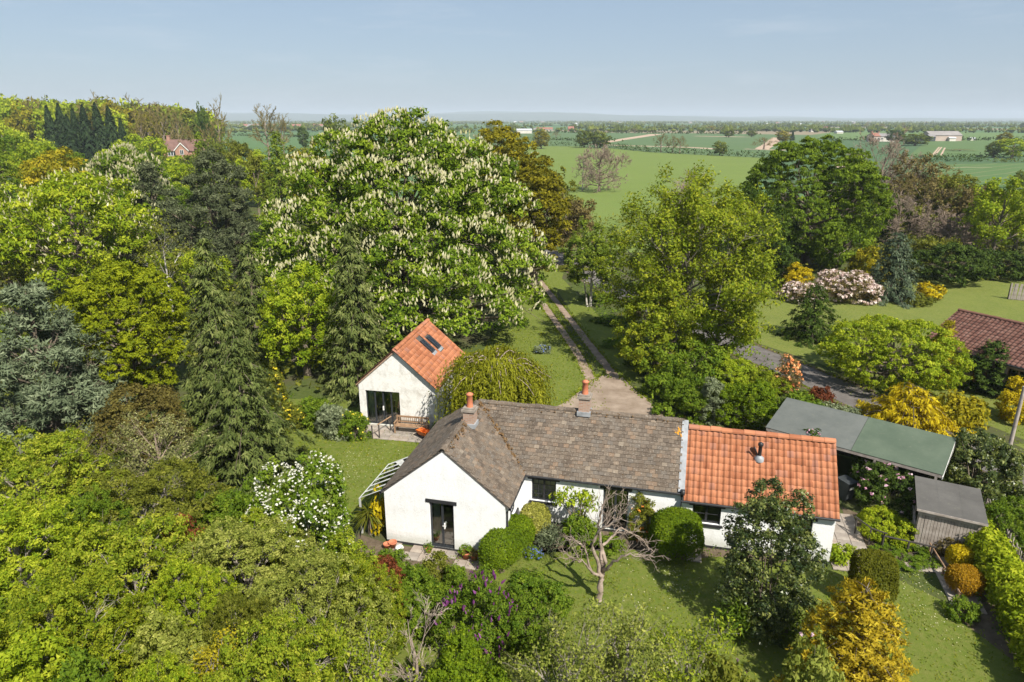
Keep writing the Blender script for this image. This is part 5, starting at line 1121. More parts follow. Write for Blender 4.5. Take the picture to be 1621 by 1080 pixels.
# ------------------------------------------------------------------ poles
def pole(loc,h,label,cross=True,r=.13,mat='wood_grey'):
    o=empty('utility_pole',loc,0,label,'pole'); q=Geo(); z=np.linspace(0,h,5); q.tubes(np.stack([z*0,z*0,z],1),r*(1-.25*z/h),10); part('pole_shaft',q,M[mat],o,True)
    if cross: q=Geo(); q.box(-.9,.9,-.06,.06,h-.35,h-.22); part('crossarm',q,M[mat],o)
    for x in ((-.75,0,.75) if cross else (0,)): q=Geo(); q.lathe([(0,h-.22),(.06,h-.22),(.07,h-.1),(.03,h-.05),(0,h-.04)],(x,0,.0 if cross else .06),8); part('insulator',q,M['white'],o)
pole((gnd(922,303)[0],gnd(922,303)[1],0),aty(922,255,gnd(922,303)[1])[2],'grey utility pole with crossarm beside the bare tree in the meadow')
pole((gnd(846,300)[0],gnd(846,300)[1],0),aty(846,240,gnd(846,300)[1])[2],'grey utility pole beyond the bronze oak at the meadow edge')
pole((25.5,31.6,0),aty(1598,612,31.6)[2],'short bare timber pole beside the lane at the right',False,.11,'wood_grey')

# ------------------------------------------------------------------ great horse chestnut in flower
def chestnut():
    o=empty('horse_chestnut',((640-CX)/FPX*depth(58,8),58,0),0,'huge horse chestnut covered in cream flower candles behind the annexe','tree'); rng=np.random.default_rng(11)
    L=[[.3,1,9.8,7.0,6.0,6.2],[-4.9,-.6,5.8,3.2,3.4,3.4],[4.8,-.6,5.2,3.2,3.4,3.4],[0,-3.6,4.6,4.0,3.0,3.4],[0,5,8,7,5,6]]
    for x,y,z,r in ((-.5,0,14.9,2.9),(2.6,-.5,14.2,2.7),(-3.4,-.4,13.6,2.8),(5.2,-.4,12.4,2.6),(-5.6,-.6,11.3,2.8),(6.8,-.6,10.0,2.6),(-2.0,-3.6,12.6,2.8),(1.6,-4.0,12.2,2.9),(4.4,-3.6,11.0,2.6),(-4.8,-3.6,10.0,2.7),(-.6,-5.6,9.8,2.9),(2.8,-5.8,8.8,2.8),(6.3,-4.2,8.2,2.6),(-7.4,-3.4,7.8,2.8),(-3.6,-6.2,7.6,2.9),(.4,-7.8,6.8,3.0),(4.2,-7.4,5.8,2.9),(7.6,-4.4,5.6,2.8),(-9.0,-3.2,5.2,2.7),(-6.4,-6.0,4.8,2.9),(-2.4,-8.6,4.4,2.8),(2.0,-9.2,3.8,2.8),(6.4,-7.0,3.4,2.7),(8.8,-3.4,3.4,2.6),(5.0,-.3,14.6,2.1),(-4.9,-.3,14.7,2.1),(7.4,-.6,12.6,2.0),(-6.9,-.8,12.7,1.9),(8.4,-1.4,10.2,2.2),(6.2,-3.0,12.4,2.0),(-5.6,-2.8,12.6,1.9),(3.4,-2.4,14.2,2.0),(-2.9,-2.2,14.6,2.0),(-.2,-.4,16.1,2.1),(2.2,0,15.8,1.9),(-2.1,.2,15.7,1.8),(.9,-.2,17.0,1.1),(.8,-10.2,2.6,2.5),(-3.4,-9.4,2.6,2.4),(4.6,-9.0,2.4,2.4),(7.8,-6.4,2.2,2.3),(9.6,-3.0,2.4,2.2),(-6.6,-7.8,2.8,2.4),(-9.0,-5.2,3.0,2.3),(10.2,-1.5,5.0,2.0),(9.2,-2,7.2,2.2),(-8.6,-1.6,9.2,2.0),(7.9,-1.2,11.6,1.8),(-7.0,-1,12.4,1.7)):
        s_=rng.uniform(.78,1.08); L.append([x*1.05,y,z,r*s_,r*s_,r*.74*s_])
    for q in range(52):
        m_=L[rng.integers(5,54)]; d_=sph(rng,1)[0]; d_[2]=abs(d_[2])*.8; d_[1]=-abs(d_[1]) if rng.random()<.7 else d_[1]; r_=rng.uniform(.7,1.25); L.append([m_[0]+d_[0]*m_[3]*.9,m_[1]+d_[1]*m_[4]*.9,m_[2]+d_[2]*m_[5]*.95,r_,r_,r_*.7])
    g=Geo(); P,Nn=auto_foliage(g,rng,L,.27,.16,1.2,npc=26,flat=.6,cr=.62,lo=.70,low=-.35,tintv=.4)
    tr,trr,LP,LR=limbs_to(rng,np.asarray(L)[1:53,:3],15,.15,.62); b=Geo(); b.tubes(tr,trr,10); b.tubes(LP,LR,6); c,cr=children(rng,LP,LR,5,.4,.7,.1,4,.4); b.tubes(c,cr,4)
    part('trunk',b,M['bark'],o,True); part('crown',g,M['chest'],o)
    blossom(o,rng,L,'flw_white',7600,'candle',.27,'flower_candles',-.12)
chestnut()
# ------------------------------------------------------------------ trees on the left, far to near
broad('horse_chestnut',205,100,228,125,'smaller horse chestnut thick with pale candles at far left','chest',.1,14,.36,.3,.6,1.3,flowers=('flw_white',1000,'candle',.46,'flower_candles',-.1))
broad('horse_chestnut',118,66,266,245,'bright green horse chestnut with scattered candles at the left','lime',.06,26,.30,.30,.55,1.15,.5,flowers=('flw_white',650,'candle',.29,'flower_candles',-.1))
conifer('larch_tree',15,82,200,105,'feathery larch at the left edge above the bright chestnut','larch',.25,7,.45,.10,.35,.8,.6,9)
conifer('larch_tree',446,92,203,115,'feathery light green larch left of the big chestnut','larch',.25,7,.45,.10,.35,.8,.6,9)
conifer('larch_tree',148,135,252,48,'slim pale larch between the golden tree and small chestnut','larch',.25,5,.6,.14,.35,.8,.8,7)
conifer('larch_tree',322,140,207,52,'slim green conifer standing right of the red-brick house','larch',.2,5,.6,.14,.35,.8,.8,7)
broad('ochre_tree',90,112,230,105,'ochre-yellow tree in young leaf below the dark firs','goldgreen',.1,12,.36,.4,.6,1.2)
def pine(px,Y,top,w,label,mat,n=17,k=2.7): return broad('pine_tree',px,Y,top,w,label,mat,.10,n,.27,.32,.30,1.35,.6,npc=22,mode='radial',k=k+.3,bark='bark',lobes=lobes_pine)
pine(345,74,234,215,'dark grey-green pine left of the large chestnut, the taller of two','pine',20)
pine(245,79,258,140,'dark rounded pine left of the taller dark pine','pine',14)
broad('green_tree',205,92,300,90,'mid green tree squeezed between pines and bright chestnut','mid',.1,10,.36,.3,.6,1.2)
open_tree('shrubby_tree',372,112,245,70,'lime-tinged young tree in front of far fields, left','lime','bark',8,6,5,.4,5)
open_tree('shrubby_tree',405,118,240,70,'olive-brown budding tree left of the larch','olive','bark',8,6,5,.35,4)
open_tree('shrubby_tree',492,100,222,80,'rusty brown budding tree touching the big chestnut','bronze','bark',9,6,5,.4,4)
open_tree('shrubby_tree',420,80,330,70,'pale brown twiggy tree below the larch','olive','bark',8,6,5,.25,3)
open_tree('silver_birch',262,57,345,80,'slender white-stemmed birch in front of the dark pines','olive','birchbark',8,6,5,.2,2,up=.25,r0=.16)
broad('lime_maple',302,62,395,125,'small lime-yellow maple below the dark pines','lime',.08,12,.36,.26,.6,1.2)
broad('green_tree',8,62,350,90,'olive green tree at the left edge below the larch','olive',.1,10,.36,.28,.6,1.2)
for q_,(px_,Y_,tp_,w_,mt_,lb_) in enumerate(((232,150,236,64,'mid','green tree just below the brick house, left'),(288,132,258,70,'lime','light green tree just below the brick house'),(378,150,222,66,'olive','olive tree right of the slim conifer by the brick house'),(412,140,236,56,'lime','light green tree below the big leafless tree at left'),(470,140,226,62,'olive','brown-green tree between the larch and the big chestnut'),(345,128,246,66,'mid','green tree behind the taller dark pine'),(58,150,222,76,'lime','light green tree left of the ochre tree'),(18,160,212,80,'mid','green tree at the far left edge below the wood'),(120,150,236,64,'mid','green tree between the ochre tree and dark firs'),(182,142,236,66,'lime','light green tree right of the slim pale larch'),(300,100,290,70,'mid','green tree peeping between the two dark pines'),(525,85,250,80,'lime','light green tree tucked left of the big chestnut'),(440,70,330,80,'mid','green tree between larch and drooping cypress'),(60,80,300,100,'mid','mid green tree behind the bright left chestnut'))): broad('woodland_tree',px_,Y_,tp_,w_,lb_,mt_,.02,14,.36,.3,.6,1.1)
conifer('cypress_tree',402,49,382,105,'drooping olive cypress behind the tallest one','cyp',.5,12,.34,.09,.9,.75,.58,9)
conifer('cypress_tree',564,42,348,128,'drooping olive cypress standing before the big chestnut','cyp',.5,13,.32,.085,.95,.72,.55,10)
broad('field_maple',478,44.5,418,140,'bright green field maple between two drooping cypresses','lime',.04,16,.34,.2,.6,1.35)
conifer('cypress_tree',345,37.5,370,140,'tall narrow cypress with drooping sprays beside the dome tree','cyp',.45,14,.30,.08,.9,.75,.52,10)
broad('dome_tree',196,41,412,200,'smooth yellow-green dome-shaped tree left of the cypresses','dome',.02,20,.27,.17,.55,1.5,.45,npc=16,low=-.4,twigs=0,lobes=lambda rng,R,h:lobes_round(rng,R,h,.0,46,.19))
pine(62,35,448,250,'large blue-grey pine at the left edge','bluepine',22,2.6)
conifer('cypress_tree',386,31,518,190,'broad drooping cypress at the edge of the left lawn','cyp',.45,15,.27,.07,.9,.7,.46,10)
broad('green_tree',20,48,455,80,'small yellow-green tree behind the blue-grey pine','lime',.05,10,.36,.2,.6,1.2)
bush('rusty_shrub',228,33.5,606,140,'rust-coloured shrub at the foot of the dome tree','rustleaf',.14,.6,1.2)
open_tree('hawthorn_bush',250,28.5,648,200,'grey twiggy bush with white buds left of the broad cypress','palebud','twig',14,7,6,.10,3,base=-.1,cat='shrub',k=2.2)
open_tree('twiggy_shrub',120,30,680,170,'grey-brown leafless thicket below the blue-grey pine','olive','twig',12,7,5,.10,2,base=-.1,cat='shrub',k=2.1)
# foreground orchard: tree crowns seen from above
def apple(px,Y,top,w,label,mat='apple',seed=0,**k): return broad('orchard_tree',px,Y,top,w,label,mat,.0,30,.27,.078,.62,1.12,.6,npc=20,seed=seed,k=2.0,group=None,bark='barkgrey',**k)
apple(45,24,690,270,'leafy green orchard tree at the left edge below the pine')
apple(225,22.5,745,270,'leafy orchard tree behind the dark red patch at lower left','olive',seed=1)
apple(30,18.5,800,300,'spreading orchard tree at the left edge, middle of the foreground','lime',seed=2)
apple(215,18,838,300,'broad orchard tree in the middle of the lower left mass',seed=3)
apple(395,18.5,830,250,'pale green orchard tree below the white-flowered bush','fruit',seed=4)
apple(95,14.6,915,290,'orchard tree above the shaded grass gap at lower left','maple',seed=5)
apple(500,16.5,890,240,'pale green orchard tree left of the dead branches','fruit',seed=6)
apple(450,12.6,990,280,'orchard tree at the bottom edge, left of the dead branches',seed=7)
bush('copper_shrub',288,20.6,812,75,'dark red copper-leaved shrub among the lower left trees','red',.1,.6,1.3)
bush('hedge_shrub',345,23.5,770,120,'fresh green shrub at the foot of the broad cypress','mid',.11)
open_tree('yellow_shrub',345,13.2,985,150,'yellow-flecked pale shrub near the bottom left','goldgreen','barkgrey',12,7,5,.07,6,base=0.,cat='shrub',k=2.2)
bush('grey_shrub',290,14.2,960,150,'grey-green loose shrub behind the yellow-flecked one','fruit',.09)
bush('golden_hedge',40,12.2,1000,220,'golden-green hedge in the bottom left corner','lime',.09,.6,1.5)
bush('green_shrub',150,11.6,1040,190,'dark green shrub on the bottom edge at left','mid',.09)
bush('green_shrub',20,15.5,930,120,'blue-green shrub at the left edge above the golden hedge','mid',.1)
bush('viburnum_bush',478,21.6,716,185,'large bush covered with white blossom left of the cottage','mid',.10,.6,1.3,flowers=('flw_snow',1300,'head',.085,'blossom',-.1))
bush('leafy_shrub',430,20.5,800,120,'green shrub at the foot of the white-flowered bush','apple',.1)
bush('leafy_shrub',545,19.6,850,130,'mixed green shrub between the white bush and the gable','apple',.1,seed=3)
# ------------------------------------------------------------------ garden in front of the cottage
bush('purple_shrub',603,19.4,880,85,'dark purple-leaved shrub below the gable','red',.09,.6,1.4)
bush('green_shrub',660,19.6,905,120,'green shrub between the purple-leaved shrub and the lilac','mid',.09)
bush('lilac_bush',752,18.4,905,125,'lilac bush with purple flower spikes below the gable','mid',.10,.6,1.2,flowers=('flw_purple',170,'candle',.17,'flower_spikes',-.1))
bush('round_shrub',845,18.9,905,125,'rounded glossy green shrub right of the lilac','mid',.10)
bush('moss_shrub',740,14.3,1010,150,'low mossy green shrub at the bottom edge below the lilac','box',.09)
open_tree('dead_tree',660,14.9,940,150,'bare dead branches sticking up near the bottom centre',None,'barkpale',8,5,4,base=.05,lobed=1.,spread=.6,cat='tree',r0=.10)
def orchard_bare(px,Y,top,w,label,seed=0,mat='fruit'): return open_tree('fruit_tree',px,Y,top,w,label,mat,'barkgrey',13,7,6,.09,3,base=.05,seed=seed,k=2.15,up=.28)
orchard_bare(900,14.2,965,190,'pale fruit tree in bud at the bottom centre')
orchard_bare(990,14.6,955,170,'pale twiggy fruit tree right of the bottom centre one',4)
orchard_bare(1085,14.3,975,190,'yellow-green fruit tree on the bottom edge near the lawn',5,'apple')
orchard_bare(575,13.2,1000,200,'pale green fruit tree under the dead branches',6,'apple')
bush('leafy_shrub',1150,13.4,1035,120,'bronze-green shrub on the bottom edge right of the fruit trees','olive',.09,flowers=('flw_purple',12,'head',.09,'blossom',0))
bush('azalea_shrub',1280,13.6,1005,110,'pale green shrub with red tips left of the amber conifer','fruit',.12,flowers=('flw_pink',10,'head',.12,'blossom',0))
bush('holly_tree',1222,20.0,757,160,'dark glossy holly tree in front of the orange-roofed end','holly',.085,.6,1.1,18,.30,cat='tree',npc=16,tintv=.42)
conifer('amber_conifer',1352,16.6,925,185,'amber-gold conifer at the bottom right of the lawn','amber',.05,11,.15,.055,-.5,.42,.26,12,cat='tree',out=.6,k=2.4)
clipped('clipped_column',(13.1,20.9),(.74,.62,1.08),'dull green clipped column shrub on the right lawn','column',-.2,.07,power=4.5)
p=gnd(1065,880); clipped('clipped_dome',(6.65,23.85),(1.02,.95,1.02),'large clipped green dome against the cottage front','box',0.,.07,power=2.8)
clipped('variegated_shrub',hloc(6.0,1.75)[:2],(.66,.6,.80),'cream and yellow variegated clipped shrub in the cottage corner','variegated',PHI,.07)
clipped('box_hedge',hloc(5.22,.15)[:2],(.72,1.55,.74),'sloping clipped bright green box hedge at the gable corner','box',PHI-.30,.07,power=3.)
bush('magnolia_shrub',918,25.0,768,66,'thin leggy shrub with big leaves left of the front door','lime',.17,.6,1.0,8,.45,lobes=[[-.15,0,2.25,.55,.45,.3],[-.6,0,1.95,.35,.35,.25],[.3,.1,1.7,.28,.28,.22],[-.1,0,1.3,.25,.25,.25]])
bush('green_shrub',918,24.5,818,62,'spreading green shrub under the leggy one by the cottage','mid',.1)
bush('pyracantha',1016,25.05,780,48,'upright shrub with orange flower clusters right of the front door','olive',.07,.6,1.6,8,.35,flowers=('flw_orange',42,'head',.13,'blossom',-.3))
bush('leafy_shrub',968,24.4,850,46,'low green shrub below the front door','mid',.09)
bush('flowering_perennial',870,24.3,835,40,'grey-green iris clump right of the box hedge','silver',.2,.2,1.0,mode='radial')
bush('bluebells',843,23.9,868,34,'clump of blue flowers beside the box hedge','mid',.1,.3,1.,flowers=('flw_blue',90,'head',.07,'blossom',-.2))
bush('leafy_perennial',1166,19.3,955,44,'strap-leaved plant below the holly on the lawn','mid',.28,.14,1.,mode='radial',cat='plant')
bush('leafy_perennial',1247,19.4,962,36,'smaller strap-leaved plant right below the holly','mid',.26,.14,1.,mode='radial',cat='plant')
bush('golden_ivy',600,25.6,772,20,'narrow bright yellow shrub against the left end of the gable','gold',.07,.6,1.6,depthf=1.6)
o,h,R,zc=tree_root('cordyline',584,25.4,792,52,'spiky cordyline palm left of the gable','plant'); rng=np.random.default_rng(5); g=Geo(); d=sph(rng,90); d[:,2]=np.abs(d[:,2])*1.1-.15; d=nrm(d); q=np.linspace(0,1,4)[None,:,None]; hh=max(h*.62,.7); g.tubes(np.array([0,0,hh])+d[:,None]*q*.85-UP*q*q*.35,np.full((90,1),.03)*np.array([.6,1,.8,.15])[None],3,rng.uniform(0,1,90)); part('fronds',g,M['olive'],o); g=Geo(); g.tubes(np.array([(0,0,0),(0,0,hh)]),np.array([.09,.07]),7); part('trunk',g,M['bark'],o)
# pruned bare apple tree on the lawn, traced limb by limb in depth
def old_apple():
    b0=gnd(948,951); o=empty('apple_tree',(b0[0],b0[1],0),0,'old pruned leafless apple tree on the front lawn','tree'); rng=np.random.default_rng(9); Y=b0[1]
    def P(lst,dy): return np.array([aty(x,y,Y+d)-b0 for (x,y),d in zip(lst,dy)])
    limbs=[([(948,951),(950,935),(952,918),(952,910)],[0,0,0,0],.15,.125),
     ([(952,915),(945,885),(938,862),(947,842),(972,826),(985,820)],[0,-.1,-.3,-.5,-.7,-.9],.10,.03),
     ([(951,915),(953,880),(950,850),(948,820),(951,803),(962,788)],[0,.2,.3,.3,.4,.5],.11,.02),
     ([(953,913),(958,890),(953,870),(966,850),(985,836),(1010,850),(1036,874)],[0,.1,.3,.5,.8,1.0,1.1],.10,.015),
     ([(955,910),(963,895),(976,886),(990,879),(1012,878),(1036,883)],[0,-.3,-.6,-.8,-1.,-1.1],.09,.015),
     ([(949,910),(936,905),(931,885),(925,866),(918,858),(900,855)],[0,-.3,-.5,-.6,-.7,-.7],.08,.015),
     ([(940,907),(930,898),(922,888),(912,888),(898,880)],[-.2,-.6,-.9,-1.0,-1.2],.06,.012)]
    b=Geo(); PP=[];RR=[]
    for pts,dy,r0,r1 in limbs:
        q=P(pts,dy); t_=np.linspace(0,len(q)-1,len(q)*3-2); j_=np.minimum(t_.astype(int),len(q)-2); q2=q[j_]+(q[j_+1]-q[j_])*(t_-j_)[:,None]; q2[1:-1]+=rng.normal(size=(len(q2)-2,3))*.035; b.tubes(q2,np.linspace(r0,r1,len(q2))*.74*rng.uniform(.85,1.2,len(q2)),8); i=np.linspace(0,len(q)-1,6); j=np.minimum(i.astype(int),len(q)-2); f=(i-j)[:,None]
        if len(pts)>4: PP.append(q[j]*(1-f)+q[j+1]*f); RR.append(np.linspace(r0,r1,6)*.5)
    PP=np.array(PP);RR=np.array(RR); g=b; c,cr=children(rng,PP,RR,14,.34,.7,.15,5,.45,rr=.45,rmin=.012); g.tubes(c,cr,4); c2,cr2=children(rng,c,cr,4,.5,.8,.1,4,.3,rmin=.009); g.tubes(c2,cr2,3); part('trunk',g,M['barkpale'],o,True)
old_apple()
weeping('weeping_tree',783,33.6,541,200,'weeping tree with pale arching branches between annexe and cottage')
apple(310,16.2,880,150,'small yellow-green orchard tree beside the dark red shrub','lime',seed=8); apple(150,20.5,775,150,'small fresh green tree between the two big orchard trees','mid',seed=9); apple(575,17.6,880,130,'small pale tree left of the purple-leaved shrub','maple',seed=10)
apple(250,12.0,1045,190,'yellow-green small tree at the bottom edge under the grey shrub','lime',seed=11); apple(395,14.8,935,150,'small olive tree left of the bottom dead branches','olive',seed=12)
bush('leafy_shrub',120,25.5,700,110,'yellowish twiggy shrub in front of the grey-brown thicket','olive',.09); bush('leafy_shrub',395,22.2,755,70,'dark green ivy-like shrub beneath the broad cypress','mid',.09); bush('leafy_shrub',620,21.6,868,60,'loose green shrub on the soil before the gable','mid',.09); bush('leafy_shrub',690,21.3,880,60,'brownish perennial clump before the gable door','olive',.08); bush('leafy_shrub',725,20.7,890,50,'tall green stems right of the gable door path','mid',.08)
# ------------------------------------------------------------------ along the drive and behind the cottage
def oak(px,Y,top,w,label,seed=0): return broad('oak_tree',px,Y,top,w,label,'bronze',.1,16,.36,.3,.6,1.25,.5,seed=seed)
oak(800,84,185,150,'bronze-leaved oak rising behind the right of the big chestnut')
oak(845,72,255,120,'lower bronze-leaved oak beside the driveway')
open_tree('shrubby_tree',882,96,255,75,'thin green tree beside the far end of the drive','olive','bark',8,6,5,.3,3)
open_tree('thorn_tree',905,84,312,100,'pinkish-brown leafless tree by the drive','brownleaf','twig',14,8,6,.16,3,base=.0)
open_tree('silver_birch',937,63,345,105,'light birch with white stems right of the drive','larch','birchbark',14,8,6,.15,6,up=.0,multi=3,r0=.11,base=.05)
open_tree('bare_tree',950,172,226,86,'big round leafless tree standing alone in the meadow',None,'twig',26,7,5,base=-.15,lobed=1.12)
open_tree('sycamore_tree',1092,47,258,300,'large spreading sycamore in young leaf right of the drive','maple','barkgrey',34,9,7,.20,7,base=.0,blob=.46,multi=3,k=2.7,r0=.26)
open_tree('bare_tree',1085,64,262,120,'leafless brown treetop showing above the sycamore',None,'twig',12,7,5,base=.2)
broad('beech_tree',1288,84,216,215,'tall layered green tree right of the sycamore','layer',.02,30,.34,.28,.6,1.6,.36)
broad('yew_tree',1202,72,285,95,'dark yew between the sycamore and the tall layered tree','dark',.05,12,.36,.26,.6,1.4)
broad('green_tree',1340,92,250,70,'dark green tree at the right shoulder of the tall layered tree','dark',.05,11,.38,.28,.6,1.3)
open_tree('bare_tree',1395,116,205,140,'wide leafless tree right of the tall layered tree',None,'twig',16,8,6,base=.1)
open_tree('bare_tree',1462,104,270,110,'rust-brown leafless tree above the blue spruce','brownleaf','twig',14,7,6,.22,1)
open_tree('bare_tree',1505,92,330,100,'grey leafless tree left of the pale green tree at right edge',None,'twig',14,8,6,base=.0)
open_tree('shrubby_tree',1432,98,320,80,'green and brown mixed tree behind the blue spruce','olive','bark',9,7,5,.25,4)
open_tree('green_tree',1585,84,276,125,'pale green upright tree at the right edge','lime','bark',16,8,6,.26,4,base=.05,blob=.5)
open_tree('shrubby_tree',1545,98,330,70,'yellow-brown tree beside the pale green one at right','olive','bark',9,6,5,.25,3)
broad('understorey_tree',1035,44.5,455,120,'low lime-green boughs at the left foot of the sycamore','maple',.0,14,.36,.18,.6,1.1); broad('understorey_tree',1138,45.5,455,110,'low yellow-green boughs at the right foot of the sycamore','lime',.0,14,.36,.18,.6,1.1); broad('understorey_tree',1085,42.5,540,130,'leafy shrubby tree in front of the sycamore stems','mid',.0,14,.36,.17,.6,1.2)
broad('belt_tree',1450,112,285,110,'olive green tree behind the rust-brown leafless tree','olive',.05,14,.36,.3,.6,1.1); broad('belt_tree',1540,108,315,100,'green tree filling the gap behind the dark yew','mid',.05,14,.36,.3,.6,1.1); broad('belt_tree',1385,100,300,100,'dark green tree under the wide leafless tree','dark',.05,14,.36,.3,.6,1.2); broad('belt_tree',1622,110,300,110,'green tree at the far right edge behind the pale one','mid',.05,14,.36,.3,.6,1.1); broad('belt_tree',1330,78,345,90,'fresh green lower crown at the foot of the tall layered tree','layer',.0,14,.36,.26,.6,1.2); broad('belt_tree',1225,82,330,80,'deep green tree left of the tall layered tree','dark',.0,14,.36,.26,.6,1.2); broad('belt_tree',1490,82,375,80,'olive shrubby tree behind the small golden bush','olive',.0,14,.36,.24,.6,1.1)
open_tree('bare_tree',1425,95,300,120,'pinkish leafless tree between the tall layered tree and the rust one',None,'twig',14,8,6,base=.0); open_tree('bare_tree',1530,88,340,110,'fawn leafless tree above the dark spreading yew',None,'twig',14,8,6,base=.0)
broad('green_tree',905,100,300,60,'small green tree beyond the pinkish-brown leafless tree','olive',.0,10,.36,.3,.6,1.1)
bush('drive_shrub',948,66,470,60,'dark shrub under the light birch right of the drive','mid',.2); bush('drive_shrub',968,58,505,60,'dark green shrub halfway along the drive','dark',.18); bush('drive_shrub',990,51,540,70,'shaded green shrub at the sycamore edge by the drive','mid',.16); bush('drive_shrub',905,80,425,60,'olive shrub at the far end of the drive','olive',.22)
open_tree('bare_tree',1448,112,238,120,'tall fawn leafless tree right of the widest leafless one','brownleaf','twig',16,8,6,.3,2,base=.0); broad('belt_tree',1500,106,272,110,'tall olive tree in the right-hand belt above the yew','olive',.02,14,.36,.3,.6,1.1); open_tree('bare_tree',1548,100,290,110,'brown twiggy tree left of the pale green one at right','brownleaf','twig',16,8,6,.28,3,base=.0); broad('belt_tree',1618,92,300,100,'fresh green tree on the right edge beside the pale green one','lime',.02,14,.36,.28,.6,1.1); broad('belt_tree',1350,100,262,80,'olive tree at the right shoulder of the tall layered tree','olive',.02,14,.36,.3,.6,1.1)
conifer('blue_spruce',1415,66,366,110,'dark blue spruce beside the neighbour lawn','spruce',.35,9,.34,.09,.5,.62,.5,11)
broad('yew_tree',1508,73,385,110,'dark spreading yew right of the blue spruce','yew',.0,13,.38,.26,.5,1.5,.35)
broad('yew_tree',1585,76,398,110,'dark yew at the right edge behind the neighbour lawn','yew',.0,12,.38,.26,.5,1.5,.35)
broad('yew_tree',1240,72,400,70,'dark green shrubby tree behind the golden bush','dark',.0,10,.38,.24,.6,1.4)
bush('magnolia_tree',1340,66,428,100,'blush-pink blossom tree beside the neighbour lawn','brownleaf',.2,.6,.6,12,.36,cat='tree',flowers=('flw_blush',420,'head',.45,'blossom',-.3))
bush('magnolia_tree',1268,65,446,60,'smaller blush-pink blossom tree left of the dark spruce','brownleaf',.2,.6,.6,9,.36,cat='tree',flowers=('flw_blush',160,'head',.42,'blossom',-.3))
bush('golden_bush',1263,69,416,46,'golden yellow bush behind the dark spruce','gold',.2); bush('golden_bush',1377,74,388,60,'yellow-green bush left of the blue spruce','goldgreen',.22); bush('golden_bush',1470,66,446,40,'small golden bush right of the blue spruce','gold',.2)
bush('brown_shrub',1452,64,468,50,'small olive shrub at the foot of the blue spruce','olive',.18)
conifer('spruce_tree',1287,53,446,98,'dark green spruce standing beside the lane','dark',.25,9,.3,.09,.3,.65,.42,10,k=2.8)
broad('lime_shrub_tree',1415,43,505,205,'large lime-green maple bush in front of the bungalow','lime',.0,30,.34,.15,.6,1.35,.5)
conifer('golden_cypress',1438,36.2,606,185,'broad golden cypress behind the carport','gold',.45,10,.28,.085,.75,.45,.36,11)
bush('lime_shrub',1515,37.5,630,90,'lime-gold shrub right of the golden cypress','goldgreen',.15)
conifer('golden_column',1490,42.8,508,52,'narrow gold-green conifer at the bungalow corner','goldgreen',-.2,9,.22,.08,-.6,.7,.3,9)
conifer('dark_cypress',1566,41.5,542,66,'dark green upright cypress by the bungalow door','yew',-.25,12,.22,.08,-.6,.42,.3,10)
bush('golden_shrub',1615,37,600,58,'golden conifer bush at the right edge by the lane','gold',.15)
bush('azalea_bush',1250,41.5,560,42,'bright orange azalea beside the lane','brownleaf',.12,.6,.7,8,.36,flowers=('flw_salmon',160,'head',.20,'blossom',-.4))
bush('red_shrub',1298,38.5,612,46,'small dark red shrub behind the carport','red',.12)
bush('rhododendron',1412,27.5,733,120,'dark rhododendron with pink blooms between carport and shed','yew',.11,.6,1.6,10,.35,flowers=('flw_pink',60,'head',.17,'blossom',-.1))
bush('rhododendron',1385,29.0,712,80,'rhododendron with pink blooms beside the carport corner post','yew',.11,.6,1.5,9,.35,flowers=('flw_pink',45,'head',.17,'blossom',-.1))
bush('rhododendron',1272,30.6,682,80,'dark pink-flowered bush under the grey half of the carport','yew',.11,.6,1.5,9,.35,flowers=('flw_pink',40,'head',.15,'blossom',-.1))
bush('dark_shrub_tree',1552,28.6,683,140,'dark glossy shrubby tree behind the timber shed','holly',.1,.6,1.5,14,.34,cat='tree')
bush('laurel_shrub',1600,24.8,790,90,'green shrubs outside the paling fence at the right edge','mid',.1)
bush('laurel_shrub',1072,41.0,588,110,'dark leafy laurel at the right side of the drive','mid',.15); bush('laurel_shrub',1030,46.5,558,70,'green shrub under the sycamore by the drive','dark',.15)
bush('laurel_shrub',1100,38.2,600,90,'glossy green laurel behind the cottage ridge','mid',.13)
bush('silver_shrub',1130,37.0,594,46,'grey variegated upright shrub behind the cottage','silver',.12); bush('green_shrub',1188,36.4,600,105,'bright green rounded shrub left of the carport','box',.12)
bush('green_shrub',1150,42,560,90,'yellow-green shrub in the bed below the sycamore','lime',.14); bush('green_shrub',1205,41.5,585,90,'mixed green shrub between sycamore and orange azalea','maple',.14); bush('green_shrub',1100,47,545,90,'shaded shrub beneath the sycamore stems','dark',.15)
bush('green_shrub',1275,37.8,625,80,'leafy green bank plant behind the grey carport roof','mid',.12); bush('green_shrub',1330,36.5,640,70,'low silver-green plant by the carport ridge','silver',.12)
bush('orange_shrub',1050,38.0,640,34,'low green tuft on the gravel edge behind the cottage','mid',.1)
# right garden
clipped('golden_ball',(17.75,23.05),(.48,.46,.5),'bright golden yellow clipped ball by the shed','gold',0.,.07); clipped('amber_ball',(17.05,21.65),(.62,.58,.52),'orange-amber clipped ball below the golden one','orangeball',0.,.07)
bush('heather_mound',1405,25.3,812,95,'bright green spreading mound beside the shed window','hedge',.09); bush('ground_plant',1432,23.9,872,95,'blue-green low plants along the wooden rail','mid',.09)
bush('pink_twigs',1503,24.0,845,42,'dry brownish pink shrub against the shed planks','brownleaf',.09,.5,.9); bush('dry_grass',1405,26.6,790,40,'dry straw-coloured tuft by the paving','palebud',.25,.1,.8,mode='radial',cat='plant')
bush('green_perennial',1525,20.3,950,50,'low blue-green plants at the path end','mid',.09,cat='plant'); bush('green_perennial',1335,23.6,862,40,'small leafy plant in the corner by the cottage end','lime',.1,cat='plant')
rng=np.random.default_rng(21)
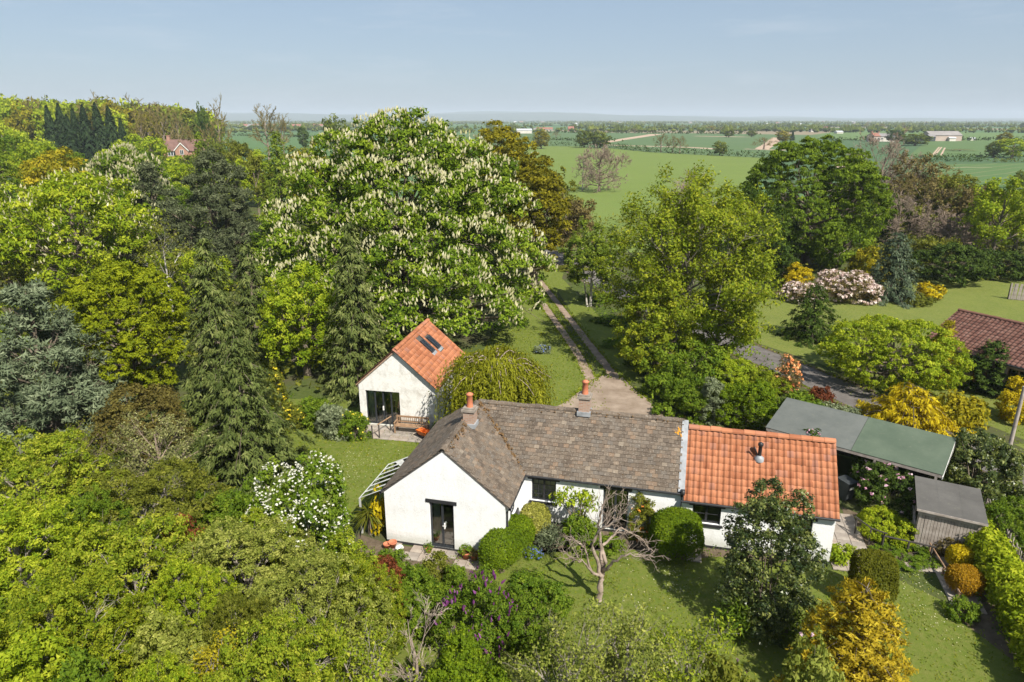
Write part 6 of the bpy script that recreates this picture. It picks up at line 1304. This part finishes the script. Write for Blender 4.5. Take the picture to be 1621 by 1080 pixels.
o=empty('laurel_hedge',(18.0,20.5,0),0,'long bright yellow-green laurel hedge down the right edge','hedge'); Lh=hedge_lobes([(1.05,3.6),(.35,1.0),(-.7,-2.0),(-1.75,-5.0),(-2.6,-7.5)],1.05,1.6,rng,.28); g=Geo(); auto_foliage(g,rng,Lh,.13,.08,1.6,npc=18,flat=.8); part('foliage',g,M['hedge'],o); b=Geo(); T=np.array([[l[0],l[1],l[2]*1.4] for l in Lh]); b.tubes(np.stack([T*np.array([1,1,0]),T],1),np.full((len(T),2),.04),5); part('stem',b,M['bark'],o)
# annexe border
bush('border_shrub',528,35.2,640,60,'grey-leaved border shrub left of the annexe patio','silver',.12); bush('border_shrub',560,34.8,650,50,'yellow-flowered border plant beside the annexe patio','mid',.12,flowers=('flw_yellow',40,'head',.13,'blossom',-.2)); bush('border_shrub',500,36.5,630,60,'green border shrub at the back of the left lawn','mid',.13); bush('border_shrub',462,36.0,640,44,'yellow and orange flowering plant at the left lawn corner','olive',.12,flowers=('flw_yellow',50,'head',.14,'blossom',-.2)); bush('border_shrub',438,38.5,572,26,'pale yellow azalea in front of the field maple','olive',.1,flowers=('flw_yellow',40,'head',.16,'blossom',-.3))
bush("border_shrub",858,49.6,546,26,'clump of pale blue flowers on the drive lawn','silver',.14,flowers=('flw_blue',20,'head',.14,'blossom',0))
# ------------------------------------------------------------------ ground cover
def undergrowth(name,label,regions,mat,n_per_m2,hmin,hmax,leaf,seed):
    rng=np.random.default_rng(seed); g=Geo()
    for (x0,x1,y0,y1) in regions:
        n=int((x1-x0)*(y1-y0)*n_per_m2); P=np.stack([rng.uniform(x0,x1,n),rng.uniform(y0,y1,n),rng.uniform(hmin,hmax,n)],1); leaves(g,rng,P,np.tile(UP,(n,1)),leaf*3.2,9,leaf,leaf*.5,.5,'leaf',.45,.35)
    o=part(name,g,M[mat],None,kind='stuff'); o['label']=label; return o
undergrowth('undergrowth','low green undergrowth under the trees on the left',[(-26,-12.5,16,40),(-12.5,-7.5,9,24),(-26,-12.5,9,16),(-7.5,-2.0,10,22.5)],'mid',2.6,.1,.55,.16,1)
undergrowth('undergrowth','rough weeds between the distant left trees',[(-75,-12,40,120),(-12,0,66,120)],'olive',.35,.1,.9,.55,2)
undergrowth('undergrowth','weeds and ivy on the bank right of the drive',[(8.8,19,36.5,50),(8.6,15,50,72),(7.2,9,56,76)],'mid',1.3,.1,.4,.22,3)
undergrowth('undergrowth','rough weeds beyond the neighbour lawn',[(14,75,74,125)],'olive',.35,.1,.9,.55,4)
undergrowth('undergrowth','bed plants around the cottage walls',[(-5.5,-.6,22.4,23.6),(7.6,11.8,23.3,24.3),(16.9,18,18.5,23)],'mid',5.,.05,.35,.10,5)
def daisies(spots,label,seed,mat='flw_white',size=.045):
    rng=np.random.default_rng(seed); C=[]
    for (px,py,r,n) in spots:
        c=gnd(px,py); a=rng.normal(size=(n,2))*r; C.append(np.stack([c[0]+a[:,0],c[1]+a[:,1],np.full(n,.03)],1))
    C=np.vstack(C); g=Geo(); n=len(C); g.kites(C,np.tile(UP,(n,1))+rng.normal(size=(n,3))*.25,rng.normal(size=(n,3)),size*rng.uniform(.6,1.3,n),size*rng.uniform(.6,1.3,n),rng.uniform(0,1,n),0.)
    o=part('daisies',g,M[mat],None,kind='stuff'); o['label']=label
daisies([(560,740,.9,110),(575,722,.6,50),(545,760,.7,60),(600,720,.6,25),(520,700,1.2,25)],'white daisies scattered on the left lawn',1)
daisies([(1055,905,.35,60),(1070,932,.25,45),(1015,918,.7,20),(1042,945,.5,20),(1200,1015,.35,16),(1110,930,.8,16),(1010,880,.5,26)],'white daisies scattered on the front lawn',2)
daisies([(1440,920,.6,60),(1475,975,.5,50),(1500,1010,.7,30),(1450,950,.8,30)],'white daisies scattered on the right lawn',3)
def lawn_tufts():
    rng=np.random.default_rng(31); C=[]
    for (x0,x1,y0,y1,n) in ((-2,16.5,13,24,15000),(-14,-5,26.5,37,6500),(-2,6,38,56,5000),(22,34,30,46,3500)):
        C.append(np.stack([rng.uniform(x0,x1,n),rng.uniform(y0,y1,n),np.full(n,.03)],1))
    C=np.vstack(C); pz=np.sin(C[:,0]*2.1)*np.sin(C[:,1]*1.7+1)+rng.normal(0,.8,len(C)); C=C[pz>-.1]; n=len(C); g=Geo(); l=.05+C[:,1]*.0018
    g.kites(C,nrm(rng.normal(size=(n,3))+np.array([0,-.6,.3])),UP+rng.normal(size=(n,3))*.6,l*rng.uniform(.7,1.4,n),l*.5,np.clip(rng.normal(.5,.25,n),0,1)); o=part('grass_tufts',g,M['lawnleaf'],None,kind='stuff'); o['label']='short tufts of grass standing in the lawns'
LM('lawnleaf',(.075,.11,.015),(.11,.145,.02),(.165,.165,.04)); lawn_tufts()
def edge_tufts():
    rng=np.random.default_rng(33); C=[]
    for line,sd in ((G((841,452),(862,484),(882,513),(912,556),(936,600)),.42),(G((843,430),(872,467),(898,500),(924,534),(952,570),(975,600)),.42),([(3.2,39.6),(5.0,42.6),(6.3,44.6)],.1),([(7.6,44.4),(8.2,41.5),(9.3,38.5),(11.5,36.0)],.15),(ROAD[1:9],1.75)):
        P=np.asarray(line,float)
        for a,b in zip(P[:-1],P[1:]):
            n=int(np.linalg.norm(b-a)*30); t=rng.uniform(0,1,n)[:,None]; q=a+(b-a)*t; d=(b-a)/np.linalg.norm(b-a); s=rng.choice([-1,1],n)*(sd+np.abs(rng.normal(0,.16,n))-.12); C.append(np.stack([q[:,0]-d[1]*s,q[:,1]+d[0]*s,np.full(n,.05)],1))
    C=np.vstack(C); n=len(C); g=Geo(); g.kites(C,nrm(rng.normal(size=(n,3))+np.array([0,-.5,.5])),UP+rng.normal(size=(n,3))*.7,rng.uniform(.12,.28,n),rng.uniform(.06,.14,n),np.clip(rng.normal(.5,.25,n),0,1)); o=part('grass_tufts',g,M['lawnleaf'],None,kind='stuff'); o['label']='ragged grass along the edges of drive and lane'
edge_tufts()

# ------------------------------------------------------------------ distance: wood, hedgerows, farms
def far_mesh(kind, seed):
    rng=np.random.default_rng(500+seed); b=Geo(); g=Geo()
    if kind=='bare':
        T=[[math.cos(a)*3.2*r,math.sin(a)*3.2*r,z] for a,r,z in zip(np.arange(12)*2.4,np.sqrt(np.linspace(.1,1,12)),np.linspace(9.5,4,12)*rng.uniform(.9,1.1,12))]
        tr,trr,P,R=limbs_to(rng,T,10,.2,.25); b.tubes(tr,trr,6); b.tubes(P,R,4); c,cr=children(rng,P,R,6,.5,.7,.2,4,.3,rmin=.06); g.tubes(c,cr,3); c2,cr2=children(rng,c,cr,6,.55,.7,.15,3,.2,rmin=.055); g.tubes(c2,cr2,3)
        return b.mesh('trunk',M['twig'],True),g.mesh('crown',M['farbrown'])
    if kind=='fir':
        o=np.zeros(3); q=np.linspace(0,1,4); b.tubes(np.stack([q*0,q*0,q*9.9],1),.2*(1-.9*q),6); n=2400; z=rng.uniform(.02,1,n)**1.15; a=rng.uniform(0,6.3,n); r=3.0*(1-z)**.78*(.58+.42*np.abs(np.sin(z*17+np.sin(a*3+seed)*1.2)))*(1+.22*np.sin(a*2+z*9+seed))*rng.uniform(.5,1.12,n)+.1; d=np.stack([np.cos(a),np.sin(a),a*0],1)
        C=d*r[:,None]+UP*(z*9.8)[:,None]; A=nrm(d*.7-UP*.35+rng.normal(size=(n,3))*.25); g.kites(C,nrm(d*.6+UP*.8+rng.normal(size=(n,3))*.4),A,rng.uniform(.7,1.2,n),rng.uniform(.3,.5,n),np.clip(rng.normal(.5,.22,n),0,1)); return b.mesh('trunk',M['bark'],True),g.mesh('crown',M['fir'])
    L=lobes_round(rng,4.0,10.,.04,16,.36); P,_=auto_foliage(g,rng,L,.7,.5,1.15,npc=14,flat=.6,tintv=.36); tr,trr,LP,LR=limbs_to(rng,np.asarray(L)[1:,:3],10,.15,.32); b.tubes(tr,trr,6); b.tubes(LP,LR,4)
    return b.mesh('trunk',M['bark'],True),g.mesh('crown',M[{'green':'farleaf','lime':'lime','bronze':'bronze','dark':'dark'}[kind]])
FM={(k,s):far_mesh(k,s) for k,ns in (('green',3),('lime',2),('bronze',2),('dark',1),('bare',2),('fir',2)) for s in range(ns)}
NS={'green':3,'lime':2,'bronze':2,'dark':1,'bare':2,'fir':2}; frng=np.random.default_rng(99)
def far_tree(x,Y,h,w,kind,name,label,group=None,z=0.):
    o=empty(name,(x,Y,z),frng.uniform(0,6.28),label,'tree',group,(w/8.,w/8.,h/10.))
    t,c=FM[(kind,int(frng.integers(0,NS[kind])))]
    for nm,me in(('trunk',t),('crown',c)): part(nm,me,None,o)
    return o
def far_px(px,Y,top,wpx,kind,name,label,group=None):
    wpx*={'bare':1.55,'fir':1.35}.get(kind,1.)
    h=aty(px,top,Y)[2]; zc=depth(Y,h/2); far_tree((px-CX)/FPX*zc,Y,h,wpx*zc/FPX,kind,name,label,group)
# the wood on the left skyline
prof=lambda px:np.interp(px,[-40,0,60,120,170,220,270,320,345],[143,145,150,152,150,156,160,166,176])
k=0
for row,(Y,dt) in enumerate(((400,0),(375,3),(350,8),(325,16))):
    for px in np.arange(-25,335 if row<3 else 250,23):
        q=px+frng.uniform(-7,7); kind=frng.choice(['green','lime','lime','lime','bronze','bare' if row>1 else 'lime'])
        far_px(q,Y+frng.uniform(-10,10),prof(q)+dt+frng.uniform(-2,5),frng.uniform(40,62),kind,'woodland_tree',{'green':'green','lime':'fresh light green','bronze':'yellow-bronze','bare':'leafless brown'}[kind]+' tree in the wood on the left skyline','trees of the wood on the left skyline')
FIRS=((82,268,168,34,'leftmost dark fir before the left wood'),(100,275,164,34,'tall dark fir, second from the left before the wood'),(122,270,172,30,'dark fir in the middle of the clump before the wood'),(138,266,166,32,'dark fir right of the middle of the clump'),(158,268,163,36,'tallest dark fir of the clump before the wood'),(178,262,168,34,'dark fir at the right of the clump before the wood'),(196,258,188,26,'small dark fir at the right end of the clump'),(112,262,182,30,'lower dark fir in front of the clump'))
for px,Y,top,w,lb in FIRS: far_px(px,Y,top,w,'fir','fir_tree',lb,'dark firs before the left wood')
for px,Y,top,w,lb in ((225,285,175,26,'leafless tree just right of the dark firs'),(258,290,168,40,'spreading leafless tree behind the red-brick house'),(282,300,174,26,'leafless tree right above the red-brick roof'),(347,300,166,34,'leafless tree at the right end of the left wood'),(332,260,196,30,'low leafless thicket tree left of the larch'),(300,255,200,26,'thin leafless tree behind the brick house right end')):
    far_px(px,Y,top,w,'bare','bare_tree',lb)
far_px(322,290,159,22,'dark','pine_tree','lone dark pine at the right end of the left wood'); far_px(328,288,180,24,'dark','pine_tree','lower dark pine right of the skyline one')
for px,Y,top,w,lb in ((5,230,190,60,'broad tree at the left edge under the skyline wood'),(30,240,200,50,'broad tree left of the dark firs'),(70,215,215,50,'broad tree in front of the leftmost dark fir'),(210,225,208,46,'broad tree between the dark firs and the brick house'),(240,215,212,44,'broad tree touching the left wall of the brick house'),(330,215,214,40,'broad tree touching the right end of the brick house'),(365,225,218,36,'small broad tree left of the big leafless tree'),(20,190,215,60,'lower broad tree at the left edge above the larch'),(185,180,222,46,'broad tree above the smaller flowering chestnut'),(345,170,225,40,'broad tree above the tip of the taller dark pine')):
    far_px(px,Y,top,w,frng.choice(['lime','green']),'woodland_tree',lb,'middle-distance trees on the left')
far_px(286,205,244,46,'lime','woodland_tree','light green tree directly in front of the brick house'); far_px(262,210,247,40,'green','woodland_tree','green tree hiding the lower left of the brick house'); far_px(305,200,240,40,'green','woodland_tree','green tree hiding the right end of the brick house')
# trees one can pick out in the fields
FT=[(422,300,168,40,'bare','big leafless tree against the far plain, left of the chestnut'),(447,330,182,26,'bare','smaller leafless tree right of the big leafless one'),(480,420,197,16,'dark','small dark tree in the fields left of the chestnut'),(530,330,180,40,'green','round green treetop peeping over the chestnut left shoulder'),
 (857,430,204,28,'bronze','reddish round tree on the hedge right of the oak'),(925,445,205,26,'green','green hedge tree, left of the pair above the meadow'),(950,440,206,32,'green','green hedge tree, right of the pair above the meadow'),(1047,385,212,22,'bare','leafless hedge tree, leftmost of three above the meadow'),(1066,380,216,18,'bare','leafless hedge tree, middle of three above the meadow'),(1077,375,216,18,'bare','leafless hedge tree, rightmost of three above the meadow'),(1140,350,222,24,'green','olive hedge tree above the meadow hedge'),(1154,700,203,16,'green','small green tree beyond the wheat'),(1190,720,206,14,'green','small tree right of the one beyond the wheat'),(1240,560,206,22,'bronze','tan tree beyond the tall layered tree'),(1255,600,206,8,'fir','dark pointed tree beside the tan one'),(1210,420,218,30,'bare','leafless bush left of the tall layered tree top'),
 (1413,560,204,18,'dark','left of two dark trees by the white farmhouse'),(1426,560,206,14,'dark','right of two dark trees by the white farmhouse'),(1450,480,210,42,'green','rounded green tree left of the barn'),(1575,330,222,24,'green','green hedge tree second from the right edge'),(1605,325,217,44,'lime','bright green hedge tree at the right edge'),(1590,500,208,20,'bronze','tan tree above the right hedge trees'),(1520,400,236,36,'bare','brown leafless clump in the right field'),(1545,420,238,24,'bare','smaller leafless clump in the right field'),(1030,1000,202,14,'green','small tree in front of the yellow field'),(1005,900,203,12,'bare','small leafless tree left of the yellow field'),(880,700,209,12,'bare','little leafless tree above the wheat'),(1616,180,268,20,'green','olive bush at the right edge above the fields')]
for px,Y,top,w,kind,lb in FT: far_px(px,Y,top,w,kind,'hedge_tree',lb)
# hedges round the fields
def hedge(pts,h,w,label,leaf=.7,mat='dark'):
    rng=np.random.default_rng(int(abs(pts[0][0]))+3); c=np.asarray(pts[0]); P=[np.asarray(p)-c for p in pts]; o=empty('field_hedge',(c[0],c[1],0),0,label,'hedge'); g=Geo(); b=Geo(); C=[]
    for a,d in zip(P[:-1],P[1:]):
        n=int(np.linalg.norm(d-a)*4.2*(.7/leaf)**1.2); t=rng.uniform(0,1,n)[:,None]; q=a+(d-a)*t+rng.normal(size=(n,2))*w*.35; C.append(np.hstack([q,(rng.uniform(.1,1,n)*h*rng.uniform(.8,1.1,n))[:,None]]))
        m=max(2,int(np.linalg.norm(d-a)/6)); s=a+(d-a)*np.linspace(0,1,m)[:,None]; s=np.hstack([s,np.zeros((m,1))]); b.tubes(np.stack([s,s+UP*h*.7],1),np.full((m,2),.06),4)
    C=np.vstack(C); n=len(C); i=np.repeat(np.arange(n),3); K=len(i); g.kites(C[i]+rng.normal(size=(K,3))*.35,rng.normal(size=(K,3))+UP,rng.normal(size=(K,3)),leaf*rng.uniform(.7,1.3,K),leaf*.7*rng.uniform(.7,1.3,K),np.clip(rng.normal(.5,.25,K),0,1)); part('foliage',g,M[mat],o); part('stem',b,M['bark'],o)
hedge(far_hedge,3.0,2.4,'dark hedge along the far edge of the bright meadow',mat='yew')
hedge(G((1440,256.5),(1500,256),(1563,255.5)),1.9,1.8,'clipped dark hedge across the right-hand fields'); hedge(G((1572,257),(1640,256.5)),1.6,1.8,'hedge at the right edge across the fields',mat='farleaf')
hedge(G((1430,249.5),(1560,248.8),(1680,248.5)),1.3,2.,'thin hedge below the barn field'); hedge(G((370,215.2),(430,216),(500,218),(560,219)),2.4,3.,'dark hedge in the gap left of the chestnut',1.1)
hedge(G((380,203),(470,206),(540,206.5)),3.2,5.,'distant hedge behind the leafless trees at left',2.2); hedge(G((800,210),(900,210.5),(1050,211.5),(1200,213)),3.,6.,'long hedge on the far side of the wheat',2.); hedge(G((830,221),(900,222.5),(985,224)),2.2,3.,'low hedge inside the wheat right of the oak',1.4)
hedge(G((1300,223),(1400,222),(1470,223),(1560,222.5),(1640,223)),3.,4.,'hedge line beside the barn at the right',1.6)
# farm buildings
M['barnroof']=plain('fibre_cement_roof',(.22,.20,.19),(.27,.25,.235),.3,.9); M['whiteroof']=plain('pale_sheet_roof',(.48,.49,.50),None,1,.6); M['orangeroof']=plain('orange_tile_far',(.24,.105,.075),(.30,.14,.10),.2,.9); M['farwall']=plain('pale_render_far',(.50,.46,.40),(.58,.55,.50),.2,.9); M['pinkwall']=plain('pink_render_far',(.36,.28,.24),(.42,.34,.29),.2,.9); M['slateroof']=plain('slate_far',(.19,.175,.17),(.25,.235,.23),.2,.9)
def far_house(px,Y,wpx,he,hr,wall,roof,label,cat='house',D_=8,rz=0.,wins=0,chim=False,group=None):
    zc=depth(Y,0); W_=wpx*zc/FPX; win=[(W_*(i+.25)/wins,W_*(i+.7)/wins,he*.35,he*.75) for i in range(wins)]
    return gable_house('farm_building' if cat!='house' else 'far_house',((px-wpx/2-CX)/FPX*zc,Y,0),rz,W_,D_,he,hr,wall,roof,label,cat,win,chim,group)
far_house(1497,585,50,4.6,7.6,'pinkwall','barnroof','long grey-roofed barn in the right-hand fields','barn',14,0,0)
g=far_house(1476,580,9,3.6,5.2,'farglass','slateroof','small dark lean-to barn at the left end of the long barn','barn',9)
far_house(1508,582,10,2.4,3.2,'farwall','whiteroof','little white shed in front of the long barn','shed',4); far_house(1540,600,9,1.6,2.4,'farwall','whiteroof','tiny white shed right of the long barn','shed',4)
far_house(1404,570,24,4.2,6.2,'farwall','slateroof','white farmhouse with grey roof above the leafless trees','house',9,0,3,True); far_house(1388,565,10,4.4,6.6,'pinkwall','orangeroof','pink-walled house at the left of the white farmhouse','house',10,.1,2,True)
far_house(830,900,24,3.8,5.6,'farwall','whiteroof','white-roofed open barn right of the big chestnut','barn',20); far_house(862,1050,26,3.6,5.6,'pinkwall','orangeroof','row of pinkish far houses right of the white barn','house',9,0,4); far_house(904,1100,9,3.4,6.6,'orangeroof','orangeroof','far barn with red roof above the wheat','barn',10)
far_house(848,1000,7,3.2,5.,'farwall','slateroof','white gable end left of the pinkish row','house',9,0,1)
far_house(1288,1000,8,4.,6.2,'farwall','slateroof','white house on the plain above the tall layered tree','house',9,0,2); far_house(1310,1050,9,4.,6.5,'pinkwall','orangeroof','orange-roofed house right of the white one on the plain','house',9,0,2); far_house(1330,900,10,2.,3.2,'farwall','whiteroof','long white shed right of the orange-roofed house','barn',9)
vill=[(388,1500),(396,1540),(404,1500),(411,1560),(418,1500),(427,1480),(434,1530),(455,1450),(464,1460),(472,1480),(480,1500),(500,1520),(508,1480)]
for i,(px,Y) in enumerate(vill): far_house(px,Y,frng.uniform(5,8),4.2,7.4,('farwall','pinkwall')[i%2],('orangeroof','slateroof','orangeroof')[i%3],'small house in the distant village at the left','house',9,0,2,False,'houses of the distant village')
for i in range(26):
    px=frng.uniform(700,1610); Y=frng.uniform(1500,4200); far_house(px,Y,frng.uniform(3,6),4.2,7.,('farwall','pinkwall','farwall')[i%3],('orangeroof','slateroof','whiteroof')[i%3],'tiny far building scattered on the hazy plain','house',12,0,0,False,'tiny buildings on the hazy plain')
# single trees dotted over the plain, then the mass of the farthest ones
for i in range(110):
    py=188.9+2.2*math.exp(frng.uniform(0,2.3)); Y=float(gnd(810,py)[1]); px=frng.choice([frng.uniform(372,520),frng.uniform(800,1621),frng.uniform(800,1621)])
    if Y<620: Y=frng.uniform(640,1500)
    far_tree((px-CX)/FPX*depth(Y,0),Y,frng.uniform(6,12),frng.uniform(8,14),frng.choice(['green','green','bare','dark','bronze']),'plain_tree','small round tree dotted over the distant plain','trees dotted over the distant plain')
def woodland():
    rng=np.random.default_rng(12); g=Geo(); C=[];R=[]
    for i in range(290):
        Y=900*math.exp(rng.uniform(0,2.25)); x=rng.uniform(-.5,.8)*Y; L=rng.uniform(80,420)*(Y/2500)**.5; a=rng.normal(0,.22) if rng.random()<.75 else rng.uniform(0,3.14); n=int(L/7)
        t=rng.uniform(-.5,.5,n)*L; w=rng.choice([1.5,2.5,25],p=[.6,.25,.15]); P=np.stack([x+np.cos(a)*t+rng.normal(0,w,n),Y+np.sin(a)*t+rng.normal(0,w,n),rng.uniform(.5,4.,n)],1); C.append(P); R.append(rng.uniform(2.0,5.6,n)*rng.uniform(.6,1.2))
    C=np.vstack(C); R=np.concatenate(R); C[:,2]=R*.7; g.lumps(C,R,rng,np.clip(rng.normal(.4,.25,len(C)),0,1)); o=part('distant_woodland',g,M['farleaf'],None,kind='stuff'); o['label']='hedgerows and copses merging into a hazy mass on the plain'
woodland()
# ------------------------------------------------------------------ the air
t=bpy.data.materials.new('haze_air'); t.use_nodes=True; n=t.node_tree.nodes; n.remove(n['Principled BSDF']); v=n.new('ShaderNodeVolumePrincipled'); v.inputs['Color'].default_value=(.80,.90,1.0,1); v.inputs['Density'].default_value=1.35e-4; v.inputs['Anisotropy'].default_value=.0; t.node_tree.links.new(v.outputs[0],n['Material Output'].inputs['Volume'])
g=Geo(); g.box(-14200,14200,-320,14200,-1.0,160); o=part('haze',g,t,None,kind='stuff')
